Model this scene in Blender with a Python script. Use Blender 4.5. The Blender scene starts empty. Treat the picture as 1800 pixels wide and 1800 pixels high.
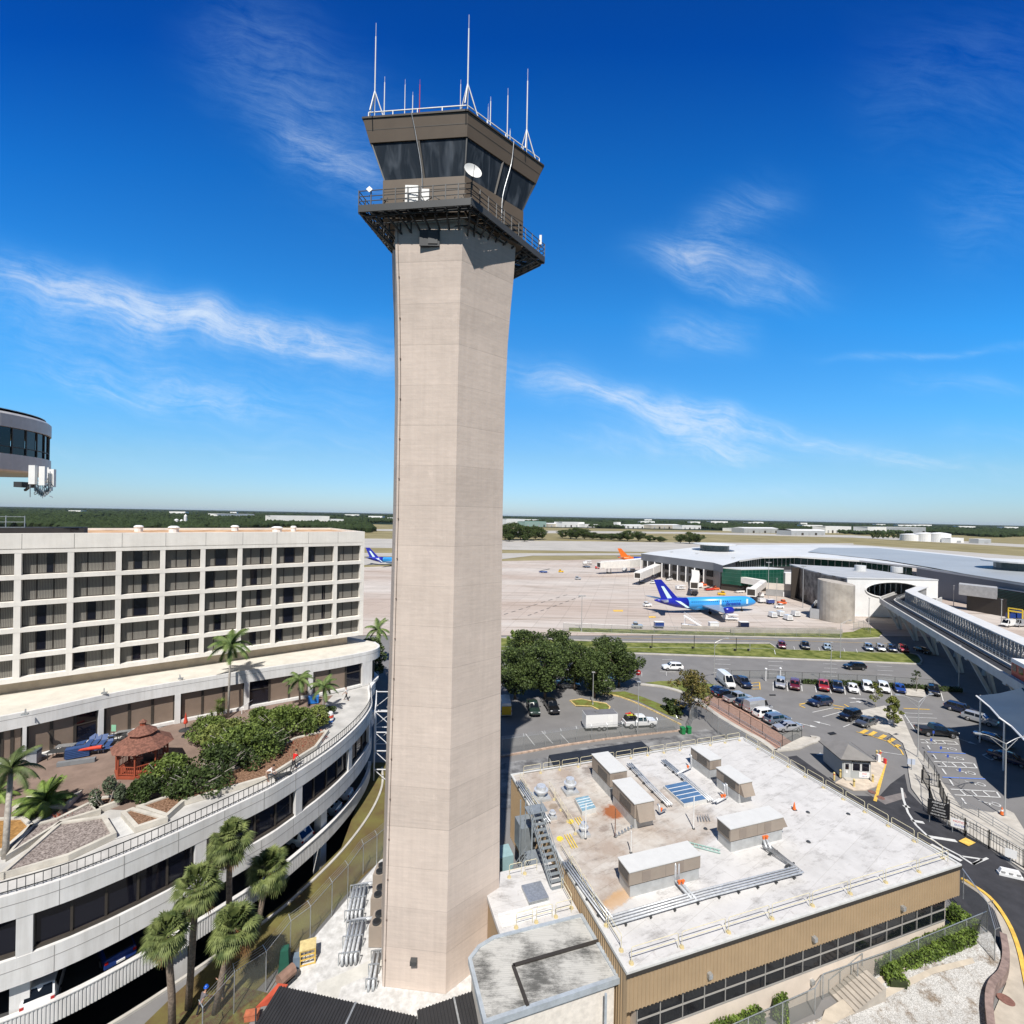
import bpy, math, random
from mathutils import Vector, Matrix
random.seed(7)
R=math.radians; V=Vector
H=36.0; F=830.0; ROLL=.0188
C=bpy.context.scene.collection
ORD='first second third fourth fifth sixth seventh eighth ninth tenth eleventh twelfth thirteenth fourteenth fifteenth sixteenth seventeenth eighteenth nineteenth twentieth'.split()
def uv(x,y):
    u=x-900.; v=906.-y
    return u-ROLL*v, v+ROLL*u
def G(x,y,z=0.):          # where the sight line through a photo pixel meets height z
    u,v=uv(x,y); d=F*(z-H)/v
    return V((u*d/F,d,z))
def PD(x,y,d):            # the same at a given distance
    u,v=uv(x,y); return V((u*d/F,d,H+v*d/F))
# ---------------- materials
MATS={}
def nd(nt,t,**k):
    n=nt.nodes.new(t)
    for a,b in k.items(): setattr(n,a,b)
    return n
def sv(n,**k):
    for a,b in k.items(): n.inputs[a.replace('_',' ')].default_value=b
    return n
def c4(c): return (c[0],c[1],c[2],1)
def mat(name,col,rough=.7,var=.12,scale=1.5,col2=None,metal=0,bump=0,bscale=20,spec=.4,amt=.5,obj=True,detail=5):
    if name in MATS: return MATS[name]
    m=bpy.data.materials.new(name); m.use_nodes=True; MATS[name]=m
    nt=m.node_tree; b=nt.nodes['Principled BSDF']
    sv(b,Roughness=rough,Metallic=metal,Specular_IOR_Level=spec)
    b.inputs['Base Color'].default_value=c4(col)
    m.diffuse_color=c4(col)
    if var or col2:
        tc=nd(nt,'ShaderNodeTexCoord')
        n=sv(nd(nt,'ShaderNodeTexNoise'),Scale=scale,Detail=detail,Roughness=.62)
        nt.links.new(tc.outputs['Object'],n.inputs['Vector'])
        r=nd(nt,'ShaderNodeValToRGB'); e=r.color_ramp.elements
        e[0].position=.5-.22*amt*1.2; e[1].position=.5+.22*amt*1.2
        a=col; d=col2 or col
        e[0].color=c4([max(0,x*(1-var)) for x in a]); e[1].color=c4([min(1,x*(1+var)) for x in d])
        nt.links.new(n.outputs['Fac'],r.inputs['Fac']); nt.links.new(r.outputs['Color'],b.inputs['Base Color'])
    if bump:
        tc=nd(nt,'ShaderNodeTexCoord')
        n=sv(nd(nt,'ShaderNodeTexNoise'),Scale=bscale,Detail=6)
        nt.links.new(tc.outputs['Object'],n.inputs['Vector'])
        bp=sv(nd(nt,'ShaderNodeBump'),Strength=bump,Distance=.05)
        nt.links.new(n.outputs['Fac'],bp.inputs['Height']); nt.links.new(bp.outputs['Normal'],b.inputs['Normal'])
    return m
def glass(name,col=(.01,.013,.018),rough=.04,spec=.6):
    return mat(name,col,rough,0,spec=spec)
def paint(name,col,rough=.35,metal=0):
    m=mat(name,col,rough,.05,.8,metal=metal); 
    return m
# ---------------- mesh builder
class MB:
    def __init__(s): s.v=[]; s.f=[]; s.mi=[]; s.k=0
    def add(s,vs,fs):
        n=len(s.v); s.v+= [tuple(p) for p in vs]; s.f+=[tuple(i+n for i in f) for f in fs]; s.mi+=[s.k]*len(fs); return s
    def poly(s,pts): return s.add(pts,[tuple(range(len(pts)))])
    def hexa(s,p):    # 8 corners: bottom 4, top 4
        return s.add(p,[(3,2,1,0),(4,5,6,7),(0,1,5,4),(1,2,6,5),(2,3,7,6),(3,0,4,7)])
    def box(s,c,size,rz=0,top=1.):     # c = centre of the bottom
        x,y,z=size[0]/2,size[1]/2,size[2]; ca,sa=math.cos(rz),math.sin(rz); P=[]
        for zz,k in ((0,1),(z,top)):
            for a,b in ((-x,-y),(x,-y),(x,y),(-x,y)):
                a*=k;b*=k
                P.append((c[0]+a*ca-b*sa,c[1]+a*sa+b*ca,c[2]+zz))
        return s.hexa(P)
    def prism(s,poly,z0,z1,cap=True):
        n=len(poly); P=[(p[0],p[1],z0) for p in poly]+[(p[0],p[1],z1) for p in poly]
        fs=[(i,(i+1)%n,n+(i+1)%n,n+i) for i in range(n)]
        if cap: fs+=[tuple(range(n-1,-1,-1)),tuple(range(n,2*n))]
        return s.add(P,fs)
    def rings(s,rs,closed=True,caps=True):
        n=len(rs[0]); P=[p for r in rs for p in r]; fs=[]
        for a in range(len(rs)-1):
            for i in range(n if closed else n-1):
                j=(i+1)%n; fs.append((a*n+i,a*n+j,(a+1)*n+j,(a+1)*n+i))
        if caps and closed:
            fs.append(tuple(range(n-1,-1,-1))); fs.append(tuple((len(rs)-1)*n+i for i in range(n)))
        return s.add(P,fs)
    def cyl(s,p0,p1,r0,r1=None,n=8,caps=True):
        r1=r0 if r1 is None else r1
        p0=V(p0);p1=V(p1); d=(p1-p0)
        if d.length<1e-6: return s
        d.normalize(); a=d.orthogonal().normalized(); b=d.cross(a)
        rs=[[p+ (a*math.cos(t)+b*math.sin(t))*r for t in [2*math.pi*i/n for i in range(n)]] for p,r in ((p0,r0),(p1,r1))]
        return s.rings(rs,True,caps)
    def tube(s,pts,r,n=6,r1=None):
        pts=[V(p) for p in pts]; m=len(pts); rs=[]; ref=None
        for i,p in enumerate(pts):
            d=(pts[min(i+1,m-1)]-pts[max(i-1,0)]).normalized()
            if ref is None: ref=d.orthogonal().normalized()
            a=(ref-d*ref.dot(d)); a=a.normalized() if a.length>1e-5 else d.orthogonal().normalized()
            ref=a; b=d.cross(a); rr=r if r1 is None else r+(r1-r)*i/(m-1)
            rs.append([p+(a*math.cos(t)+b*math.sin(t))*rr for t in [2*math.pi*k/n for k in range(n)]])
        return s.rings(rs)
    def beam(s,p0,p1,w,h):       # rectangular bar between two points
        p0=V(p0);p1=V(p1); d=(p1-p0)
        if d.length<1e-6: return s
        d.normalize(); up=V((0,0,1)) if abs(d.z)<.95 else V((1,0,0))
        a=d.cross(up).normalized()*(w/2); b=a.cross(d).normalized()*(h/2)
        return s.hexa([p0-a-b,p0+a-b,p1+a-b,p1-a-b,p0-a+b,p0+a+b,p1+a+b,p1-a+b])
    def lathe(s,c,prof,n=16,a0=0,a1=2*math.pi):
        full=abs(a1-a0-2*math.pi)<1e-6; m=n if full else n+1
        rs=[[(c[0]+r*math.cos(a0+(a1-a0)*i/n),c[1]+r*math.sin(a0+(a1-a0)*i/n),c[2]+z) for i in range(m)] for r,z in prof]
        return s.rings(rs,full,full)
    def ell(s,c,r,n=8,m=6):
        rs=[]
        for j in range(1,m):
            t=math.pi*j/m; rs.append([(c[0]+r[0]*math.sin(t)*math.cos(2*math.pi*i/n),c[1]+r[1]*math.sin(t)*math.sin(2*math.pi*i/n),c[2]-r[2]*math.cos(t)) for i in range(n)])
        return s.rings(rs)
    def sweep(s,path,prof,closed_path=False,caps=True):   # profile [(offset to the right, z)] along a plan path
        pts=[V((p[0],p[1])) for p in path]; zs=[(p[2] if len(p)>2 else 0) for p in path]; m=len(pts); rs=[]
        for i,p in enumerate(pts):
            d0=(p-pts[i-1]) if (i or closed_path) else None; d1=(pts[(i+1)%m]-p) if (i<m-1 or closed_path) else None
            ds=[d.normalized() for d in (d0,d1) if d is not None and d.length>1e-9]
            d=sum(ds,V((0,0))).normalized(); k=1/max(.5,d.dot(ds[0]))
            nrm=V((d.y,-d.x))*k
            rs.append([(p.x+nrm.x*o,p.y+nrm.y*o,z+zs[i]) for o,z in prof])
        if closed_path: rs.append(rs[0])
        return s.rings(rs,True,caps and not closed_path)
    def build(s,name,m,parent=None,local=False,smooth=False,label=None):
        me=bpy.data.meshes.new(name)
        vs=s.v
        if parent is not None and not local:
            inv=root_mx(parent).inverted(); vs=[tuple(inv@V(p)) for p in vs]
        me.from_pydata(vs,[],s.f); ms=m if isinstance(m,(list,tuple)) else [m]
        for q in ms: me.materials.append(q)
        if len(ms)>1: me.polygons.foreach_set('material_index',s.mi)
        if smooth: me.polygons.foreach_set('use_smooth',[True]*len(me.polygons))
        me.update()
        o=bpy.data.objects.new(name,me); C.objects.link(o)
        if parent is not None: o.parent=parent
        if label: o['label']=label
        return o
def root_mx(o):
    while o.parent: o=o.parent
    return Matrix.Translation(o.location)@o.rotation_euler.to_matrix().to_4x4()@Matrix.Diagonal((*o.scale,1))
def tag(o,label=None,cat=None,group=None,kind=None):
    if label: o['label']=label
    if cat: o['category']=cat
    if group: o['group']=group
    if kind: o['kind']=kind
    return o
def thing(name,label,cat,loc=(0,0,0),rz=0,group=None):
    o=bpy.data.objects.new(name,None); C.objects.link(o); o.empty_display_size=.3
    o.location=loc; o.rotation_euler=(0,0,rz)
    return tag(o,label,cat,group)
def dup(o,loc=None,rz=None,label=None,group=None,sc=None):
    def cp(a,par):
        c=a.copy(); C.objects.link(c)
        if par is not None: c.parent=par
        for ch in list(a.children): cp(ch,c)
        return c
    r=cp(o,None)
    if loc is not None: r.location=loc
    if rz is not None: r.rotation_euler=(0,0,rz)
    if sc is not None: r.scale=(sc,)*3 if not isinstance(sc,(tuple,list)) else sc
    if label: r['label']=label
    if group: r['group']=group
    return r
def struct(mb,name,m): return tag(mb.build(name,m),kind='structure')
def sheet(name,pix,z,m,smooth=0):          # a ground sheet outlined by points seen in the photo, at height z
    from mathutils.geometry import tessellate_polygon
    b=MB(); P=[G(x,y,z) for x,y in pix]; b.add(P,tessellate_polygon([[V((p.x,p.y,0)) for p in P]])); return struct(b,name,m)
def cr(pts,k=6,closed=False):      # smooth curve through points
    P=[V(p) for p in pts]; n=len(P); out=[]
    for i in range(n if closed else n-1):
        a=P[i-1] if (i or closed) else P[0]*2-P[1]; b=P[i]; c=P[(i+1)%n]; d=P[(i+2)%n] if (i+2<n or closed) else c*2-b
        for j in range(k):
            t=j/k; out.append(.5*((2*b)+(c-a)*t+(2*a-5*b+4*c-d)*t*t+(3*b-a-3*c+d)*t**3))
    if not closed: out.append(P[-1])
    return out
def text(s,size,parent,name,m,mx,ext=.01):       # lettering as flat mesh; mx places it
    cu=bpy.data.curves.new(name,'FONT'); cu.body=s; cu.size=size; cu.extrude=ext; cu.align_x='CENTER'; cu.align_y='CENTER'
    t=bpy.data.objects.new('tmp_text',cu); C.objects.link(t)
    dg=bpy.context.evaluated_depsgraph_get(); dg.update()
    me=bpy.data.meshes.new_from_object(t.evaluated_get(dg)); bpy.data.objects.remove(t)
    me.name=name; inv=root_mx(parent).inverted() if parent else Matrix()
    me.transform(inv@mx); me.materials.clear(); me.materials.append(m)
    o=bpy.data.objects.new(name,me); C.objects.link(o)
    if parent: o.parent=parent
    return o
def frame_mx(o,xd,nz):      # matrix with local x along xd, local z (facing) along nz
    x=V(xd).normalized(); z=V(nz).normalized(); y=z.cross(x).normalized()
    m=Matrix((x,y,z)).transposed().to_4x4(); m.translation=V(o); return m
S=bpy.context.scene
cam=bpy.data.cameras.new('camera'); co=bpy.data.objects.new('camera',cam); C.objects.link(co); S.camera=co
cam.sensor_width=36; cam.sensor_fit='HORIZONTAL'; cam.lens=F/1800*36; cam.clip_end=60000; cam.clip_start=.5
cr_,sr_=math.cos(ROLL),math.sin(ROLL)
co.matrix_world=Matrix(((cr_,-sr_,0,0),(0,0,-1,0),(sr_,cr_,0,H),(0,0,0,1)))
cam.shift_y=6/1800
S.view_settings.view_transform='Standard'; S.view_settings.look='None'; S.view_settings.exposure=.26; S.view_settings.gamma=1
SUN_EL=R(54); SUN_DIR=V((.04*math.cos(SUN_EL),math.cos(SUN_EL),-math.sin(SUN_EL))).normalized()   # the way the light travels
sl=bpy.data.lights.new('sun','SUN'); so=bpy.data.objects.new('sun',sl); C.objects.link(so)
sl.energy=4.9; sl.angle=R(.5); sl.color=(1,.955,.895)
so.rotation_euler=SUN_DIR.to_track_quat('-Z','Y').to_euler(); so.location=(0,-50,150)
w=bpy.data.worlds.new('World'); S.world=w; w.use_nodes=True; nt=w.node_tree; L=nt.links.new
bg=nt.nodes['Background']; bg.inputs['Strength'].default_value=.075
sky=nd(nt,'ShaderNodeTexSky',sky_type='NISHITA',sun_disc=False)
sky.sun_elevation=SUN_EL; sky.sun_rotation=math.atan2(-SUN_DIR.x,-SUN_DIR.y); sky.altitude=0; sky.air_density=1.0; sky.dust_density=.35; sky.ozone_density=3.0
tc=nd(nt,'ShaderNodeTexCoord'); sp=nd(nt,'ShaderNodeSeparateXYZ'); L(tc.outputs['Generated'],sp.inputs[0])
def mth(op,a,b=None,c=None,clamp=False):
    n=nd(nt,'ShaderNodeMath',operation=op); n.use_clamp=clamp
    for i,x in enumerate((a,b,c)):
        if x is None: continue
        if isinstance(x,(int,float)): n.inputs[i].default_value=x
        else: L(x,n.inputs[i])
    return n.outputs[0]
ysafe=mth('MAXIMUM',sp.outputs['Y'],.05)
az=mth('DIVIDE',sp.outputs['X'],ysafe); el=mth('DIVIDE',sp.outputs['Z'],ysafe)
front=mth('GREATER_THAN',sp.outputs['Y'],.05)
def noise(vec,scale,detail=6,rough=.6,dist=0.):
    n=sv(nd(nt,'ShaderNodeTexNoise'),Scale=scale,Detail=detail,Roughness=rough,Distortion=dist); L(vec,n.inputs['Vector']); return n.outputs['Fac']
def comb(x,y,z=0.):
    n=nd(nt,'ShaderNodeCombineXYZ')
    for i,q in enumerate((x,y,z)):
        if isinstance(q,(int,float)): n.inputs[i].default_value=q
        else: L(q,n.inputs[i])
    return n.outputs[0]
acc=None
tA=mth('SUBTRACT',mth('MULTIPLY',az,.975),mth('MULTIPLY',el,.22)); qA=mth('ADD',mth('MULTIPLY',az,.22),mth('MULTIPLY',el,.975))
warp=mth('MULTIPLY',mth('SUBTRACT',noise(comb(tA,qA,3.3),3.2,2),.5),.16)
qW=mth('ADD',qA,warp)
N1=noise(comb(mth('MULTIPLY',tA,2.6),mth('MULTIPLY',qW,21.),1.),1.6,10,.72,.35)
N2=noise(comb(mth('MULTIPLY',tA,6.),mth('MULTIPLY',qW,11.),5.),2.0,9,.7,.5)
NS=mth('ADD',mth('MULTIPLY',N1,.6),mth('MULTIPLY',N2,.4))
def cloud(x0,y0,x1,y1,wid,amp,thr=.42,*a,**k):
    """a cirrus streak between two directions of the sky, ragged across its width"""
    global acc
    u0,v0=uv(x0,y0);u1,v1=uv(x1,y1); a0,e0,a1,e1=u0/F,v0/F,u1/F,v1/F
    Ln=math.hypot(a1-a0,e1-e0); dx,dy=(a1-a0)/Ln,(e1-e0)/Ln
    px=mth('SUBTRACT',az,a0); py=mth('SUBTRACT',el,e0)
    t=mth('DIVIDE',mth('ADD',mth('MULTIPLY',px,dx),mth('MULTIPLY',py,dy)),Ln*.5)
    q=mth('ADD',mth('SUBTRACT',mth('MULTIPLY',py,dx),mth('MULTIPLY',px,dy)),warp)
    s=mth('DIVIDE',q,wid/F); tt=mth('SUBTRACT',t,1.)
    r=mth('ADD',mth('MULTIPLY',s,s),mth('POWER',mth('ABSOLUTE',tt),4.))
    g=mth('POWER',2.718,mth('MULTIPLY',r,-1.))
    n=mth('MULTIPLY',mth('SUBTRACT',NS,thr-.10),2.1,clamp=True)
    o=mth('MULTIPLY',mth('MULTIPLY',g,n),amp)
    acc=o if acc is None else mth('ADD',acc,o)
cloud(-60,462,760,655,36,.72,.36)
cloud(-60,510,330,590,60,.45,.38)
cloud(-60,620,760,750,66,.42,.42)
cloud(60,660,500,720,26,.5,.46)
cloud(370,30,700,330,100,.40,.44)
cloud(470,220,700,330,40,.45,.46)
cloud(870,655,1330,790,38,.75,.39)
cloud(1100,712,1640,815,30,.7,.40)
cloud(900,770,1400,812,20,.55,.45)
cloud(1120,455,1450,502,34,.6,.38)
cloud(1200,510,1400,545,20,.5,.45)
cloud(1130,600,1330,600,34,.5,.40)
cloud(1180,470,1390,330,44,.45,.42)
cloud(1560,660,1820,690,24,.45,.45)
cloud(1550,810,1900,850,20,.55,.45)
cloud(1650,770,1900,790,20,.45,.45)
cloud(1450,610,1850,605,9,.5,.44)
cloud(-100,770,820,815,44,.3,.40)
cloud(860,850,1900,880,30,.35,.40)
cloud(150,540,700,610,40,.35,.40)
cloud(1500,180,1850,120,110,.2,.47)
cloud(1640,420,1900,310,80,.32,.47)
tr=nd(nt,'ShaderNodeValToRGB'); L(mth('MULTIPLY',el,.4),tr.inputs['Fac']); ee=tr.color_ramp.elements
ee[0].position=0.; ee[0].color=(.85,1.09,1.54,1); ee[1].position=.048; ee[1].color=(.80,1.20,1.47,1)
for ps,c in ((.096,(.55,1.38,1.9)),(.168,(.30,1.45,2.25)),(.292,(.10,1.05,2.1)),(.40,(.015,.60,1.75)),(.47,(.03,.52,1.5)),(.62,(.36,.41,.47))): q=ee.new(ps); q.color=(*c,1)
hs=nd(nt,'ShaderNodeMixRGB',blend_type='MULTIPLY'); hs.inputs[0].default_value=1; L(sky.outputs[0],hs.inputs[1]); L(tr.outputs[0],hs.inputs[2])
A_=mth('MULTIPLY',acc,.85,clamp=True)
cc=nd(nt,'ShaderNodeMixRGB'); L(mth('MULTIPLY',A_,2.2,clamp=True),cc.inputs['Fac']); cc.inputs['Color1'].default_value=(2.6,7.0,12.0,1); cc.inputs['Color2'].default_value=(9.6,10.6,11.4,1)
mx=nd(nt,'ShaderNodeMixRGB'); L(cc.outputs[0],mx.inputs['Color2'])
L(A_,mx.inputs['Fac']); L(hs.outputs[0],mx.inputs['Color1']); L(mx.outputs[0],bg.inputs['Color'])
# ================= control tower
def tower_concrete():
    m=mat('tower_concrete',(.60,.50,.425),.85,0,bump=.35,bscale=2.2,spec=.2); nt=m.node_tree; L=nt.links.new; b=nt.nodes['Principled BSDF']
    tc=nd(nt,'ShaderNodeTexCoord'); s=nd(nt,'ShaderNodeSeparateXYZ'); L(tc.outputs['Object'],s.inputs[0])
    def mt(op,a,b_=None):
        n=nd(nt,'ShaderNodeMath',operation=op)
        for i,x in enumerate((a,b_)):
            if x is None: continue
            if isinstance(x,(int,float)): n.inputs[i].default_value=x
            else: L(x,n.inputs[i])
        return n.outputs[0]
    lift=mt('DIVIDE',s.outputs['Z'],3.05)
    fr=mt('FRACT',lift); joint=mt('LESS_THAN',fr,.016)
    wn=nd(nt,'ShaderNodeTexWhiteNoise',noise_dimensions='1D'); L(mt('FLOOR',lift),wn.inputs['W'])
    mp=nd(nt,'ShaderNodeMapping'); mp.inputs['Scale'].default_value=(.5,.5,7.); L(tc.outputs['Object'],mp.inputs[0])
    n1=sv(nd(nt,'ShaderNodeTexNoise'),Scale=1.,Detail=7,Roughness=.7); L(mp.outputs[0],n1.inputs['Vector'])
    n2=sv(nd(nt,'ShaderNodeTexNoise'),Scale=.35,Detail=5,Roughness=.6); L(tc.outputs['Object'],n2.inputs['Vector'])
    n3=sv(nd(nt,'ShaderNodeTexNoise'),Scale=.9,Detail=8,Roughness=.75); L(tc.outputs['Object'],n3.inputs['Vector'])
    patch=mt('MULTIPLY',mt('MAXIMUM',mt('SUBTRACT',n3.outputs['Fac'],.58),0.),.9)
    board=mt('MULTIPLY',mt('LESS_THAN',mt('FRACT',mt('MULTIPLY',s.outputs['Z'],3.2)),.10),-.022)
    val=mt('ADD',mt('ADD',mt('MULTIPLY',mt('SUBTRACT',n1.outputs['Fac'],.5),.36),mt('MULTIPLY',mt('SUBTRACT',n2.outputs['Fac'],.5),.30)),
        mt('ADD',mt('MULTIPLY',mt('SUBTRACT',wn.outputs[0],.5),.11),mt('ADD',patch,board)))
    mp4=nd(nt,'ShaderNodeMapping'); mp4.inputs['Scale'].default_value=(2.6,2.6,.11); L(tc.outputs['Object'],mp4.inputs[0]); n4=sv(nd(nt,'ShaderNodeTexNoise'),Scale=1.,Detail=6,Roughness=.65); L(mp4.outputs[0],n4.inputs['Vector']); val=mt('ADD',val,mt('MULTIPLY',mt('SUBTRACT',n4.outputs['Fac'],.5),.24))
    val=mt('SUBTRACT',mt('ADD',1.0,val),mt('MULTIPLY',joint,.17))
    mu=nd(nt,'ShaderNodeVectorMath',operation='SCALE'); mu.inputs[0].default_value=(.585,.497,.432); L(val,mu.inputs['Scale'])
    L(mu.outputs[0],b.inputs['Base Color']); return m
TC=tower_concrete()
TM={'brown':paint('cab_brown_metal',(.135,.105,.078),.45),'dark':paint('walkway_dark_steel',(.045,.048,.05),.5),'rail':paint('walkway_rail_steel',(.065,.068,.07),.5),
    'white':paint('white_paint',(.8,.8,.78),.4),'seam':paint('dark_seam',(.04,.035,.03),.6),'galv':mat('galvanised_steel',(.45,.47,.48),.4,.15,6,metal=.6),
    'red':paint('red_paint',(.5,.06,.03),.4),'black':paint('black_rubber',(.015,.015,.015),.7)}
def film_mat():
    m=mat('cab_glass_film',(.02,.03,.045),.22,0,bump=0,spec=.25); nt=m.node_tree; L=nt.links.new
    tc=nd(nt,'ShaderNodeTexCoord'); mp=nd(nt,'ShaderNodeMapping'); mp.inputs['Rotation'].default_value=(.3,.5,.4); mp.inputs['Scale'].default_value=(1.3,1.3,.35); L(tc.outputs['Object'],mp.inputs[0])
    wv=sv(nd(nt,'ShaderNodeTexNoise'),Scale=.75,Detail=2.5,Distortion=1.2); L(mp.outputs[0],wv.inputs['Vector'])
    bp=sv(nd(nt,'ShaderNodeBump'),Strength=.5,Distance=.25); L(wv.outputs['Fac'],bp.inputs['Height']); L(bp.outputs[0],nt.nodes['Principled BSDF'].inputs['Normal'])
    r=nd(nt,'ShaderNodeValToRGB'); r.color_ramp.elements[0].position=.5; r.color_ramp.elements[1].position=.75; r.color_ramp.elements[0].color=(.022,.029,.038,1); r.color_ramp.elements[1].color=(.085,.10,.12,1)
    L(wv.outputs['Fac'],r.inputs[0]); L(r.outputs[0],nt.nodes['Principled BSDF'].inputs['Base Color']); return m
FILM=film_mat()
dL=V((-.9945,.1045)); dR=V((.743,.669))
def ring(M_,s,t,z,back=None):      # the six-cornered plan of the shaft at height z
    M_=V(M_); Lp=M_+dL*s; Rp=M_+dR*t; c=(Lp+Rp+V((-.292,.956))*4.7)/2
    return [V((p.x,p.y,z)) for p in (Lp,M_,Rp,c*2-Lp,c*2-M_,c*2-Rp)]
TW=thing('control_tower','tall tan concrete airport control tower with dark glass cab and antennas on its roof','control tower',(-4.3,38.5,0))
rs=[]
for z,M_,s,t in ((-.5,(-4.32,35.4),4.9,5.28),(12,(-4.30,35.47),4.8,5.05),(24,(-4.29,35.55),4.68,4.85),(36,(-4.28,35.62),4.6,4.72),(46,(-4.27,35.6),4.63,4.76),(50,(-4.24,35.5),4.75,4.88),(53,(-4.17,35.33),4.9,5.04),(55.6,(-4.08,35.1),5.1,5.2),(58.2,(-4.03,34.98),5.22,5.28)):
    rs.append(ring(M_,s,t,z))
b=MB(); b.rings(rs); b.build('shaft',TC,TW)
top=rs[-1]
# lightning conductor down the left corner
def onL(r,f=.04): return r[0]+(r[1]-r[0])*f+V((0,-.05,0))
b=MB(); b.tube([onL(r) for r in rs],.02,5)
for k in range(18):
    z=2+k*3.05; i=max(j for j in range(len(rs)-1) if rs[j][0].z<=z); t=(z-rs[i][0].z)/(rs[i+1][0].z-rs[i][0].z); p=onL(rs[i]).lerp(onL(rs[i+1]),t)
    b.box((p.x,p.y,p.z),(.10,.08,.09))
b.build('conduit',mat('conduit_brown',(.16,.12,.10),.7,0),TW)
b=MB(); p=rs[0][0].lerp(rs[0][1],.5); b.box((p.x,p.y-.2,2.2),(.5,.4,.3)); b.build('wall_lamp',TM['rail'],TW)
# cab: sill, glass, fascia, roof
def ring6(A,B,Cp,z,back):
    A,B,Cp=V(A),V(B),V(Cp); c=(A+Cp+back)/2
    return [V((p.x,p.y,z)) for p in (A,B,Cp,c*2-A,c*2-B,c*2-Cp)]
def cabring(Bq,ta,tc,z,depth):
    Bq=V(Bq); s=(ta*Bq.y-Bq.x)/(dL.x-ta*dL.y); t=(tc*Bq.y-Bq.x)/(dR.x-tc*dR.y); A=Bq+dL*s; Cq=Bq+dR*t; k=V((.087,.996))*depth; k2=V((-.30,.954))*depth*.8
    D=Cq+k2; Eq=A+k; m_=(D+Eq)/2+V((-.2,.98))*depth*.35
    return [V((p.x,p.y,z)) for p in (A,Bq,Cq,D,m_,Eq)]
sill=cabring((-3.92,34.57),-.2865,.0119,60.8,5.2); ftop=cabring((-3.78,34.3),-.316,.0383,63.46,5.9); roof=cabring((-3.74,34.0),-.3313,.0524,65.0,6.3)
bb=[V((p.x,p.y,57.9)) for p in sill]
b=MB(); b.rings([bb,sill]); 
b.build('cab_base',TM['brown'],TW)
b=MB()
for z in (58.9,59.9):
    b.rings([[V((p.x,p.y,z))+ (p-V((-4.6,39,p.z))).normalized()*.012 for p in sill],[V((p.x,p.y,z+.04))+(p-V((-4.6,39,p.z))).normalized()*.012 for p in sill]])
b.build('base_seam',TM['seam'],TW)
def inset(a,k): c=sum(a,V((0,0,0)))/6; return [p+(c-p)*k for p in a]
si=inset(sill,.02); ft=inset(ftop,.02)
for i in range(6):                   # two panes on every side
    for h in (0,1):
        f0,f1=(.0,.485) if h==0 else (.515,1.)
        a,b_=si[i].lerp(si[(i+1)%6],f0),si[i].lerp(si[(i+1)%6],f1); c,d=ft[i].lerp(ft[(i+1)%6],f1),ft[i].lerp(ft[(i+1)%6],f0)
        q=MB(); q.poly([a,b_,c,d]); q.build('window_pane',FILM,TW)
        m=MB()
        if h==0:
            m.beam(si[i].lerp(si[(i+1)%6],.5),ft[i].lerp(ft[(i+1)%6],.5),.16,.14); m.build('mullion',TM['seam'],TW)
    m=MB(); m.beam(si[i],ft[i],.09,.09); m.build('corner_post',TM['rail'],TW)
b=MB(); b.rings([inset(ftop,.0),roof]); b.build('roof_fascia',TM['brown'],TW)
lip=[V((p.x,p.y,p.z+.02)) for p in roof]; b=MB(); b.rings([[p+(p-V((-4.6,39,p.z))).normalized()*.08 for p in lip],[p+(p-V((-4.6,39,p.z))).normalized()*.08+V((0,0,.14)) for p in lip]]); b.build('roof_edge',TM['seam'],TW)
mid=[a.lerp(c,.52)+(a.lerp(c,.52)-V((-4.6,39,64.2))).normalized()*.012 for a,c in zip(ftop,roof)]
b=MB(); b.rings([mid,[p+V((0,0,.05)) for p in mid]],True,False); b.build('fascia_seam',TM['seam'],TW)
rr=inset([V((p.x,p.y,65.16)) for p in roof],.05)
b=MB()
for i in range(6):
    a,c=rr[i],rr[(i+1)%6]
    b.beam(a+V((0,0,.55)),c+V((0,0,.55)),.06,.06)
    for k in range(4): p=a.lerp(c,k/4); b.beam(p,p+V((0,0,.55)),.06,.06)
b.build('roof_railing',TM['white'],TW)
# antennas on the roof: photo pixel of foot and tip; masts stand along the roof edge
def mast(xf,yf,xt,yt,i,f,r,tripod=False,m=TM['white']):
    p=rr[i].lerp(rr[(i+1)%6],f); zt=H+uv(xt,yt)[1]*p.y/F
    x=uv(xf,yf)[0]*p.y/F
    r*=.72; b=MB(); b.cyl((p.x,p.y,p.z),(p.x,p.y,p.z+(zt-p.z)*.86),r,r*.8,6); b.cyl((p.x,p.y,p.z+(zt-p.z)*.86),(p.x,p.y,zt),r*.3,r*.3,5)
    if tripod:
        for a in (.4,2.5,4.6): b.beam((p.x+.8*math.cos(a),p.y+.8*math.sin(a),p.z),(p.x,p.y,p.z+2.1),.07,.07)
    b.build('antenna',m,TW)
mast(674,195,681,41,0,.06,.07,True); mast(691,195,692,135,0,.16,.06); mast(724,193,727,140,0,.37,.045); mast(739,193,740,162,0,.45,.05); mast(748,192,751,140,0,.52,.05,m=TM['red'])
mast(809,188,813,140,0,.93,.04); mast(817,188,816,26,1,.0,.08,True); mast(856,205,856,182,1,.26,.03); mast(860,218,862,170,1,.29,.06); mast(890,235,892,155,1,.52,.06); mast(893,240,893,226,1,.56,.05); mast(923,265,923,121,1,.80,.075,True)
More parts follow.
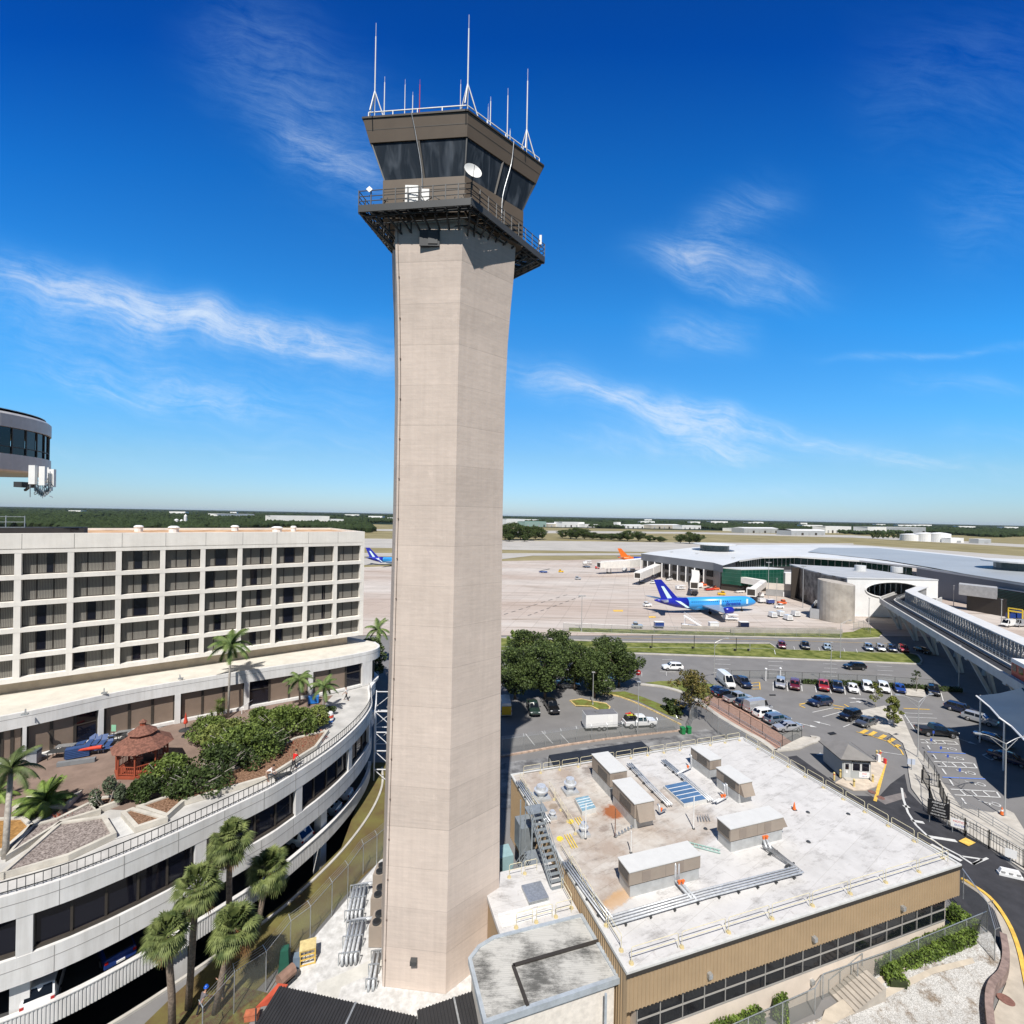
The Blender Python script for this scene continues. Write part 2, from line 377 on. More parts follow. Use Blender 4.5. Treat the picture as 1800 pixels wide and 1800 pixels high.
# cables hanging down the cab
for f0,i in ((.47,0),(.56,1)):
    o=V((0,-.25,0)) if i==0 else V((.2,-.18,0))
    q=[roof[i].lerp(roof[(i+1)%6],f0)+o*.5+V((0,0,.2)),ftop[i].lerp(ftop[(i+1)%6],f0+.02)+o*.7,sill[i].lerp(sill[(i+1)%6],f0+.02)+o,V((*sill[i].lerp(sill[(i+1)%6],f0+.01).xy,58.6))+o]
    b=MB(); b.tube(cr(q,4),.03,5); b.build('cable',TM['galv'],TW)
# walkway: deck, railing, struts
WZ=58.4
wk=[V((-11.69,34.7,WZ)),V((-3.34,33.6,WZ)),V((2.40,41.1,WZ)),V((-1.5,45.2,WZ)),V((-9.6,45.0,WZ))]
wc=V((-4.6,39.4,WZ))
b=MB()
for i in range(5):
    for k in range(15): f=.015+k*.027; b.beam(wk[i].lerp(wc,f)-V((0,0,.06)),wk[(i+1)%5].lerp(wc,f)-V((0,0,.06)),.085,.05)
b.build('walkway_deck',TM['dark'],TW)
b=MB()
n=len(wk)
for i in range(n):
    a,c=wk[i],wk[(i+1)%n]; b.beam(a+V((0,0,-.1)),c+V((0,0,-.12)),.1,.5)
b.build('walkway_edge',TM['rail'],TW)
b=MB(); br=MB()
for i in range(n):
    a,c=wk[i],wk[(i+1)%n]; k=max(4,round((c-a).length/.95))
    for j in range(k):
        p=a.lerp(c,j/k); b.beam(p+V((0,0,.1)),p+V((0,0,1.25)),.075,.075)
        # raking bracket back to the shaft
        q=p+(wc-p).normalized()*.15; s_=V((p.x,p.y,WZ-.2)); t_=wc.xy-p.xy; L_=t_.length
        w_=p.lerp(wc,min(.95,(2.9)/L_)); br.beam(V((p.x,p.y,WZ-.35)),V((w_.x,w_.y,WZ-.35)),.11,.22); br.beam(V((p.x,p.y,WZ-.5)).lerp(V((w_.x,w_.y,WZ-1.6)),.12),V((w_.x,w_.y,WZ-2.2)),.11,.11); m3=p.lerp(w_,.5); br.beam(V((m3.x,m3.y,WZ-.4)),V((m3.x,m3.y,WZ-1.3)),.09,.09)
    for z in (.45,.8,1.2): b.beam(a+V((0,0,z)),c+V((0,0,z)),.045,.045)
    for h in (.0,.3,.6,.9): br.beam(a.lerp(wc,.06+h*.3)+V((0,0,-.45-h*.9)),c.lerp(wc,.06+h*.3)+V((0,0,-.45-h*.9)),.09,.09)
b.build('railing',TM['rail'],TW); br.build('bracket',TM['dark'],TW)
# dish, air conditioner, small panel and gear on the walkway
p=PD(830,305,33.3); b=MB()
nz=V((.35,-.88,.33)).normalized(); fx=frame_mx(p,V((.9,.4,0)),nz)
rsn=[]
for k in range(6):
    r=.62*k/5+.02; rsn.append([fx@V((r*math.cos(t),r*math.sin(t),.22*(r/.62)**2)) for t in [2*math.pi*i/20 for i in range(20)]])
b.rings(rsn,True,False); b.rings([[q+nz*-.03 for q in r] for r in rsn],True,False); D_=b.build('satellite_dish',TM['white'],TW,smooth=True)
b=MB(); b.beam(p-nz*.05,V((p.x,p.y+.3,59.2)),.07,.07); b.beam(fx@V((0,-.5,.1)),fx@V((0,0,.6)),.03,.03); b.build('dish_arm',TM['rail'],D_)
b=MB(); a=wk[0].lerp(wk[1],.47)+V((0,.55,.05)); b.box((a.x,a.y,a.z),(.95,.6,1.5)); b.box((a.x+.98,a.y+.1,a.z),(.55,.5,1.35)); b.build('air_conditioner',TM['white'],TW)
b=MB()
for i in range(3):
    x=a.x-.35+i*.33; b.box((x,a.y-.31,a.z+.1),(.03,.03,1.3))
b.build('air_conditioner_grille',TM['galv'],TW)
a=wk[0].lerp(wk[1],.1)+V((0,-.1,1.2)); f_=frame_mx(a,(1,0,0),(0,-1,.1)); b=MB(); b.hexa([f_@V(q) for q in ((0,-.24,0),(.24,0,0),(0,.24,0),(-.24,0,0),(0,-.24,.05),(.24,0,.05),(0,.24,.05),(-.24,0,.05))]); b.build('reflector_panel',TM['white'],TW)
a=wk[2]+V((-.4,-.5,.9)); b=MB(); b.box(a,(.2,.2,.8)); b.build('antenna_box',TM['white'],TW)
rnd=random.Random(4)
for k in range(30):
    i=0 if k<20 else 1; p=wk[i].lerp(wk[i+1],rnd.uniform(.05,.95)); p=p.lerp(wc,rnd.uniform(.04,.1)); q=p+V((rnd.uniform(-.6,.6),rnd.uniform(-.1,.1),rnd.uniform(.1,.9))); b=MB(); b.beam(p+V((0,0,rnd.uniform(.05,.6))),q,.05,.05); b.build('conduit',TM['rail'],TW)
# window unit under the walkway
p=top[0].lerp(top[1],.52); b=MB(); b.box((p.x,p.y-.05,55.95),(1.5,.12,1.2)); fr=b.build('hatch',TM['dark'],TW); b=MB(); b.box((p.x+.25,p.y-.12,56.1),(.7,.08,.95)); b.build('hatch_frame',TM['rail'],fr)
# ================= ground, roads, airfield
M=MATS
GR=mat('field_grass',(.19,.165,.075),.95,.12,.02,(.29,.25,.14),amt=.9,spec=.1)
LAWN=mat('lawn_grass',(.10,.135,.026),.95,.3,.35,(.17,.18,.055),spec=.1,bump=.4,bscale=3)
ASP=mat('asphalt',(.195,.19,.187),.9,.07,.25,spec=.2,bump=.2,bscale=6)
ASPN=mat('new_asphalt',(.045,.045,.05),.85,.2,.6,spec=.25,bump=.2,bscale=8)
CON=mat('pavement_concrete',(.47,.445,.40),.9,.12,.5,spec=.2)
TAXI=mat('taxiway_concrete',(.42,.40,.37),.9,.08,.03,spec=.15)
FOR=mat('forest_floor',(.014,.024,.016),.95,.3,.004,spec=.05)
WHT=mat('road_paint_white',(.60,.60,.585),.7,.12,2,spec=.2)
YEL=mat('road_paint_yellow',(.72,.46,.09),.7,.15,2,spec=.2)
BLU=mat('road_paint_blue',(.12,.22,.6),.7,.1,2,spec=.2)
MULCH=mat('mulch',(.17,.10,.062),.95,.4,2.5,(.10,.10,.04),bump=.6,bscale=10,spec=.05)
GRAV=mat('white_gravel',(.40,.39,.37),.95,.22,13,(.55,.545,.53),bump=.7,bscale=30,spec=.1,detail=6)
def litter(m):      # leaf litter and dirt scattered over the gravel
    nt=m.node_tree; L=nt.links.new; b=nt.nodes['Principled BSDF']; src=b.inputs['Base Color'].links[0].from_socket; tc=nd(nt,'ShaderNodeTexCoord'); n=sv(nd(nt,'ShaderNodeTexNoise'),Scale=.55,Detail=10,Roughness=.78); L(tc.outputs['Object'],n.inputs['Vector'])
    r=nd(nt,'ShaderNodeValToRGB'); e=r.color_ramp.elements; e[0].position=.36; e[1].position=.50; e[0].color=(.42,.33,.25,1); e[1].color=(1,1,1,1); L(n.outputs['Fac'],r.inputs[0]); x=nd(nt,'ShaderNodeMixRGB',blend_type='MULTIPLY'); x.inputs[0].default_value=1; L(src,x.inputs[1]); L(r.outputs[0],x.inputs[2]); L(x.outputs[0],b.inputs['Base Color'])
litter(GRAV)
def apron_mat():
    m=mat('apron_concrete',(.50,.43,.375),.9,0,spec=.15); nt=m.node_tree; L=nt.links.new; b=nt.nodes['Principled BSDF']
    tc=nd(nt,'ShaderNodeTexCoord'); mp=nd(nt,'ShaderNodeMapping'); mp.inputs['Rotation'].default_value=(0,0,R(14)); L(tc.outputs['Object'],mp.inputs[0])
    br=sv(nd(nt,'ShaderNodeTexBrick'),Scale=1.,Mortar_Size=.08,Brick_Width=7.5,Row_Height=7.5); br.offset=0; br.inputs['Color1'].default_value=(.95,.95,.95,1); br.inputs['Color2'].default_value=(1.04,1.04,1.04,1); br.inputs['Mortar'].default_value=(.74,.74,.74,1); L(mp.outputs[0],br.inputs['Vector'])
    mp2=nd(nt,'ShaderNodeMapping'); mp2.inputs['Scale'].default_value=(.006,.03,1); L(tc.outputs['Object'],mp2.inputs[0])
    n=sv(nd(nt,'ShaderNodeTexNoise'),Scale=1.,Detail=7,Roughness=.6); L(mp2.outputs[0],n.inputs['Vector'])
    r=nd(nt,'ShaderNodeValToRGB'); e=r.color_ramp.elements; e[0].position=.38; e[1].position=.62; e[0].color=(.44,.365,.315,1); e[1].color=(.53,.485,.445,1); L(n.outputs['Fac'],r.inputs[0])
    n2=sv(nd(nt,'ShaderNodeTexNoise'),Scale=1.,Detail=4,Roughness=.7); mp3=nd(nt,'ShaderNodeMapping'); mp3.inputs['Scale'].default_value=(.03,.35,1); mp3.inputs['Location'].default_value=(3,2,0); L(tc.outputs['Object'],mp3.inputs[0]); L(mp3.outputs[0],n2.inputs['Vector'])
    r2=nd(nt,'ShaderNodeValToRGB'); e=r2.color_ramp.elements; e[0].position=.34; e[1].position=.47; e[0].color=(.66,.63,.60,1); e[1].color=(1,1,1,1); L(n2.outputs['Fac'],r2.inputs[0])
    a=nd(nt,'ShaderNodeMixRGB',blend_type='MULTIPLY'); a.inputs[0].default_value=1; L(r.outputs[0],a.inputs[1]); L(br.outputs[0],a.inputs[2])
    a2=nd(nt,'ShaderNodeMixRGB',blend_type='MULTIPLY'); a2.inputs[0].default_value=1; L(a.outputs[0],a2.inputs[1]); L(r2.outputs[0],a2.inputs[2]); L(a2.outputs[0],b.inputs[0]); return m
APR=apron_mat()
b=MB(); b.poly([(-26000,110,-.6),(26000,110,-.6),(26000,42000,-.6),(-26000,42000,-.6)]); struct(b,'ground',FOR)
b=MB(); b.poly([(-1600,105,-.3),(1900,105,-.3),(2300,1500,-.3),(-1500,1500,-.3)]); struct(b,'airfield_grass',GR)
# taxiways and runways beyond the apron
sheet('taxiway',[(600,962),(1250,972),(1500,968),(1500,955),(1150,953),(600,946)],-.2,TAXI)
sheet('runway',[(600,932),(900,937),(1200,938),(1500,945),(1800,962),(1800,957),(1500,941),(1200,935),(600,929.3)],-.19,TAXI)
sheet('taxiway',[(1080,968),(1500,964),(1640,971),(1800,988),(1960,1004),(1960,993),(1800,978),(1640,966),(1500,957)],-.18,TAXI)
sheet('taxiway',[(600,978.5),(1080,976),(1500,972),(1500,970),(1080,972.5),(600,972)],-.17,TAXI)
sheet('taxiway',[(600,995),(880,983),(960,974),(900,972.8),(600,983)],-.16,TAXI)
# apron
sheet('apron',[(560,1003),(640,997),(890,986),(1080,983),(1130,979),(1500,979),(1960,1010),(1960,1180),(1700,1120),(1560,1118),(1400,1117),(1180,1117),(880,1117),(560,1117)],-.1,APR)
# base asphalt of the landside, with the light well beside the hotel left open
PE=[V(q) for q in ((-47.5,25.5),(-40.2,27.6),(-32.7,30.8),(-28.1,34.6),(-22.75,41.9),(-21.05,45.1),(-19.1,50.6),(-18.1,56.4),(-18.15,61.5),(-19.2,65.6),(-20.2,68.6),(-20.3,71.0))]
PEc=cr(PE,6)
def offset(path,o):
    out=[]
    for i,p in enumerate(path): d=(path[min(i+1,len(path)-1)]-path[max(i-1,0)]).normalized(); out.append(p+V((d.y,-d.x))*o)
    return out
PIT=offset(PEc[:56],1.66)
def sheet_hole(name,pix,z,m):
    from mathutils.geometry import tessellate_polygon
    P=[G(x,y,z) for x,y in pix]; h=[V((p.x,p.y,z)) for p in PIT+offset(PEc[:56],-9)[::-1]]; b=MB(); b.add(P+h,tessellate_polygon([P,h])); return struct(b,name,m)
sheet_hole('landside_asphalt',[(560,1118),(880,1117.5),(1180,1117.5),(1400,1117.5),(1560,1118.5),(1700,1121),(1960,1181),(2300,1300),(2300,2600),(-900,2600),(-900,1300),(300,1180)],-.05,ASP)
# verges
sheet('verge_grass',[(1000,1110),(1090,1113),(1180,1115),(1330,1118),(1500,1121.5),(1544,1120),(1551,1113),(1545,1107),(1530,1103),(1517,1103),(1500,1110),(1470,1113),(1330,1112),(1180,1108.5),(1000,1103)],0.0,LAWN)
sheet('median_grass',[(860,1143),(1100,1147),(1130,1146.5),(1340,1155),(1500,1161),(1615,1166),(1619,1161),(1612,1152),(1600,1148),(1380,1141),(1363,1139),(1355,1132),(1270,1131.5),(1085,1129),(860,1121)],0.0,LAWN)
def kerb(name,pix,z=0,w=.3,h=.14,m=CON,k=1):
    pts=[G(x,y,z).xy for x,y in pix]; pts=cr(pts,k) if k>1 else pts
    b=MB(); b.sweep(pts,[(-w/2,z-.05),(w/2,z-.05),(w/2,z+h),(-w/2,z+h)]); return struct(b,name,m)
kerb('kerb',[(860,1144.5),(1100,1148.3),(1340,1156.5),(1500,1162.5),(1618,1167.5)],w=.8)
kerb('kerb',[(860,1120),(1085,1127.5),(1270,1130),(1352,1130.5),(1362,1137)],w=.35)
kerb('kerb',[(1000,1111),(1180,1116.3),(1330,1119.3),(1500,1123),(1546,1121)],w=.5)
kerb('kerb',[(1600,1148),(1613,1151),(1620,1161),(1616,1167)],w=.3,k=4)
# road edge, verge by the ramp
sheet('verge_grass',[(1133,1200),(1160,1197),(1215,1197),(1262,1204),(1258,1213),(1236,1228),(1190,1214)],0.0,LAWN)
kerb('kerb',[(1124,1202.5),(1165,1207.5),(1198,1217),(1228,1234),(1262,1258),(1300,1281),(1340,1303),(1362,1320)],w=1.0,k=4)
sheet('ramp_verge',[(1222,1236),(1258,1218),(1300,1243),(1345,1272),(1392,1304),(1360,1318),(1310,1288)],0.004,mat('brick_paving',(.36,.22,.17),.9,.15,2))
for a in (((1002,1232),(1012,1241),(1040,1242),(1060,1252),(1070,1250),(1072,1243),(1065,1237),(1040,1233),(1022,1229)),):
    sheet('island_grass',a,.1,mat('dry_grass',(.20,.17,.05),.95,.35,.8,(.12,.16,.04),spec=.1)); kerb('kerb',a+(a[0],),w=.25,m=mat('kerb_yellow',(.6,.45,.2),.8,.25,2))
sheet('island_grass',[(1060,1217),(1098,1215),(1130,1225),(1165,1239),(1195,1263),(1203,1267),(1170,1255),(1120,1231)],.02,M['dry_grass'])
kerb('kerb',[(1058,1219),(1090,1225),(1130,1241),(1165,1258),(1197,1274)],w=.25,m=M['kerb_yellow'],k=3)
sheet('dark_drive',[(880,1341),(960,1331),(1040,1310),(1180,1294),(1240,1281),(1320,1300),(1290,1340),(1060,1420),(880,1420)],.0,mat('old_asphalt',(.13,.13,.135),.9,.25,.5,(.22,.22,.22),spec=.2))
kerb('kerb',[(880,1330),(920,1323),(1000,1309),(1100,1295),(1196,1284)],w=.35,m=mat('kerb_worn',(.42,.31,.24),.9,.3,1.5),k=3)
# road by the building and the bend at the right
RD=[(1385,1330),(1450,1392),(1500,1432),(1560,1478),(1640,1545),(1700,1620),(1760,1690),(1830,1790),(2300,1900),(2300,1700),(1900,1590),(1790,1530),(1740,1492),(1690,1462),(1655,1440),(1618,1413),(1596,1390),(1590,1360),(1565,1378),(1545,1400),(1500,1398),(1445,1360),(1400,1328)]
sheet('side_road',RD,0.004,ASPN)
# walk between the lots
WK=[(1508,1250),(1555,1240),(1583,1252),(1608,1310),(1640,1352),(1672,1396),(1690,1420),(1745,1428),(1790,1470),(1900,1560),(1900,1600),(1800,1530),(1745,1492),(1692,1458),(1655,1437),(1622,1412),(1602,1385),(1597,1358),(1595,1330),(1587,1306),(1562,1288),(1530,1279),(1528,1270),(1522,1262)]
b=MB(); b.prism([G(x,y,.12).xy for x,y in WK],-.04,.12); struct(b,'pavement',mat('pale_pavement',(.48,.45,.40),.9,.14,.7,spec=.2))
sheet('pavement',[(1590,1202),(1625,1213),(1628,1226),(1592,1222)],.1,M['pale_pavement'])
sheet('pavement',[(1745,1428),(1766,1421),(1782,1429),(1800,1458),(1830,1500),(1790,1470)],.02,M['pale_pavement'])
kerb('kerb',[(1362,1320),(1400,1316),(1420,1308),(1435,1303),(1438,1297),(1425,1295)],w=.5,k=4)
sheet('pavement',[(1362,1319),(1400,1315),(1432,1303),(1436,1297),(1412,1294),(1391,1304)],.06,M['pale_pavement'])
b=MB(); b.prism([G(x,y,.15).xy for x,y in ((1468,1375),(1500,1388),(1522,1388),(1541,1381),(1558,1337),(1552,1331),(1535,1335))],0,.15); struct(b,'booth_island',mat('island_concrete',(.55,.47,.38),.9,.15,1))
# ---- painted markings
def mark(name,segs,m,w=.15,z=.012):
    b=MB()
    for (x0,y0,x1,y1) in segs:
        a,c=G(x0,y0,z),G(x1,y1,z); d=(c-a).normalized(); n=V((-d.y,d.x,0))*w/2; b.poly([a-n,c-n,c+n,a+n])
    return struct(b,name,m)
mark('lane_markings',[(1258,1159,1283,1160),(1257,1167,1284,1168),(1256,1175,1281,1175.5),(1254,1182,1282,1183),(1350,1162.5,1376,1163),(1351,1170,1376,1171),(1350,1177,1376,1178),(1349,1184,1380,1185.5),
  (1447,1166.5,1470,1167.5),(1448,1174,1472,1175),(1446,1180.5,1470,1181.5),(1448,1188,1472,1189.5),(1541,1170.5,1568,1172),(1542,1178,1570,1179.5),(1542,1185,1568,1187),(1543,1193,1570,1195),(1164,1159.5,1182,1159.5),(1160,1181,1188,1181)],WHT,.2)
mark('edge_lines',[(880,1136,1340,1139.5),(1340,1139.5,1620,1150)],WHT,.12)
mark('road_centre_line',[(1085,1121.5,1330,1124),(1330,1124,1560,1131)],YEL,.15)
mark('parking_lines',[(1359,1199,1359,1214),(1383,1198,1385,1215),(1409,1205,1410,1215),(1433,1206,1435,1217),(1458,1207,1461,1219),(1484,1207,1486,1221),(1509,1208,1512,1222),(1534,1208,1537,1222),(1654,1218,1658,1232),(1565,1212,1568,1224),
  (1428,1252,1465,1244),(1446,1260,1482,1250),(1482,1278,1494,1273),(1389,1315,1392,1306),(1439,1302,1456,1307),(1457,1307,1483,1313),(1541,1320,1586,1327)],WHT,.16)
mark('parking_lines',[(1588,1253,1639,1255),(1588,1260,1647,1262.5),(1595,1270,1633,1272),(1586,1250,1610,1286),(1361,1142,1363,1150)],WHT,.16)
mark('parking_lines',[(1395+k*22,1136+k*.9,1397+k*22,1142+k*.9) for k in range(6)],WHT,.13)
mark('bay_markings',[(1617,1299.5,1677,1303),(1619,1305.5,1684,1308.5),(1677,1303,1684,1308.5),(1625,1300,1632,1306),(1640,1301,1648,1307),(1656,1302,1664,1308),
   (1641,1338.5,1711,1341.5),(1648,1346.5,1717,1350),(1711,1341.5,1717,1350),(1655,1339,1664,1347),(1672,1340,1682,1348),(1690,1341,1700,1349),
   (1671,1387,1751,1391),(1678,1397,1758,1401.5),(1751,1391,1758,1401.5),(1687,1388,1698,1398),(1707,1389,1718,1399),(1727,1390,1740,1400),
   (1630,1310,1635,1317),(1640,1326,1646,1334),(1656,1351,1663,1361),(1669,1370,1676,1381),(1690,1402,1698,1413)],WHT,.2)
mark('bay_markings',[(1630,1321.5,1697,1324.5),(1657,1366,1732,1369)],BLU,.22)
for n_,(x,y) in enumerate(((1672,1316),(1684,1332.5),(1704,1358),(1721,1378),(1747,1413))):   # wheelchair symbols
    c=G(x,y,.014); e1=V((.95,-.30,0)); e2=V((.30,.95,0)); b=MB()
    q=[c+e1*(.5*math.cos(t)+.2)+e2*.5*math.sin(t) for t in [2*math.pi*i/14 for i in range(15)]]
    for i in range(14):
        if i in (5,6): continue
        a,d=q[i],q[i+1]; o=(a-c-e1*.2)*.28; b.poly([a,d,d-(d-c-e1*.2)*.28,a-o])
    for s0,s1 in (((-.1,0),(-1.0,.05)),((-1.0,.05),(-1.45,.3)),((-.55,.05),(-.6,-.5))):
        a=c+e1*s0[0]+e2*s0[1]; d=c+e1*s1[0]+e2*s1[1]; k=(d-a).normalized(); nn=V((-k.y,k.x,0))*.09; b.poly([a-nn,d-nn,d+nn,a+nn])
    struct(b,'wheelchair_marking',WHT)
def arrow(x,y,ang,L_=2.6):
    c=G(x,y,.014); d=V((math.cos(R(ang)),math.sin(R(ang)),0)); n=V((-d.y,d.x,0)); b=MB()
    b.poly([c-d*L_/2-n*.12,c+d*L_*.1-n*.12,c+d*L_*.1+n*.12,c-d*L_/2+n*.12]); b.poly([c+d*L_*.1-n*.45,c+d*L_/2,c+d*L_*.1+n*.45]); struct(b,'arrow_marking',WHT)
arrow(1421,1275,-35); arrow(1444,1271,140); arrow(1449,1325,195,3.2); arrow(1699,1303,-62); arrow(1507,1228,170,3.5); arrow(1505,1234,10,3.0)
mark('turn_line',[(1585,1385,1588,1405),(1588,1405,1596,1428),(1596,1428,1610,1450),(1610,1450,1630,1469),(1630,1469,1655,1487),(1655,1487,1690,1505),(1692,1505,1726,1510),(1726,1510,1710,1519),(1710,1519,1688,1505),(1710,1519,1736,1508)],WHT,.24)
mark('turn_bars',[(1602,1442,1624,1446),(1630,1470,1681,1478),(1636,1484,1690,1513),(1588,1417,1598,1418)],WHT,.5)
mark('yellow_hatching',[(1505,1286,1533,1294),(1533,1294,1560,1303),(1560,1303,1583,1318),(1583,1318,1588,1327)],YEL,.18)
mark('yellow_hatching',[(1514,1288,1524,1283),(1529,1292,1539,1286),(1546,1298,1556,1292),(1562,1304,1571,1298),(1574,1313,1580,1309)],YEL,.6)
mark('yellow_line',[(1538,1408,1557,1337)],YEL,.35)
mark('yellow_hatching',[(1320,1201,1335,1199),(1322,1206,1335,1205),(1322,1211,1336,1211),(1335,1199,1336,1212)],YEL,.2)
mark('yellow_hatching',[(1405,1238,1420,1235),(1405,1240,1415,1244),(1464,1239,1484,1243),(1466,1245,1496,1248),(1484,1238,1500,1247),(1588,1245,1634,1247)],YEL,.3)
mark('yellow_tactile_strip',[(1691,1475,1709,1484)],mat('tactile_yellow',(.75,.48,.1),.8,.2,3),1.5,.14)
mark('diamond_marking',[(1727,1327,1740,1323),(1740,1323,1755,1329),(1755,1329,1742,1336),(1742,1336,1727,1327)],WHT,.2)
mark('lot_lines',[(924,1290,940,1310),(952,1285,972,1307),(985,1290,1000,1306)],WHT,.14)
sheet('drain_grate',[(1352,1220.5),(1363,1220.5),(1364,1222.5),(1353,1222.5)],.02,TM['black']); sheet('drain_grate',[(1454,1288),(1465,1286),(1471,1290),(1460,1292)],.02,TM['black'])
sheet('road_patch',[(1520,1392),(1548,1402),(1590,1392),(1594,1402),(1556,1414)],.008,mat('patched_asphalt',(.19,.17,.165),.9,.15,1))
for x,y in ((1548,1402),(1533,1392)):
    c=G(x,y,.016); b=MB(); b.cyl(c,c+V((0,0,.01)),.45,.45,16); struct(b,'manhole_cover',mat('rust_iron',(.20,.10,.08),.8,.2,6))
# apron paint
mark('apron_dashes',[(886+k*13,1080-k*4.1,893+k*13,1078-k*4.1) for k in range(9)]+[(928+k*11,1082-k*4.,934+k*11,1080-k*4.) for k in range(9)],mat('apron_black_paint',(.08,.08,.08),.8,0),.45,-.06)
mark('apron_lines',[(890,1060,1140,1053),(900,1088,1160,1086),(1000,1033,1140,1030),(960,1015,1100,1013)],mat('apron_yellow_paint',(.30,.2,.12),.8,0),.3,-.06)
sheet('apron_marking',[(1077,1072),(1095,1072),(1095,1075),(1079,1075)],-.06,YEL); sheet('apron_marking',[(1140,1083),(1152,1083),(1153,1085.5),(1141,1086)],-.06,YEL)
# planting strips by the hotel and behind the tower
sheet('tower_yard_grass',[(655,1340),(700,1340),(700,1500),(660,1520),(610,1570),(560,1630),(500,1690),(410,1780),(330,1900),(150,1900),(310,1745),(430,1640),(520,1570),(600,1490)],.0,mat('yard_ground',(.17,.105,.06),.95,.35,.35,(.13,.125,.04),bump=.5,bscale=6,spec=.05,amt=.8))
sheet('mulch_bed',[(408,1730),(470,1745),(500,1700),(405,1850),(300,1900),(200,1900),(300,1790)],.006,MULCH)
sheet('tower_gravel_pad',[(720,1480),(668,1512),(640,1545),(584,1611),(545,1656),(515,1700),(490,1745),(480,1790),(560,1860),(760,1860),(900,1800),(900,1600)],.012,mat('white_pad',(.50,.495,.48),.9,.10,1.6,(.585,.58,.57),spec=.15,detail=8))
sheet('concrete_path',[(557,1747),(557,1728),(590,1716),(650,1688),(680,1682),(680,1700),(600,1735),(592,1760)],.018,mat('path_concrete',(.55,.54,.50),.9,.1,1))
# gravel and walks in front of the low building (the ground rises to the right)
def terrain(name,pts,m):
    b=MB(); P=[G(*p) for p in pts]; 
    from mathutils.geometry import tessellate_polygon
    b.add(P,tessellate_polygon([[V((p.x,p.y,0)) for p in P]])); return struct(b,name,m)
terrain('gravel_bed',[(1000,1990,.02),(1250,1850,.02),(1440,1790,.05),(1540,1715,.4),(1640,1660,.85),(1682,1618,1.05),(1690,1597,1.1),(1742,1640,.9),(1758,1672,.7),(1760,1710,.45),(1747,1742,.25),(1738,1770,.1),(1745,1860,.03),(1500,1990,.02)],GRAV)
terrain('concrete_walk',[(1444,1792,.10),(1450,1775,.12),(1560,1708,.5),(1655,1655,.98),(1668,1640,1.05),(1672,1652,1.03),(1560,1722,.47),(1470,1798,.1)],mat('tan_walk',(.50,.44,.36),.9,.1,1))
terrain('concrete_walk',[(1380,1830,.06),(1470,1778,.07),(1540,1745,.3),(1640,1700,.62),(1735,1677,.62),(1738,1686,.56),(1640,1712,.56),(1545,1760,.26),(1470,1796,.07),(1400,1840,.06)],M['tan_walk'])
sheet('pavement',[(1720,1570),(1748,1600),(1762,1640),(1775,1690),(1768,1730),(1742,1790),(1740,1900),(1800,1900),(1812,1800),(1800,1730),(1788,1670),(1768,1620),(1735,1575),(1700,1545),(1690,1550)],.05,mat('lower_pavement',(.46,.41,.34),.9,.12,.8))
kerb('yellow_kerb',[(1690,1545),(1738,1577),(1770,1620),(1790,1668),(1803,1725),(1815,1790)],w=.3,m=YEL,k=4)
c=G(1768,1757,.06); b=MB(); b.cyl(c,c+V((0,0,.012)),.5,.5,18); struct(b,'manhole_cover',M['rust_iron'])
# ================= hotel: guest block on a curved podium
def streaky(name,col,rough,k=.14):
    m=mat(name,col,rough,.05,.4,spec=.2,bump=.1,bscale=3); nt=m.node_tree; L=nt.links.new; b=nt.nodes['Principled BSDF']; src=b.inputs['Base Color'].links[0].from_socket
    tc=nd(nt,'ShaderNodeTexCoord'); mp=nd(nt,'ShaderNodeMapping'); mp.inputs['Scale'].default_value=(2.2,2.2,.16); L(tc.outputs['Object'],mp.inputs[0]); n=sv(nd(nt,'ShaderNodeTexNoise'),Scale=1.,Detail=6,Roughness=.7); L(mp.outputs[0],n.inputs['Vector'])
    r=nd(nt,'ShaderNodeValToRGB'); e=r.color_ramp.elements; e[0].position=.36; e[1].position=.56; e[0].color=(1-k,1-k*1.05,1-k*1.15,1); e[1].color=(1,1,1,1); L(n.outputs['Fac'],r.inputs[0]); x=nd(nt,'ShaderNodeMixRGB',blend_type='MULTIPLY'); x.inputs[0].default_value=1; L(src,x.inputs[1]); L(r.outputs[0],x.inputs[2]); L(x.outputs[0],b.inputs['Base Color']); return m
HW=streaky('hotel_white_panel',(.76,.725,.67),.75,.06); PW=streaky('podium_white_panel',(.67,.663,.65),.7,.11)
LEDGE=mat('ledge_roof_membrane',(.60,.57,.50),.85,.08,.7,spec=.15); BRZ=mat('bronze_frame',(.05,.042,.035),.5,.1,3)
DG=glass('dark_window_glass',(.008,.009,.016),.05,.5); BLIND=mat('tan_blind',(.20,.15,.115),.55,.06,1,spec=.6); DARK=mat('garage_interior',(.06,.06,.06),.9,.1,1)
TERR=mat('terrace_paving',(.225,.165,.135),.9,.14,.6,spec=.15); DECK=mat('terrace_concrete',(.47,.46,.44),.9,.14,.5,spec=.15)
def curtain_mat():
    m=mat('pleated_curtain',(.2,.19,.175),.8,0,spec=.3); nt=m.node_tree; L=nt.links.new
    tc=nd(nt,'ShaderNodeTexCoord'); wv=sv(nd(nt,'ShaderNodeTexWave'),Scale=3.1,Distortion=1.4,Detail=2); L(tc.outputs['Object'],wv.inputs['Vector'])
    r=nd(nt,'ShaderNodeValToRGB'); r.color_ramp.elements[0].color=(.09,.085,.078,1); r.color_ramp.elements[1].color=(.25,.235,.205,1); L(wv.outputs['Fac'],r.inputs[0]); L(r.outputs[0],nt.nodes['Principled BSDF'].inputs[0]); return m
CURT=curtain_mat()
HT=thing('hotel_building','white curved hotel with a five storey grid of curtained windows above a terraced podium','hotel',(-40,60,0))
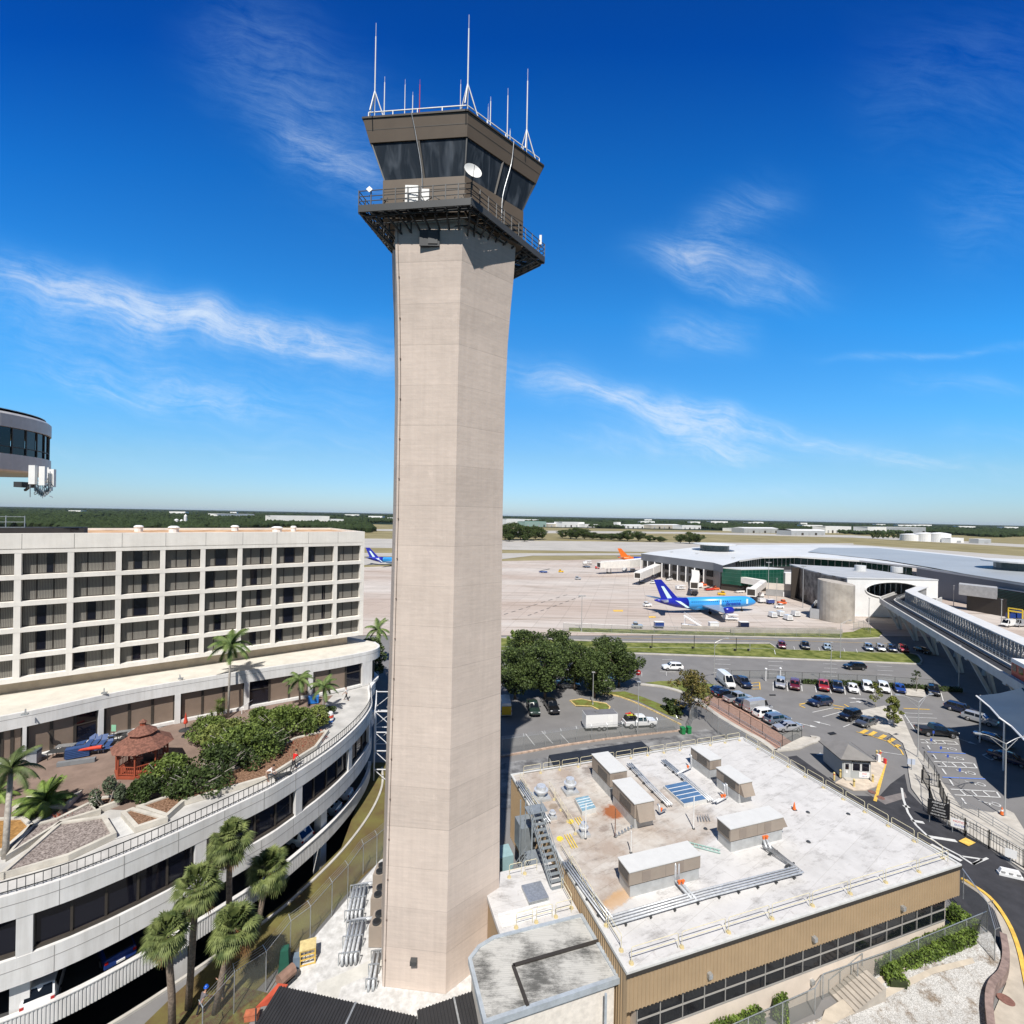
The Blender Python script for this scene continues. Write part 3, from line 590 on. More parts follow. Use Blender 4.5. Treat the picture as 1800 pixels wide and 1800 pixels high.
d1=V((.8,.6,0)); n1=V((.6,-.8,0))           # along the facade, and outwards
P0=V((-53.85,51.55,0))                        # pier at photo x=41
BAY=4.24; Z0=16.7; ST=2.9; ZB=33.0
def HP(s,o,z): p=P0+d1*s+n1*o; return V((p.x,p.y,z))
xa,xb=-3*BAY,8.98*BAY
# block body set back behind the grid
def hbox(b,s0,s1,o0,o1,z0,z1): b.hexa([HP(s0,o0,z0),HP(s1,o0,z0),HP(s1,o1,z0),HP(s0,o1,z0),HP(s0,o0,z1),HP(s1,o0,z1),HP(s1,o1,z1),HP(s0,o1,z1)])
b=MB(); hbox(b,xa,xb-.02,-18,-1.05,Z0-.02,ZB-.5); b.build('block_wall',HW,HT)
b=MB(); hbox(b,xa,xb,-1.0,.0,ZB-1.75,ZB); 
hbox(b,xa,xb,-18.3,-18.01,Z0,ZB); hbox(b,xb,xb+.25,-18.3,0.,Z0,ZB); b.build('parapet',HW,HT)
for k in range(-3,9): b=MB(); hbox(b,k*BAY+.27,k*BAY+.30,.0,.006,ZB-1.7,ZB-.02); b.build('panel_joint',BRZ,HT)
b=MB(); hbox(b,xa,xb-.02,-17.9,-1.02,ZB-.5,ZB-.3); b.build('block_roof',mat('rust_gravel_roof',(.46,.24,.12),.95,.25,.4,(.55,.38,.24),spec=.1),HT)
b=MB(); 
for k in range(-3,10):
    hbox(b,k*BAY-.27,k*BAY+.27,-1.0,-.02,Z0,ZB-1.75) if k<9 else hbox(b,k*BAY-.42,k*BAY-.09,-1.0,-.02,Z0,ZB-1.75)
b.build('pier',HW,HT)
b=MB()
for r in range(6):
    z=Z0+r*ST-(0 if r==0 else .36)
    hbox(b,xa,xb,-1.0,.0,z,z+.5)
b.build('spandrel',HW,HT)
rnd=random.Random(11)
def win_mesh(kind):
    w0,w1=.27,BAY-.27; z0,z1=.14,2.54
    fr=MB(); 
    def qb(m,s0,s1,o0,o1,a,c): p=[d1*s0+n1*o0,d1*s1+n1*o0,d1*s1+n1*o1,d1*s0+n1*o1]; m.hexa([V((*q.xy,a)) for q in p]+[V((*q.xy,c)) for q in p])
    for s in (w0+.04,w0+(w1-w0)*.3,w0+(w1-w0)*.68,w1-.04): qb(fr,s-.06,s+.06,-.86,-.74,z0,z1)
    for z in (z0,z1-.12): qb(fr,w0,w1,-.85,-.75,z,z+.1)
    gl=MB(); qb(gl,w0,w1,-.83,-.81,z0,z1)
    segs=[(w0+.1,w0+(w1-w0)*.29),(w0+(w1-w0)*.32,w0+(w1-w0)*.66),(w0+(w1-w0)*.7,w1-.1)]
    if kind==5: segs=[(segs[0][0],segs[0][1]+.05),(segs[1][0]-.02,segs[1][1]-.2),(segs[2][0]+.12,segs[2][1])]
    if kind==1: segs[1]=(segs[1][0]+.75,segs[1][1])
    if kind==2: segs.pop(1)
    if kind==3: segs.pop(0)
    if kind==4: segs[1]=(segs[1][0],segs[1][1]-.55)
    cu=[]
    for a,c in segs: q_=MB(); qb(q_,a,c,-.80,-.78,z0+.04,z1-.1); cu.append(q_)
    return fr,gl,cu
root0=P0
protos={}
for r in range(5):
    for k in range(-2,9):
        kind=rnd.choice((0,0,0,0,0,5,5,5,1,4,0,2,1,3)) ; 
        if (r,k) in ((4,4),(4,6),(2,6),(1,6)): kind=2
        off=P0+d1*(k*BAY)+V((0,0,Z0+r*ST))
        if kind not in protos:
            fr,gl,cu=win_mesh(kind)
            pass
            f=fr.build('window',BRZ,HT,local=True); g=gl.build('glazing',DG,f,local=True)
            for c_ in cu: c_.build('curtain',CURT,f,local=True)
            protos[kind]=f
        else: f=dup(protos[kind])
        f.location=off-V(HT.location)
# roof gear
b=MB(); hbox(b,-2*BAY,1.2*BAY,-6.5,-2.5,ZB-.3,ZB+.55); b.build('roof_platform',mat('dark_platform',(.03,.03,.032),.8,.1,2),HT)
b=MB(); 
for k in range(7):
    p=HP(-9+k*1.5,-3,ZB-.3); b.beam(p,p+V((0,0,2.2)),.07,.07)
for z in (.9,1.5,2.1): b.beam(HP(-9,-3,ZB-.3+z),HP(0,-3,ZB-.3+z),.06,.06)
b.build('roof_railing',TM['galv'],HT)
b=MB()
for s,o,r_ in ((14,-9,.6),(27,-7,.7),(30,-10,.4),(10,-12,.5),(22,-13,.5)): b.cyl(HP(s,o,ZB-.3),HP(s,o,ZB+.3),r_,r_,10); b.ell(HP(s,o,ZB+.35),(r_*1.2,r_*1.2,.3),10,6)
b.build('roof_vent',TM['white'],HT)
# ledge roof, fascia and storefront of the podium
SE=[(-24.5*1.0-40,33.,0),(-52.6,43.6,0)]
SE=[V((-61,37.5)),V((-49.6,46.1)),V((-43.4,53.1)),V((-37.4,57.9)),V((-31.4,62.2)),V((-25.2,66.3)),V((-21.8,69.2)),V((-20.3,71.0)),V((-20.1,73.2)),V((-21.5,75.5))]
SEc=cr(SE,5); ZS=15.35; ZW=13.9; ZT=10.4
b=MB(); bk_=[HP(-5*BAY,-3,0).xy,HP(8.6*BAY,-3,0).xy]
b.poly([V((p.x,p.y,ZS)) for p in SEc]+[V((*HP(8.8*BAY,-6,0).xy,ZS)),V((*HP(-5*BAY,-6,0).xy,ZS))]); b.build('ledge_roof',LEDGE,HT)
b=MB(); hbox(b,xa-8,8.55*BAY,-2.5,-1.2,ZS-.2,Z0); b.build('ledge_wall',mat('tan_recess',(.45,.37,.28),.8,.1,1),HT)
b=MB(); b.sweep(SEc,[(0,ZW),(0,ZS+.06),(-.35,ZS+.06),(-.35,ZW)]); b.build('fascia',PW,HT)
b=MB(); b.sweep(SEc,[(.012,ZS-.42),(.012,ZS-.38),(-.02,ZS-.38),(-.02,ZS-.42)]); b.build('fascia_seam',mat('joint_grey',(.3,.29,.28),.8,0),HT)
def along(path):
    out=[0.]
    for a,c in zip(path,path[1:]): out.append(out[-1]+(c-a).length)
    return out
def at(path,ln,s):
    s=max(0,min(ln[-1]-1e-4,s))
    for i in range(len(path)-1):
        if ln[i+1]>s:
            t=(s-ln[i])/(ln[i+1]-ln[i]); d=(path[i+1]-path[i]).normalized(); return path[i].lerp(path[i+1],t),d
def cbox(b,path,ln,s0,s1,o0,o1,z0,z1):      # box following a curve (offset to its right)
    P=[]
    for s in (s0,s1):
        p,d=at(path,ln,s); n=V((d.y,-d.x)); P.append((p+n*o0,p+n*o1))
    q=[P[0][0],P[1][0],P[1][1],P[0][1]]
    b.hexa([V((*p,z0)) for p in q]+[V((*p,z1)) for p in q])
LN=along(SEc); tot=LN[-1]
# wall behind the storefront, sill and pilasters
b=MB(); b.sweep(SEc,[(-.75,ZT-.4),(-.75,ZW),(-1.2,ZW),(-1.2,ZT-.4)]); b.build('store_wall',mat('store_interior',(.03,.028,.025),.8,.1,1),HT)
b=MB(); b.sweep(SEc,[(-.1,ZT),(-.1,ZT+.32),(-.76,ZT+.32),(-.76,ZT)]); b.build('store_sill',PW,HT)
def sx(x,y=1260):        # curve length where the sight line through photo column x meets the fascia curve
    best=None
    for i in range(400):
        s=tot*i/399; p,d=at(SEc,LN,s); u=p.x/p.y*F
        if best is None or abs(u-uv(x,y)[0])<best[0]: best=(abs(u-uv(x,y)[0]),s)
    return best[1]
piers=[(40,46),(174,184),(308,317),(429,438),(542,549),(636,652)]
for x0,x1 in piers: b=MB(); cbox(b,SEc,LN,sx(x0),sx(x1),-.7,.02,ZT,ZW); b.build('pilaster',PW,HT)
bays=[(2,40),(47,174),(185,308),(318,429),(438,541),(550,636)]
for i,(x0,x1) in enumerate(bays):
    s0,s1=sx(x0),sx(x1); 
    if s1-s0<.5: continue
    n=max(2,round((s1-s0)/2.2)) if i else 2
    for k in range(n):
        a=s0+(s1-s0)*k/n; c=s0+(s1-s0)*(k+1)/n
        door=(i==1 and k==n-1) or (i==4 and k==0) or (i==5 and k==n-1)
        m=MB()
        for q in (a,c-.12): cbox(m,SEc,LN,q,q+.12,-.6,-.48,ZT+(.0 if door else .32),ZW)
        cbox(m,SEc,LN,a,c,-.6,-.48,ZW-.15,ZW-.02)
        if door: cbox(m,SEc,LN,a,c,-.6,-.48,ZT+2.2,ZT+2.32)
        f=m.build('door' if door else 'window',BRZ,HT)
        g=MB(); cbox(g,SEc,LN,a+.13,c-.13,-.57,-.55,ZT+(.05 if door else .34),ZW-.15); g.build('glazing',DG if door else BLIND,f)
# wall lamps on the ledge
for x,y in ((45,1254),(183,1217),(316,1192)):
    p=G(x,y,ZS+.1); m=MB(); m.beam(p+V((0,0,0)),p+V((0,0,.45)),.08,.08); m.beam(p+V((0,0,.4)),p+V((.45,-.5,.25)),.1,.08); m.box(p+V((.55,-.6,.12)),(.5,.3,.14),.4); m.build('floodlight',TM['galv'],HT)
# terrace deck and outer curved wall
PE=[V((-47.5,25.5)),V((-40.2,27.6)),V((-32.7,30.8)),V((-28.1,34.6)),V((-22.75,41.9)),V((-21.05,45.1)),V((-19.1,50.6)),V((-18.1,56.4)),V((-18.15,61.5)),V((-19.2,65.6)),V((-20.2,68.6)),V((-20.3,71.0))]
PEc=cr(PE,6); LP=along(PEc); ptot=LP[-1]
b=MB(); b.poly([V((p.x,p.y,ZT-.02)) for p in PEc]+[V((p.x,p.y,ZT-.02)) for p in reversed(SEc[:-8])]+[V((-75,40,ZT-.02))]); b.build('terrace_deck',DECK,HT)
def band(name,z0,z1,o,th,m,par=HT): q=MB(); q.sweep(PEc,[(o,z0),(o,z1),(o-th,z1),(o-th,z0)]); return q.build(name,m,par)
band('parapet_band',8.95,10.62,.25,.55,PW)
band('floor_band',4.5,6.35,.25,.6,PW)
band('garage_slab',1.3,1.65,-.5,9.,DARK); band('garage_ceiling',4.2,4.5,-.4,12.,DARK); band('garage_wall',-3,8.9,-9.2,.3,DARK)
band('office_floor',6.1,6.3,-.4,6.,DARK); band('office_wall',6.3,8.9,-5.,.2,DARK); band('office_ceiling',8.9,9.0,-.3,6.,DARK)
for z in (9.95,): q=MB(); q.sweep(PEc,[(.262,z),(.262,z+.04),(.2,z+.04),(.2,z)]); q.build('band_seam',M['joint_grey'],HT)
q=MB(); q.sweep(PEc,[(.262,5.6),(.262,5.64),(.2,5.64),(.2,5.6)]); q.build('band_seam',M['joint_grey'],HT)
def px_(x,y):
    best=None
    for i in range(600):
        s=ptot*i/599; p,d=at(PEc,LP,s); u=p.x/p.y*F
        if p.y<58 and (best is None or abs(u-uv(x,y)[0])<best[0]): best=(abs(u-uv(x,y)[0]),s)
    return best[1]
joints=[px_(x,y) for x,y in ((107,1550),(217,1510),(311,1470),(400,1425))]
gap=joints[1]-joints[0]; js=[joints[0]+gap*k for k in range(-3,11)]
for s in js:
    q=MB()
    if 0<s<ptot-2: cbox(q,PEc,LP,s,s+.035,.2,.262,8.96,10.6); q.build('panel_joint',M['joint_grey'],HT); q=MB(); cbox(q,PEc,LP,s-.2,s-.165,.2,.262,4.52,6.3); q.build('panel_joint',M['joint_grey'],HT)
# office windows: pilaster every four panes
cols=[px_(44,1640),px_(350,1500),px_(523,1410),px_(613,1330)]
cl=[cols[0]-(cols[1]-cols[0])]+cols+[cols[-1]+6.5]
for i,s in enumerate(cl):
    if s<0: continue
    m=MB(); cbox(m,PEc,LP,s-.4,s+.4,-.5,.22,6.35,8.95); m.build('pilaster',PW,HT)
for i in range(len(cl)-1):
    s0,s1=max(.3,cl[i]+.4),min(cl[i+1]-.4,ptot-.5); n=max(1,round((s1-s0)/(1.95)))
    for k in range(n):
        a=s0+(s1-s0)*k/n; c=s0+(s1-s0)*(k+1)/n
        m=MB(); cbox(m,PEc,LP,a,a+.09,-.28,-.1,6.35,8.95); cbox(m,PEc,LP,c-.05,c,-.28,-.1,6.35,8.95); cbox(m,PEc,LP,a,c,-.28,.02,6.35,6.55); f=m.build('window',BRZ,HT)
        g=MB(); cbox(g,PEc,LP,a+.09,c-.05,-.22,-.2,6.55,8.95); g.build('glazing',DG,f)
# ribbed garage parapet
q=MB(); 
s=.2
base=[(-.12,.95),(-.12,2.42)]
q.sweep(PEc[:52],[(.12,.95),(.12,2.42),(-.1,2.42),(-.1,.95)])
while s<LP[50]:
    cbox(q,PEc,LP,s,s+.1,.1,.17,.97,2.40); s+=.2
q.build('garage_parapet',PW,HT)
q=MB(); q.sweep(PEc[:52],[(.22,2.42),(.22,2.5),(-.15,2.5),(-.15,2.42)]); q.build('parapet_cap',PW,HT)
for x,y in ((30,1740),(322,1640),(575,1440)):
    s=px_(x,y); m=MB(); cbox(m,PEc,LP,s-.5,s+.5,-1.2,-.35,-3,4.5); m.build('column',PW,HT)
q=MB(); q.sweep(PEc[:56],[(1.9,-3.2),(1.9,.12),(1.65,.12),(1.65,-3.2)]); tag(q.build('moat_kerb',CON),kind='structure')
q=MB(); q.sweep(PEc[:56],[(1.64,-3.2),(1.64,-3.),(-9,-3.),(-9,-3.2)]); tag(q.build('lower_garage_floor',mat('shade_dark_pit_floor',(.02,.02,.02),.95,.1,1)),kind='structure')  # floor coloured near black to stand in for the deep shade down there
# terrace railing
q=MB(); s=.0
rp=[p for p in PEc]
for o,z in ((.0,11.45),(.0,10.75)): q.sweep(PEc[:-8],[(o+.03,z),(o+.03,z+.06),(o-.03,z+.06),(o-.03,z)])
while s<LP[len(PEc)-9]:
    p,d=at(PEc,LP,s); q.box((p.x,p.y,10.62),(.035,.035,.85),math.atan2(d.y,d.x)); s+=.42
q.build('terrace_railing',TM['dark'],HT)
b=MB(); b.poly([G(x,y,ZT) for x,y in ((-40,1345),(60,1322),(205,1303),(330,1264),(440,1246),(545,1226),(585,1222),(560,1250),(560,1290),(470,1360),(330,1410),(215,1424),(160,1420),(150,1432),(60,1436),(-40,1445))]); b.build('terrace_paving',TERR,HT)
# planters on the terrace
def planter(name,pix,label,soil,h=.45,cat='planter'):
    p=[G(x,y,ZT) for x,y in pix]; c=sum(p,V((0,0,0)))/len(p); t=thing(name,label,cat,c,group='planting beds on the hotel terrace')
    b=MB(); b.sweep([q.xy for q in p],[(.15,ZT),(.15,ZT+h),(-.15,ZT+h),(-.15,ZT)],True); b.build('rim',mat('planter_concrete',(.52,.49,.43),.85,.12,.9),t)
    b=MB(); b.poly([q+V((0,0,h-.12)) for q in p]); b.build('soil',soil,t); return t
PEB=mat('pebble_mulch',(.19,.155,.14),.95,.35,7,(.30,.26,.24),bump=1,bscale=16,spec=.1,detail=8); BARK=mat('bark_mulch',(.16,.085,.05),.95,.4,6,(.24,.15,.10),bump=1,bscale=14,spec=.05); STRAW=mat('pine_straw',(.34,.19,.07),.95,.3,4,bump=.8,bscale=14,spec=.05)
planter('planting_bed',[(-20,1552),(4,1545),(106,1455),(182,1444),(200,1474),(120,1512)],'large grey pebble bed beside the railing, left of the pale path',PEB)
planter('planting_bed',[(217,1436),(232,1430),(288,1446),(240,1462)],'small brown mulch wedge right of the pale path',BARK)
planter('planting_bed',[(245,1425),(310,1402),(420,1355),(520,1303),(575,1290),(555,1318),(470,1372),(322,1415),(293,1441)],'long mulch bed under the sea grape trees along the terrace walk',BARK)
planter('planting_bed',[(27,1427),(48,1410),(125,1408),(140,1400),(118,1420),(62,1430)],'angular mulch bed under the bushy green palm shrub',BARK)
planter('planting_bed',[(162,1412),(172,1429),(207,1416),(212,1406)],'small bed under the grey green bush by the gazebo',BARK)
planter('planting_bed',[(-40,1450),(40,1446),(54,1460),(10,1500),(-40,1520)],'straw covered bed at the foot of the tall leaning palm',STRAW)
planter('planting_bed',[(56,1460),(100,1448),(160,1418),(172,1432),(108,1452),(16,1510)],'shaded grey bed with red bromeliads between two low walls',PEB)
b=MB(); b.poly([G(x,y,ZT+.02) for x,y in ((180,1446),(214,1434),(240,1463),(200,1476))]); b.build('terrace_path',mat('new_concrete',(.52,.52,.51),.85,.1,1),HT)
# ---- round restaurant cantilever at the upper left
RC=(-76.3,60.,0); RB_=thing('rotunda','round grey rooftop restaurant with dark windows and metal bands','rotunda',RC)
GM=mat('rotunda_metal',(.46,.445,.44),.5,.06,1,metal=.1)
b=MB(); b.lathe((RC[0],RC[1],0),[(9,40.4),(12.4,40.4),(12.6,40.6),(12.6,42.6),(9,42.6)],64); b.build('lower_band',GM,RB_)
b=MB(); b.lathe((RC[0],RC[1],0),[(9,46.0),(12.6,46.0),(12.6,47.6),(12.3,47.9),(1,48.2)],64); b.build('roof_band',GM,RB_)
for k in range(26):
    a0=R(-170)+R(9.)*k; b=MB(); q=[(RC[0]+12.3*math.cos(t),RC[1]+12.3*math.sin(t)) for t in (a0+.01,a0+R(9.)-.01)]
    b.add([(q[0][0],q[0][1],42.6),(q[1][0],q[1][1],42.6),(q[1][0],q[1][1],46.0),(q[0][0],q[0][1],46.0)],[(0,1,2,3)]); f=b.build('window',DG,RB_)
    b=MB(); b.box((RC[0]+12.36*math.cos(a0),RC[1]+12.36*math.sin(a0),42.6),(.16,.12,3.4),a0); b.build('mullion',BRZ,f)
b=MB(); b.lathe((RC[0],RC[1],0),[(12.25,43.5),(12.4,43.5),(12.4,43.6),(12.25,43.6)],64); b.build('window_rail',BRZ,RB_)
b=MB(); b.lathe((RC[0],RC[1],0),[(5,32.7),(5,40.5)],24); b.build('core',PW,RB_)
b=MB(); b.lathe((RC[0],RC[1],0),[(12.0,48.25),(12.0,48.32),(11.9,48.32),(11.9,48.25)],64); b.build('roof_railing',TM['galv'],RB_)
AC=thing('cell_antenna_cluster','cluster of white cell antenna panels hung under the edge of the rotunda','cell antenna',PD(74,870,53))
for x0,x1,y0,y1,dd in ((52,64,818,851,52.2),(70,81,820,853,52.6),(86,97,825,856,53.4),(78,88,822,848,54)):
    a,c=PD(x0,y1,dd),PD(x1,y0,dd); b=MB(); b.box(((a.x+c.x)/2,dd,a.z),(c.x-a.x,.28,c.z-a.z)); b.build('panel_antenna',TM['white'],AC)
b=MB(); r9=random.Random(3)
for k in range(26):
    p=PD(r9.uniform(60,92),r9.uniform(845,872),r9.uniform(52.5,54)); q=p+V((r9.uniform(-.7,.7),r9.uniform(-.4,.4),r9.uniform(-.3,.7))); b.beam(p,q,.07,.07)
for k in range(9): p=PD(62+k*3.2,876-abs(k-4)*2.5,53); b.beam(p,p+V((0,0,2.4)),.05,.05); b.box(p+V((0,.1,.2)),(.3,.2,.45))
b.beam(PD(53,818,52.4),PD(53,874,52.4),.06,.06)
b.build('mounting_frame',TM['galv'],AC)
b=MB(); b.box(PD(44,857,53),(.9,1.6,.6)); b.beam(PD(44,862,53),PD(60,850,52.6),.2,.2); b.build('bracket',TM['dark'],AC)
# ================= low brown building in front, its roof and all that stands there
ZR=6.8; O=V((7.95,30.27,0)); e1=V((.9505,.3111,0)); e2=V((-.312,.950,0)); LA,LB=32.56,24.0
def B3(a,c,z): p=O+e1*a+e2*c; return V((p.x,p.y,z))
def ab(x,y,z=ZR):         # photo pixel on a level -> building coordinates
    p=G(x,y,z)-O; p.z=0; det=e1.x*e2.y-e1.y*e2.x; return ((p.x*e2.y-p.y*e2.x)/det,(e1.x*p.y-e1.y*p.x)/det)
def bb_(b,a0,a1,c0,c1,z0,z1): b.hexa([B3(a0,c0,z0),B3(a1,c0,z0),B3(a1,c1,z0),B3(a0,c1,z0),B3(a0,c0,z1),B3(a1,c0,z1),B3(a1,c1,z1),B3(a0,c1,z1)]); return b
RZ=math.atan2(e1.y,e1.x)
TAN=mat('tan_ribbed_metal',(.37,.268,.162),.55,.05,.6,spec=.3); CRM=mat('cream_wall',(.66,.57,.48),.85,.07,.5,spec=.15); MUL=mat('mullion_aluminium',(.40,.385,.36),.4,.05,2,metal=.3)
YR=mat('guard_rail_cream',(.66,.60,.42),.5,.1,3); YP=mat('safety_yellow',(.80,.58,.05),.5,.1,3); PIPE=mat('pipe_jacket',(.56,.58,.60),.35,.15,4,metal=.25); HV=mat('hvac_tan',(.31,.26,.215),.55,.05,1,spec=.3); HG=mat('hvac_curb_galvanised',(.46,.47,.47),.5,.10,1.4,metal=.3); HTOP=mat('hvac_top',(.60,.60,.585),.6,.03,1.5); ORG=mat('valve_orange',(.75,.16,.03),.5,.1,3)
def roof_mat():
    m=mat('white_roof_membrane',(.74,.71,.67),.85,0,bump=.25,bscale=3,spec=.15); nt=m.node_tree; L=nt.links.new; b=nt.nodes['Principled BSDF']
    tc=nd(nt,'ShaderNodeTexCoord')
    def nz(sc,det,rough=.65,loc=(0,0,0),scl=(1,1,1)):
        mp=nd(nt,'ShaderNodeMapping'); mp.inputs['Location'].default_value=loc; mp.inputs['Scale'].default_value=scl; mp.inputs['Rotation'].default_value=(0,0,-RZ); L(tc.outputs['Object'],mp.inputs[0])
        n=sv(nd(nt,'ShaderNodeTexNoise'),Scale=sc,Detail=det,Roughness=rough); L(mp.outputs[0],n.inputs['Vector']); return n.outputs['Fac']
    def rmp(f,p0,p1,c0,c1): r=nd(nt,'ShaderNodeValToRGB'); e=r.color_ramp.elements; e[0].position=p0; e[1].position=p1; e[0].color=(*c0,1); e[1].color=(*c1,1); L(f,r.inputs[0]); return r.outputs[0]
    def mix(f,a,c,bt='MIX'):
        x=nd(nt,'ShaderNodeMixRGB',blend_type=bt)
        for i,q in enumerate((f,a,c)):
            if isinstance(q,(float,int)): x.inputs[i].default_value=q
            elif isinstance(q,tuple): x.inputs[i].default_value=(*q,1)
            else: L(q,x.inputs[i])
        return x.outputs[0]
    base=rmp(nz(.33,7),.38,.62,(.38,.315,.265),(.54,.51,.47))
    # the right-hand half was recoated: cleaner and whiter
    sp=nd(nt,'ShaderNodeSeparateXYZ'); mp=nd(nt,'ShaderNodeMapping'); mp.inputs['Rotation'].default_value=(0,0,-RZ); L(tc.outputs['Object'],mp.inputs[0]); L(mp.outputs[0],sp.inputs[0])
    edge=nd(nt,'ShaderNodeMath',operation='ADD'); L(sp.outputs['X'],edge.inputs[0]); w_=nd(nt,'ShaderNodeMath',operation='MULTIPLY'); L(nz(.5,4),w_.inputs[0]); w_.inputs[1].default_value=3.; L(w_.outputs[0],edge.inputs[1])
    clean=rmp(nz(.5,6),.3,.6,(.51,.50,.49),(.60,.59,.58))
    fr=nd(nt,'ShaderNodeMapRange'); fr.inputs[1].default_value=20.2; fr.inputs[2].default_value=22.4; L(edge.outputs[0],fr.inputs[0])
    fy=nd(nt,'ShaderNodeMapRange'); fy.inputs[1].default_value=4.6; fy.inputs[2].default_value=3.6; L(sp.outputs['Y'],fy.inputs[0])
    mxm=nd(nt,'ShaderNodeMath',operation='MAXIMUM'); L(fr.outputs[0],mxm.inputs[0]); L(fy.outputs[0],mxm.inputs[1])
    col=mix(mxm.outputs[0],base,clean)
    col=mix(1.,col,rmp(nz(.9,10,.8,(4,1,0),(.45,1.3,1)),(.34),.48,(.60,.59,.585),(1,1,1)),'MULTIPLY')
    col=mix(1.,col,rmp(nz(1.6,7,.7,(9,1,0),(1.5,.7,1)),.30,.40,(.78,.75,.73),(1,1,1)),'MULTIPLY')
    sx_=nd(nt,'ShaderNodeTexBrick'); sx_.offset=.5; sv(sx_,Scale=1.,Mortar_Size=.02,Brick_Width=9.,Row_Height=1.9); L(mp.outputs[0],sx_.inputs['Vector']); sx_.inputs['Color1'].default_value=(1,1,1,1); sx_.inputs['Color2'].default_value=(.95,.95,.95,1); sx_.inputs['Mortar'].default_value=(.83,.82,.80,1)
    col=mix(1.,col,sx_.outputs[0],'MULTIPLY')
    for (x,y,r0,sq,cc,am) in STAINS:
        a,c=ab(x,y); vm=nd(nt,'ShaderNodeMath',operation='SUBTRACT'); L(sp.outputs['X'],vm.inputs[0]); vm.inputs[1].default_value=a
        vn=nd(nt,'ShaderNodeMath',operation='SUBTRACT'); L(sp.outputs['Y'],vn.inputs[0]); vn.inputs[1].default_value=c
        q=nd(nt,'ShaderNodeCombineXYZ'); k1=nd(nt,'ShaderNodeMath',operation='MULTIPLY'); L(vm.outputs[0],k1.inputs[0]); k1.inputs[1].default_value=1/(r0*sq); k2=nd(nt,'ShaderNodeMath',operation='MULTIPLY'); L(vn.outputs[0],k2.inputs[0]); k2.inputs[1].default_value=1/r0
        L(k1.outputs[0],q.inputs[0]); L(k2.outputs[0],q.inputs[1]); ln=nd(nt,'ShaderNodeVectorMath',operation='LENGTH'); L(q.outputs[0],ln.inputs[0])
        nn=nz(1.3,6,.7,(a,c,0)); s=nd(nt,'ShaderNodeMath',operation='MULTIPLY_ADD'); L(nn,s.inputs[0]); s.inputs[1].default_value=1.6; L(ln.outputs['Value'],s.inputs[2])
        f=nd(nt,'ShaderNodeMapRange'); f.inputs[1].default_value=1.75; f.inputs[2].default_value=1.35; f.inputs[3].default_value=0; f.inputs[4].default_value=am; L(s.outputs[0],f.inputs[0])
        col=mix(f.outputs[0],col,cc)
    L(col,b.inputs['Base Color']); return m
STAINS=[(1177,1448,1.3,1.3,(.30,.10,.035),.95),(1130,1590,.75,3.,(.55,.32,.13),.6),(1160,1371,1.1,1.4,(.20,.17,.15),.7),(1147,1472,.45,1.6,(.25,.2,.17),.6),(1069,1418,.5,1.6,(.22,.17,.12),.6)]
RM=roof_mat()
RB2=thing('equipment_building','low brown ribbed building with a white roof full of air handlers, long dark window band','building',O,RZ)
# body, fascia with real ribs, window band
b=MB(); bb_(b,.9,LA-1.3,.3,LB-.5,-1.6,ZR-.4); b.build('wall',CRM,RB2)
def ribbed(b,pa,pc,z0,z1,out,pitch=.3,dep=.05):
    L_=(pc-pa).length; d=(pc-pa)/L_; n=int(L_/pitch); P=[]
    for i in range(n):
        for f,o in ((0,0),(.55,0),(.65,dep),(.9,dep)): P.append(pa+d*((i+f)*pitch)+out*o)
    P.append(pc); lo=[V((p.x,p.y,z0)) for p in P]; hi=[V((p.x,p.y,z1)) for p in P]
    b.rings([lo,hi],False,False)
b=MB(); ribbed(b,B3(0,0,0),B3(LA,0,0),4.25,ZR-.1,-e2); bb_(b,0.,LA,.02,.29,4.25,ZR-.1); bb_(b,LA-1.29,LA-.92,.3,1.5,4.25,ZR-.4); b.build('fascia',TAN,RB2)
b=MB(); ribbed(b,B3(LA,0,0),B3(LA,LB,0),4.25,ZR-.1,e1); bb_(b,LA-.9,LA-.02,.92,LB,4.25,ZR-.1); b.build('fascia',TAN,RB2)
b=MB(); ribbed(b,B3(0,LB,0),B3(0,0,0),0.,ZR-.1,-e1); bb_(b,.02,.88,.93,LB,0.,ZR-.1); b.build('fascia',TAN,RB2)
b=MB(); bb_(b,0,LA,0,LB,ZR-.3,ZR); b.build('roof',RM,RB2)
b=MB()
for q in ((-.08,LA+.08,-.08,.12),(-.08,LA+.08,LB-.12,LB+.08),(-.08,.12,.12,LB-.12),(LA-.12,LA+.08,.12,LB-.12)): bb_(b,*q,ZR-.1,ZR+.12)
b.build('roof_edge',mat('white_coping',(.57,.57,.55),.6,.08,2),RB2)
b=MB(); bb_(b,-.1,LA+.1,-.1,-.07,ZR-.28,ZR-.02); b.build('gutter',TM['seam'],RB2)
nw=17; wx=(LA-2.3)/nw
for k in range(nw):
    for r,(z0,z1) in enumerate(((2.3,3.15),(3.24,4.1))):
        m=MB(); a0=.9+k*wx; bb_(m,a0,a0+wx,.2,.3,z0-.06,z0); bb_(m,a0,a0+.05,.2,.3,z0,z1+.05); f=m.build('window',MUL,RB2)
        g=MB(); bb_(g,a0+.05,a0+wx,.27,.29,z0,z1); g.build('glazing',mat('blue_black_glass',(.006,.008,.012),.08,0,spec=.3),f)
for k in range(3):
    a=6.2+k*9.5; m=MB(); bb_(m,a,a+.32,-.28,-.02,4.8,5.12); m.build('wall_lamp',TM['galv'],RB2)
m=MB(); bb_(m,12.6,13.5,.24,.3,-1.3,.75); f=m.build('door',TM['dark'],RB2)
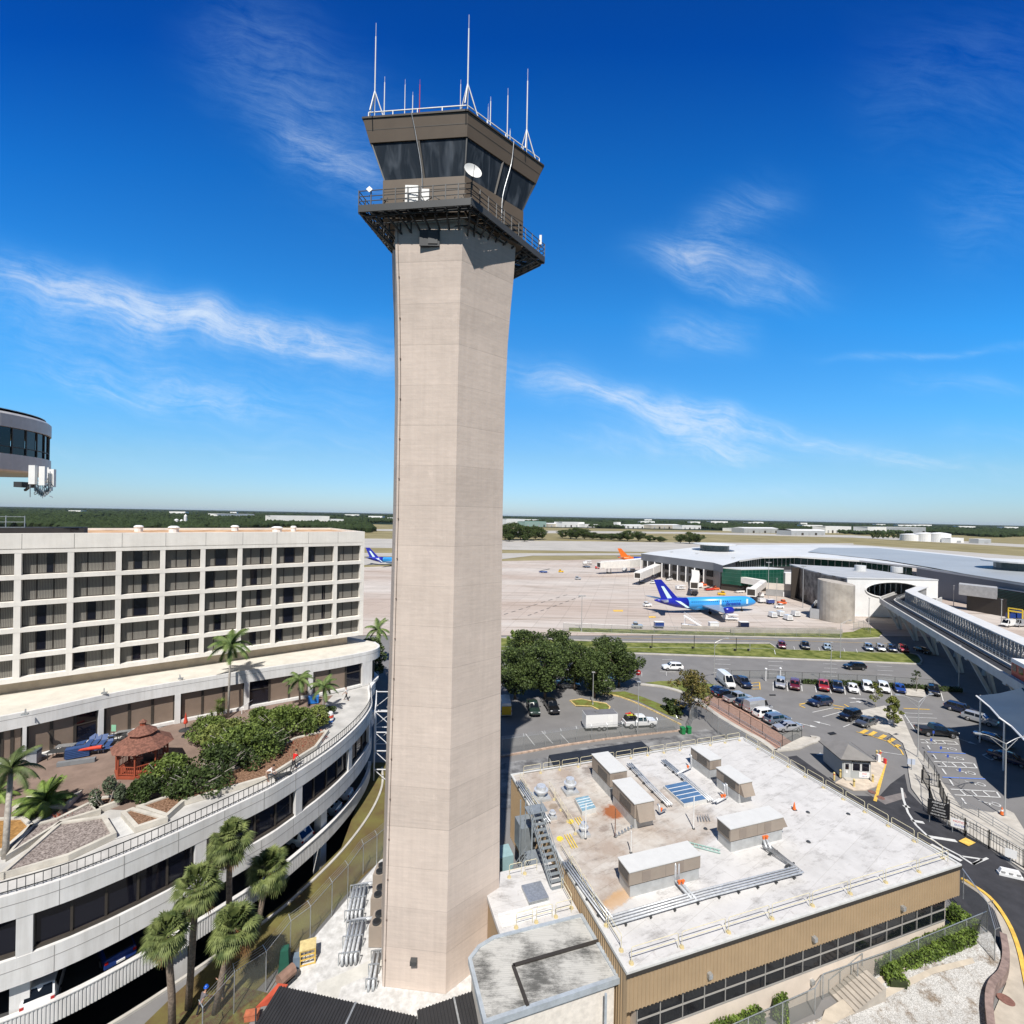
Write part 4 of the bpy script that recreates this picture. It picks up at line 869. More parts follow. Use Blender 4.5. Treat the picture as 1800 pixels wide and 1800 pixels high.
m=MB(); bb_(m,16.0,16.3,.1,.3,1.2,1.5); m.build('wall_lamp',TM['galv'],RB2)
# air handlers
def unit(name,xt,yt,h,sa,sb,label,ch=.55,hood=None,pipes=True):
    z=ZR+h; a,c=ab(xt,yt,z); p=B3(a,c,ZR); t=thing(name,label,'air handler',p,RZ,'air handlers on the white roof'); hc=h*ch
    m=MB(); m.box((0,0,0),(sa*.97,sb*.97,hc)); m.build('curb',HG,t,local=True)
    m=MB(); m.box((0,0,hc),(sa,sb,h-hc-.06)); cb=m.build('cabinet',HV,t,local=True)
    m=MB(); m.box((0,0,h-.06),(sa+.12,sb+.12,.08)); m.build('top_panel',HTOP,t,local=True)
    m=MB(); 
    long=sa>sb; n=4; 
    for k in range(1,n):
        if long: m.box((-sa/2+sa*k/n,0,hc+.03),(.03,sb+.012,h-hc-.14))
        else: m.box((0,-sb/2+sb*k/n,hc+.03),(sa+.012,.03,h-hc-.14))
    m.build('panel_seam',mat('hvac_seam',(.2,.165,.14),.6,0),cb,local=True)
    for k in ((-.27,.2) if long else (0.,)):
        m=MB(); m.box((sa*k,-sb/2-.012,hc+.14),(.75 if long else sa*.5,.03,(h-hc)*.68)); ap=m.build('access_panel',mat('hvac_panel',(.265,.22,.185),.5,.05,1,spec=.3),cb,local=True)
    m=MB(); m.box((0,0,hc-.05),(sa*.985,sb*.985,.06)); m.build('base_shadow_line',TM['black'],t,local=True)  # black strip between curb and cabinet stands in for a deep shadow line
    m=MB()
    if long: m.box((-sa/2-.012,0,hc+.2),(.03,sb*.8,(h-hc)*.6))
    else: m.box((-sa/2-.012,-sb*.1,hc+.15),(.03,sb*.5,(h-hc)*.6))
    m.build('intake_louvre',mat('louvre_dark',(.12,.11,.10),.6,.2,9),cb,local=True)
    if hood:
        s=hood; m=MB()
        if s in('e','w'):
            k=1 if s=='e' else -1; x=k*sa/2; y=sb*.42; m.hexa([(x,-y,hc),(x,y,hc),(x+k*.7,y,hc),(x+k*.7,-y,hc),(x,-y,h-.1),(x,y,h-.1),(x+k*.1,y,h-.1),(x+k*.1,-y,h-.1)])
        else: x=sa*.42; y=-sb/2; m.hexa([(-x,y-.6,hc*.9),(x,y-.6,hc*.9),(x,y,hc*.9),(-x,y,hc*.9),(-x,y-.08,h-.15),(x,y-.08,h-.15),(x,y,h-.15),(-x,y,h-.15)])
        m.build('intake_hood',HV,t,local=True)
    return t,a,c
unit('air_handler',1070.5,1339,2.6,2.0,4.0,'tall tan air handler at the back of the white roof, farthest left of all',.42)
unit('air_handler',1112,1388.5,2.4,2.1,4.0,'tan air handler with slanted front hood beside the round rust stain',.42,'s')
unit('air_handler',1240.5,1322.5,2.2,1.55,3.2,'smallest tan air handler on a sloped curb near the back roof edge',.5)
unit('air_handler',1290,1360.5,2.1,1.7,3.2,'tan air handler right of the blue skylight with grey pipes on its side',.5,'s')
unit('air_handler',1159.7,1504.5,2.0,6.6,1.6,'long tan air handler nearest the front of the white roof',.46)
unit('air_handler',1319,1436,2.1,6.0,1.6,'long tan air handler in mid roof with a slanted hood on its right end',.45,'e')
# pipes
def prun(name,label,pts,offs,r,z=.35,post=2.2,group=None,cat='pipes'):
    P=[B3(*ab(x,y),0) for x,y in pts]; t=thing(name,label,cat,(P[0].x,P[0].y,ZR))
    for k in range(offs):
        o=(k-(offs-1)/2)*r*3.3; m=MB(); path=[]
        for i,p in enumerate(P):
            d=((P[min(i+1,len(P)-1)]-P[max(i-1,0)])).normalized(); path.append(V((p.x+d.y*o,p.y-d.x*o,ZR+z)))
        m.tube(path,r,8); m.build('pipe',PIPE,t,smooth=True)
    for a,c in zip(P,P[1:]):
        n=int((c-a).length/post)
        for i in range(n+1):
            p=a.lerp(c,(i+.5)/(n+1)); m=MB(); d=(c-a).normalized(); q=V((d.y,-d.x,0))*(offs*r*1.9); m.beam(V((p.x,p.y,ZR+z-r-.05))-q,V((p.x,p.y,ZR+z-r-.05))+q,.1,.1); m.beam(V((p.x,p.y,ZR))-q*.7,V((p.x,p.y,ZR+z-r-.05))-q*.7,.08,.08); m.beam(V((p.x,p.y,ZR))+q*.7,V((p.x,p.y,ZR+z-r-.05))+q*.7,.08,.08); m.build('pipe_support',TM['dark'],t)
    return t
prun('pipe_run','bundle of silver pipes along the front of the roof running towards the right air handler',[(1072,1627),(1240,1578),(1404,1536),(1345,1492)],4,.07)
prun('pipe_run','silver pipes along the left roof edge behind the guard rails',[(1070,1624),(1030,1570),(995,1520)],4,.065)
prun('pipe_run','silver pipes on the left roof edge from the stairs to the back corner',[(962,1452),(935,1412),(912,1378)],4,.065)
prun('pipe_run','pipe bundle between the two back air handlers',[(1106,1347),(1142,1385),(1178,1421)],3,.075)
prun('pipe_run','pipe bundle between the skylight and the right back air handlers',[(1166,1341),(1210,1378),(1250,1413)],3,.075)
def riser(label,x,y,h,xo,yo,n=2,va=True):       # pipes that come down an air handler's side
    a,c=ab(x,y); p=B3(a,c,ZR); t=thing('pipe_riser',label,'pipes',p)
    a2,c2=ab(xo,yo)
    for k in range(n):
        da=k*.3; m=MB(); A=B3(a+da,c,ZR+h); Bq=B3(a+da,c-.25,ZR+h); Cq=B3(a+da,c-.3,ZR+.4); D=B3(a2+da,c2-da*.6,ZR+.4)
        m.tube([A,Bq,Bq+V((0,0,-.15)),Cq+V((0,0,.15)),Cq,D],.1,8); m.build('pipe',PIPE,t,smooth=True)
        if va: q=Cq.lerp(D,.25); m=MB(); m.cyl(q,q+V((0,0,.26)),.09,.09,8); m.box(q+V((0,0,.24)),(.26,.15,.12),RZ); m.build('valve',ORG,t)
riser('two silver pipes with orange valves down the front of the nearest air handler',1183,1552,1.7,1215,1588)
riser('silver pipes with orange valves down the side of the hooded middle air handler',1336,1476,1.5,1347,1498)
riser('silver pipes with an orange valve left of the smallest back air handler',1212,1352,1.7,1190,1366,1)
riser('pair of pipes with an orange valve beside the air handler right of the skylight',1270,1405,1.6,1253,1416)
riser('pipes with an orange valve at the end of the air handler by the rust stain',1156,1432,1.0,1170,1430,1)
# skylights, fans, vents
def skylight(label,pix,h,m_):
    P=[B3(*ab(x,y),0) for x,y in pix]; c=sum(P,V((0,0,0)))/4; t=thing('skylight',label,'skylight',(c.x,c.y,ZR))
    m=MB(); m.prism([p.xy for p in P],ZR,ZR+h); m.build('curb',mat('white_coping',()),t)
    m=MB(); n=len(P); q=[c.lerp(p,.94) for p in P]; m.prism([p.xy for p in q],ZR+h,ZR+h+.06); g=m.build('glazing',m_,t)
    m=MB()
    for k in range(1,5): m.beam(V((*q[0].lerp(q[3],k/5).xy,ZR+h+.07)),V((*q[1].lerp(q[2],k/5).xy,ZR+h+.07)),.06,.03)
    m.build('glazing_bar',TM['white'],g)
skylight('large flat blue skylight with white bars in the roof middle',[(1166,1386),(1205,1378),(1245,1410),(1202,1419)],.3,mat('skylight_blue',(.08,.155,.28),.25,.15,.9,spec=.6))
skylight('small pale blue skylight near the left guard rails',[(1010,1411),(1034,1406),(1048,1428),(1023,1435)],.45,mat('skylight_pale',(.22,.36,.44),.3,.2,3,spec=.6))
def fan(x,y,r,label,h=.9):
    p=B3(*ab(x,y),ZR); t=thing('exhaust_fan',label,'exhaust fan',p,RZ)
    m=MB(); m.box((0,0,0),(r*2.4,r*2.4,.25)); m.build('base',HG,t,local=True)
    m=MB(); m.lathe((0,0,.25),[(r*.6,0),(r*.7,h*.35),(r*1.05,h*.45),(r*1.1,h*.62),(r*.75,h*.66),(r*.7,h)],16); m.build('hood',PIPE,t,local=True,smooth=False)
fan(1002,1392,.62,'domed silver exhaust fan nearest the back left air handler',1.2); fan(951,1402,.68,'wide silver exhaust fan at the left roof corner',1.0); fan(1026,1468,.4,'small silver exhaust fan in front of the left yellow rails'); fan(971,1438,.3,'low white vent cap on the left side of the roof',.5)
def poleT(name,x,y,h,r,label,cat='pole',m_=TM['white']):
    p=B3(*ab(x,y),ZR); t=thing(name,label,cat,p); m=MB(); m.cyl((0,0,.05),(0,0,h),r,r,6); m.build('pole',m_,t,local=True); m=MB(); m.cyl((0,0,0),(0,0,.08),.14,.12,10); m.build('foot',TM['dark'],t,local=True)
poleT('roof_mast',1029,1474,3.2,.05,'thin white mast by the small exhaust fan'); poleT('roof_mast',1219,1457,3.1,.05,'thin white mast right of the rust stain'); poleT('roof_mast',1109,1499,1.9,.05,'short white mast behind the nearest air handler'); poleT('roof_mast',1081,1471,2.6,.04,'rusty thin mast in the middle left of the roof',m_=mat('rusty_steel',(.2,.10,.06),.9,.3,5))
for x,y,l in ((1420,1428,'dark drain cap near the orange roof cone'),(1491,1431,'dark drain cap between the cone and the right rails'),(1421,1480,'dark drain cap beside the hooded air handler'),(1240,1457,'dark drain cap behind the middle air handler')):
    p=B3(*ab(x,y),ZR+.003); t=thing('roof_drain',l,'drain',p); m=MB(); m.cyl((0,0,0),(0,0,.08),.2,.15,10); m.build('cap',TM['dark'],t,local=True)
def cone(p,label,h=.75):
    t=thing('traffic_cone',label,'traffic cone',p); m=MB(); m.box((0,0,0),(.4*h/.75,.4*h/.75,.04)); m.build('base',TM['black'],t,local=True); m=MB(); m.cyl((0,0,.04),(0,0,h),.16*h/.75,.03,12); c_=m.build('body',ORG,t,local=True); m=MB(); m.cyl((0,0,h*.5),(0,0,h*.68),.098*h/.75,.072*h/.75,12); m.build('collar',TM['white'],c_,local=True); return t
cone(B3(*ab(1396,1423),ZR+.003),'orange cone standing on the white roof')
# guard rails with weighted feet
def rail_proto(L_):
    t=thing('guard_rail','','guard rail'); m=MB(); r=.024
    m.tube([(0,0,.08),(0,0,.98),(.08,0,1.07),(L_-.38,0,1.07),(L_-.3,0,.98),(L_-.3,0,.08)],r,6); m.tube([(0,0,.58),(L_-.3,0,.58)],r,6); m.build('rail',YR,t,local=True)
    for x in (0,): m=MB(); m.cyl((x,0,0),(x,0,.09),.17,.15,12); m.build('weighted_foot',mat('rail_foot_yellow',(.56,.46,.24),.6,.15,3),t,local=True)
    return t
RP={}
def rails(p0,p1,label,step=2.6,z=ZR+.003,grp='guard rails on the roof'):
    a,c=V(p0),V(p1); n=max(1,round((c-a).length/step)); d=(c-a)/n; L_=round(d.length,2); ang=math.atan2(d.y,d.x)
    for k in range(n):
        lab=label.replace('#',ORD[k]) if n>1 else label.replace('# ','')
        p=V((*(a+d*k).xy,z))
        if L_ not in RP: t=rail_proto(L_); RP[L_]=t
        else: t=dup(RP[L_])
        t.location=p; t.rotation_euler=(0,0,ang); t['label']=lab; t['group']=grp
rails(B3(.6,.5,0),B3(LA-.4,.5,0),'# cream guard rail section along the front roof edge, counted from the left',4.0)
rails(B3(LA-.5,1.,0),B3(LA-.5,LB-.8,0),'# cream guard rail section along the right roof edge, counted from the front',2.2)
rails(B3(LA-1.,LB-.5,0),B3(1.,LB-.5,0),'# cream guard rail section along the back roof edge, counted from the right',2.3)
rails(B3(.45,1.5,0),B3(.45,11.6,0),'# cream guard rail section on the left roof edge in front of the stairs',2.0)
rails(B3(.45,16.2,0),B3(.45,22.6,0),'# cream guard rail section on the left roof edge behind the stairs',2.1)
rails(B3(2.6,13.0,0),B3(2.9,20.2,0),'# yellow guard rail section round the roof hatch near the small skylight',1.8)
for x,y,l in ((998,1481,'folded yellow rail parts lying on the roof by the left edge'),(1016,1450,'yellow foot plates lying near the small skylight')):
    p=B3(*ab(x,y),ZR+.01); t=thing('rail_parts',l,'rail parts',p,RZ); m=MB()
    for k in range(3): m.beam((k*.25,-.9,.08),(k*.25+.1,.9,.08),.06,.06)
    m.build('bar',YP,t,local=True); m=MB(); m.cyl((-.5,.6,0),(-.5,.6,.08),.3,.3,12); m.build('foot_plate',YP,t,local=True)
# ladder lying on the roof and grit blocks
p=B3(*ab(1238,1492),ZR+.02); t=thing('ladder','pale green ladder lying on the roof behind the nearest air handler','ladder',p,RZ-.7); m=MB()
for s in (-.2,.2): m.beam((-1.3,s,.1),(1.3,s,.1),.05,.08)
for k in range(8): m.beam((-1.15+k*.33,-.2,.1),(-1.15+k*.33,.2,.1),.05,.05)
m.build('rail',mat('fibreglass_green',(.35,.5,.45),.6,.1,3),t,local=True)
p=B3(*ab(1098,1463),ZR+.01); t=thing('pipe_offcuts','row of short pipe offcuts lying in front of the rust stained air handler','pipe offcuts',p,RZ+.3); m=MB()
for k in range(6): m.cyl((-1.2+k*.42,-.12,.12),(-1.0+k*.42,.2,.12),.07,.07,6)
m.beam((-1.3,0,.06),(1.3,0,.06),.06,.06); m.build('pipe',TM['galv'],t,local=True)
p=B3(*ab(1235,1442),ZR+.01); t=thing('pipe_offcuts','small tangle of loose pipe brackets near the thin mast right of the rust','pipe offcuts',p,RZ-.2); m=MB()
for k in range(5): m.beam((-.6+k*.3,-.3,.08),(-.3+k*.25,.35,.3),.07,.07)
m.build('bracket',TM['galv'],t,local=True)
# lower roof on the left with its rails
LR=thing('lower_roof_block','small lower roof block in tan metal between the tower and the stairs','building',B3(-3,9,0))
b=MB(); bb_(b,-6.4,-.02,6.5,12.3,0,5.0); b.build('wall',TAN,LR); b=MB(); bb_(b,-6.5,-.1,6.4,12.4,5.0,5.35); b.build('roof',RM,LR); b=MB(); bb_(b,-6.55,-.08,6.33,6.39,4.95,5.4); b.build('roof_edge',TM['seam'],LR)
b=MB(); bb_(b,-3.6,-1.9,8.4,10.2,5.35,5.6); b.build('hatch',TM['galv'],LR)
b=MB(); 
for k in range(4): bb_(b,-6.2,-2.,7.1+k*.35,7.2+k*.35,5.36,5.45)
b.build('standing_seam',TM['white'],LR)
rails(B3(-5.2,6.8,0),B3(-.4,6.8,0),'# cream guard rail section on the front edge of the lower roof',1.7,5.353)
rails(B3(-4.2,11.6,0),B3(-1.4,11.6,0),'# cream guard rail section at the back of the lower roof',1.5,5.353)
rails(B3(-.5,7.2,0),B3(-.5,9.4,0),'cream guard rail section on the lower roof against the brown wall',2.2,5.353)
# steel stairs
ST_=thing('steel_stairs','grey steel stair tower climbing to the white roof beside the tan wall','stairs',B3(-1.2,14,0)); SG=mat('stair_grey',(.27,.30,.32),.55,.08,2,metal=.3)
def flight(b,a0,c0,z0,a1,c1,z1,w=1.0,n=10):
    p,q=B3(a0,c0,z0),B3(a1,c1,z1); d=(q-p); h=V((d.y,-d.x,0)).normalized()*w/2
    for s in (-1,1): b.beam(p+h*s,q+h*s,.06,.28)
    for k in range(n+1): r=p.lerp(q,k/n); b.beam(r-h*.96,r+h*.96,.3,.05)
    return p,q,h
b=MB(); p1_,q1_,h1=flight(b,-.75,9.4,5.36,-.75,14.6,8.4,1.1,12); b.build('upper_flight',SG,ST_)
b=MB(); 
for s in (-1,1):
    for z in (.55,1.05): b.beam(p1_+h1*s+V((0,0,z)),q1_+h1*s+V((0,0,z)),.05,.05)
    for k in range(6): r=p1_.lerp(q1_,k/5)+h1*s; b.beam(r,r+V((0,0,1.05)),.05,.05)
b.build('handrail',SG,ST_)
b=MB(); bb_(b,-1.4,.5,14.6,15.8,8.3,8.38); b.build('landing',SG,ST_)
b=MB(); p2_,q2_,h2=flight(b,-4.4,13.0,2.2,-1.9,13.,5.3,1.0,10); p3_,q3_,h3=flight(b,-4.4,14.4,2.2,-6.0,14.4,.1,1.,8); b.build('lower_flight',SG,ST_)
b=MB(); bb_(b,-1.9,-.3,12.4,14.2,5.22,5.3); bb_(b,-5.0,-4.2,12.4,15.,2.12,2.2); b.build('landing',SG,ST_)
b=MB()
for p,q,h in ((p2_,q2_,h2),(p3_,q3_,h3)):
    for s in (-1,1):
        for z in (.5,1.0): b.beam(p+h*s+V((0,0,z)),q+h*s+V((0,0,z)),.05,.05)
        for k in range(6): r=p.lerp(q,k/5)+h*s; b.beam(r,r+V((0,0,1.0)),.04,.04)
for a,c,z in ((-1.85,12.5,9.2),(-1.85,15.6,9.2),(-4.9,12.5,3.2),(-4.9,15.,3.2),(-1.3,15.7,9.2)): b.beam(B3(a,c,0),B3(a,c,z),.12,.12)
b.build('frame',SG,ST_)
b=MB(); bb_(b,-1.5,-.05,16.2,18.2,3.5,6.0); t=tag(b.build('roof_screen',SG),'grey sheet metal screen on the tan wall behind the stairs','screen')
b=MB(); bb_(b,-3.5,-1.9,17.2,18.9,.0,2.9); t=tag(b.build('utility_box',mat('teal_box',(.28,.42,.44),.6,.1,1)),'pale teal utility cabinet by the tan wall behind the stairs','utility box')
# flat dark roof at the back
DR=thing('dark_shelter','flat black shelter roof on posts behind the white roof','shelter',G(1050,1330,3)); P=[G(x,y,4.2) for x,y in ((965,1327),(1128,1303),(1150,1322),(976,1350))]
b=MB(); b.prism([p.xy for p in P],4.0,4.2); b.build('roof',mat('black_roofing',(.018,.02,.026),.7,.2,1),DR)
b=MB()
for p in P: b.beam((p.x,p.y,0),(p.x,p.y,4.0),.15,.15)
b.build('post',TM['dark'],DR)
# ---- grey annex with weathered roof
AX=thing('grey_annex','grey annex with a streaked dirty flat roof at the foot of the tower','building',G(960,1700,0))
def dirty():
    m=mat('weathered_roof',(.4,.4,.38),.9,0,spec=.1); nt=m.node_tree; L=nt.links.new; tc=nd(nt,'ShaderNodeTexCoord'); b=nt.nodes['Principled BSDF']
    mp=nd(nt,'ShaderNodeMapping'); mp.inputs['Rotation'].default_value=(0,0,-RZ); mp.inputs['Scale'].default_value=(.9,3.4,1); L(tc.outputs['Object'],mp.inputs[0]); n=sv(nd(nt,'ShaderNodeTexNoise'),Scale=1.3,Detail=12,Roughness=.9); L(mp.outputs[0],n.inputs['Vector'])
    r=nd(nt,'ShaderNodeValToRGB'); e=r.color_ramp.elements; e[0].position=.32; e[1].position=.54; e[0].color=(.11,.11,.105,1); e[1].color=(.47,.465,.44,1); mo=sv(nd(nt,'ShaderNodeTexNoise'),Scale=.38,Detail=5,Roughness=.6); L(tc.outputs['Object'],mo.inputs['Vector']); ad=nd(nt,'ShaderNodeMath',operation='MULTIPLY_ADD'); L(mo.outputs['Fac'],ad.inputs[0]); ad.inputs[1].default_value=.9; L(n.outputs['Fac'],ad.inputs[2]); su=nd(nt,'ShaderNodeMath',operation='SUBTRACT'); L(ad.outputs[0],su.inputs[0]); su.inputs[1].default_value=.47; L(su.outputs[0],r.inputs[0])
    wv=sv(nd(nt,'ShaderNodeTexBrick'),Scale=1.,Mortar_Size=.03,Brick_Width=30.,Row_Height=.45); wv.offset=0; L(mp.outputs[0],wv.inputs['Vector']); wv.inputs['Color1'].default_value=(1,1,1,1); wv.inputs['Color2'].default_value=(.93,.93,.93,1); wv.inputs['Mortar'].default_value=(1.2,1.2,1.2,1)
    x=nd(nt,'ShaderNodeMixRGB',blend_type='MULTIPLY'); x.inputs[0].default_value=1; L(r.outputs[0],x.inputs[1]); L(wv.outputs[0],x.inputs[2]); L(x.outputs[0],b.inputs[0]); return m
DT=dirty(); ZA=5.6; FL=mat('flashing_bluegrey',(.45,.50,.54),.5,.1,2,metal=.3)
AP=[G(x,y,ZA) for x,y in ((1022,1609),(1086,1718),(853,1796),(826,1685),(842,1664),(868,1648))]
b=MB(); b.prism([p.xy for p in AP],ZA-.25,ZA-.02); b.build('roof',DT,AX)
b=MB(); b.sweep([p.xy for p in AP],[(.12,ZA-.35),(.12,ZA+.06),(-.12,ZA+.06),(-.12,ZA-.35)],True); b.build('gutter',FL,AX)
b=MB(); c_=sum(AP,V((0,0,0)))/6; b.prism([c_.lerp(p,.965).xy for p in AP],-1,ZA-.3); b.build('wall',mat('white_block_wall',(.70,.65,.58),.85,.1,2.5),AX)
b=MB(); a,c=G(902,1697,ZA+.03),G(1052,1654,ZA+.03); b.beam(a,c,.22,.12); d=G(928,1769,ZA+.03); b.beam(a,d,.22,.12); b.build('roof_curb',TM['seam'],AX)
b=MB(); a2=c_.lerp(AP[1],.99); b.beam(V((a2.x-.9,a2.y-.9,0)),V((a2.x-.9,a2.y-.9,ZA-.2)),.14,.14); b.build('downpipe',FL,AX)
# ---- black ribbed canopies at the bottom
RIB=mat('black_ribbed_roof',(.028,.028,.03),.45,.1,1,spec=.5)
def canopy(name,label,A,Bq,z,wid,drop,back=None):
    a,c=G(*A,z),G(*Bq,z); d=(c-a).normalized(); n=V((d.y,-d.x,0)); t=thing(name,label,'canopy',(a+c)/2-V((0,0,z)))
    L_=(c-a).length; k=int(L_/.22); P=[]
    for i in range(k):
        for f,h in ((0,0),(.5,0),(.6,.06),(.9,.06)): P.append(a+d*((i+f)*.22)+V((0,0,h)))
    b=MB(); b.rings([P,[p+n*wid-V((0,0,drop)) for p in P]],False,False); b.rings([[p-V((0,0,.1)) for p in P],[p+n*wid-V((0,0,drop+.1)) for p in P]],False,False); r_=b.build('roof',RIB,t)
    b=MB(); m_=a.lerp(c,.56); b.beam(m_+V((0,0,.07)),m_+n*wid+V((0,0,.07-drop)),.12,.06); b.build('roof_flashing',TM['galv'],r_)
    for f in (.02,.5,.98):
        for w_ in (.1,wid-.15): p=a.lerp(c,f)+n*w_; b=MB(); b.beam((p.x,p.y,0),(p.x,p.y,z-drop*w_/wid-.1),.12,.12); b.build('post',TM['dark'],t)
canopy('ribbed_canopy','long black ribbed canopy in front of the tower foot',(491,1733),(738,1788),3.1,3.2,.35)
canopy('ribbed_canopy','short black ribbed canopy between the tower and the grey annex',(733,1776),(846,1737),3.6,2.6,.35)
# ================= vehicles
CG=glass('car_glass',(.006,.008,.011),.05,.7); TYRE=mat('tyre',(.02,.02,.02),.9,0); RIMM=mat('wheel_rim',(.45,.45,.46),.3,0,metal=.8); LAMP=mat('lamp_clear',(.7,.72,.72),.15,0,spec=.8); RLAMP=mat('lamp_red',(.35,.01,.01),.2,0); TRIM=mat('car_trim',(.025,.025,.027),.5,0)
def cpaint(n,c,metal=.0):
    m=mat('car_paint_'+n,c,.22,0,metal=metal,spec=.6); m.node_tree.nodes['Principled BSDF'].inputs['Coat Weight'].default_value=.6; return m
CP={'white':cpaint('white',(.78,.78,.77)),'black':cpaint('black',(.010,.010,.012)),'navy':cpaint('navy',(.012,.02,.055)),'red':cpaint('red',(.35,.02,.025)),'maroon':cpaint('maroon',(.13,.012,.02)),'silver':cpaint('silver',(.48,.49,.51),.4),
 'grey':cpaint('grey',(.09,.095,.105),.3),'blue':cpaint('blue',(.02,.05,.22)),'slate':cpaint('slate',(.20,.25,.32),.4),'green':cpaint('green',(.02,.04,.032)),'yellow':cpaint('yellow',(.75,.45,.02)),'lightblue':cpaint('lightblue',(.45,.55,.62),.3)}
# profiles: stations (x, z bottom, z belt, half width); cabin (x0,x1,x2,x3 = screen foot, roof front, roof rear, rear foot), roof z
SPEC={'sedan':dict(L=4.8,W=1.82,st=[(-2.4,.45,.75,.62),(-2.3,.30,.98,.80),(-1.7,.26,1.04,.90),(-.6,.24,.98,.91),(.9,.24,.95,.91),(1.7,.26,.86,.88),(2.25,.30,.72,.78),(2.4,.42,.60,.60)],cab=(1.05,.35,-1.05,-1.85),rz=1.45,wb=(1.42,-1.38),wr=.33),
 'suv':dict(L=4.85,W=1.94,st=[(-2.42,.5,.8,.75),(-2.36,.38,1.10,.88),(-1.7,.34,1.15,.96),(-.4,.32,1.12,.97),(.95,.32,1.10,.97),(1.75,.34,1.04,.94),(2.3,.40,.92,.86),(2.43,.5,.72,.70)],cab=(1.05,.45,-1.85,-2.28),rz=1.74,wb=(1.45,-1.42),wr=.38),
 'pickup':dict(L=5.8,W=2.0,st=[(-2.9,.55,1.12,.94),(-2.85,.45,1.18,.96),(-.95,.42,1.18,.98),(-.85,.42,1.2,.98),(1.2,.42,1.2,.98),(2.2,.44,1.14,.96),(2.75,.48,1.05,.90),(2.9,.55,.80,.78)],cab=(1.35,.75,-.7,-.95),rz=1.92,wb=(1.85,-1.85),wr=.42,bed=(-2.75,-1.05)),
 'van':dict(L=5.9,W=2.1,st=[(-2.95,.5,1.35,.98),(-2.9,.42,1.42,1.0),(-1,.4,1.45,1.02),(.8,.4,1.42,1.02),(1.9,.4,1.32,1.0),(2.55,.42,1.18,.95),(2.85,.46,1.02,.86),(2.95,.55,.8,.74)],cab=(2.2,1.25,-2.86,-2.92),rz=2.6,wb=(1.95,-1.75),wr=.38,cargo=True)}
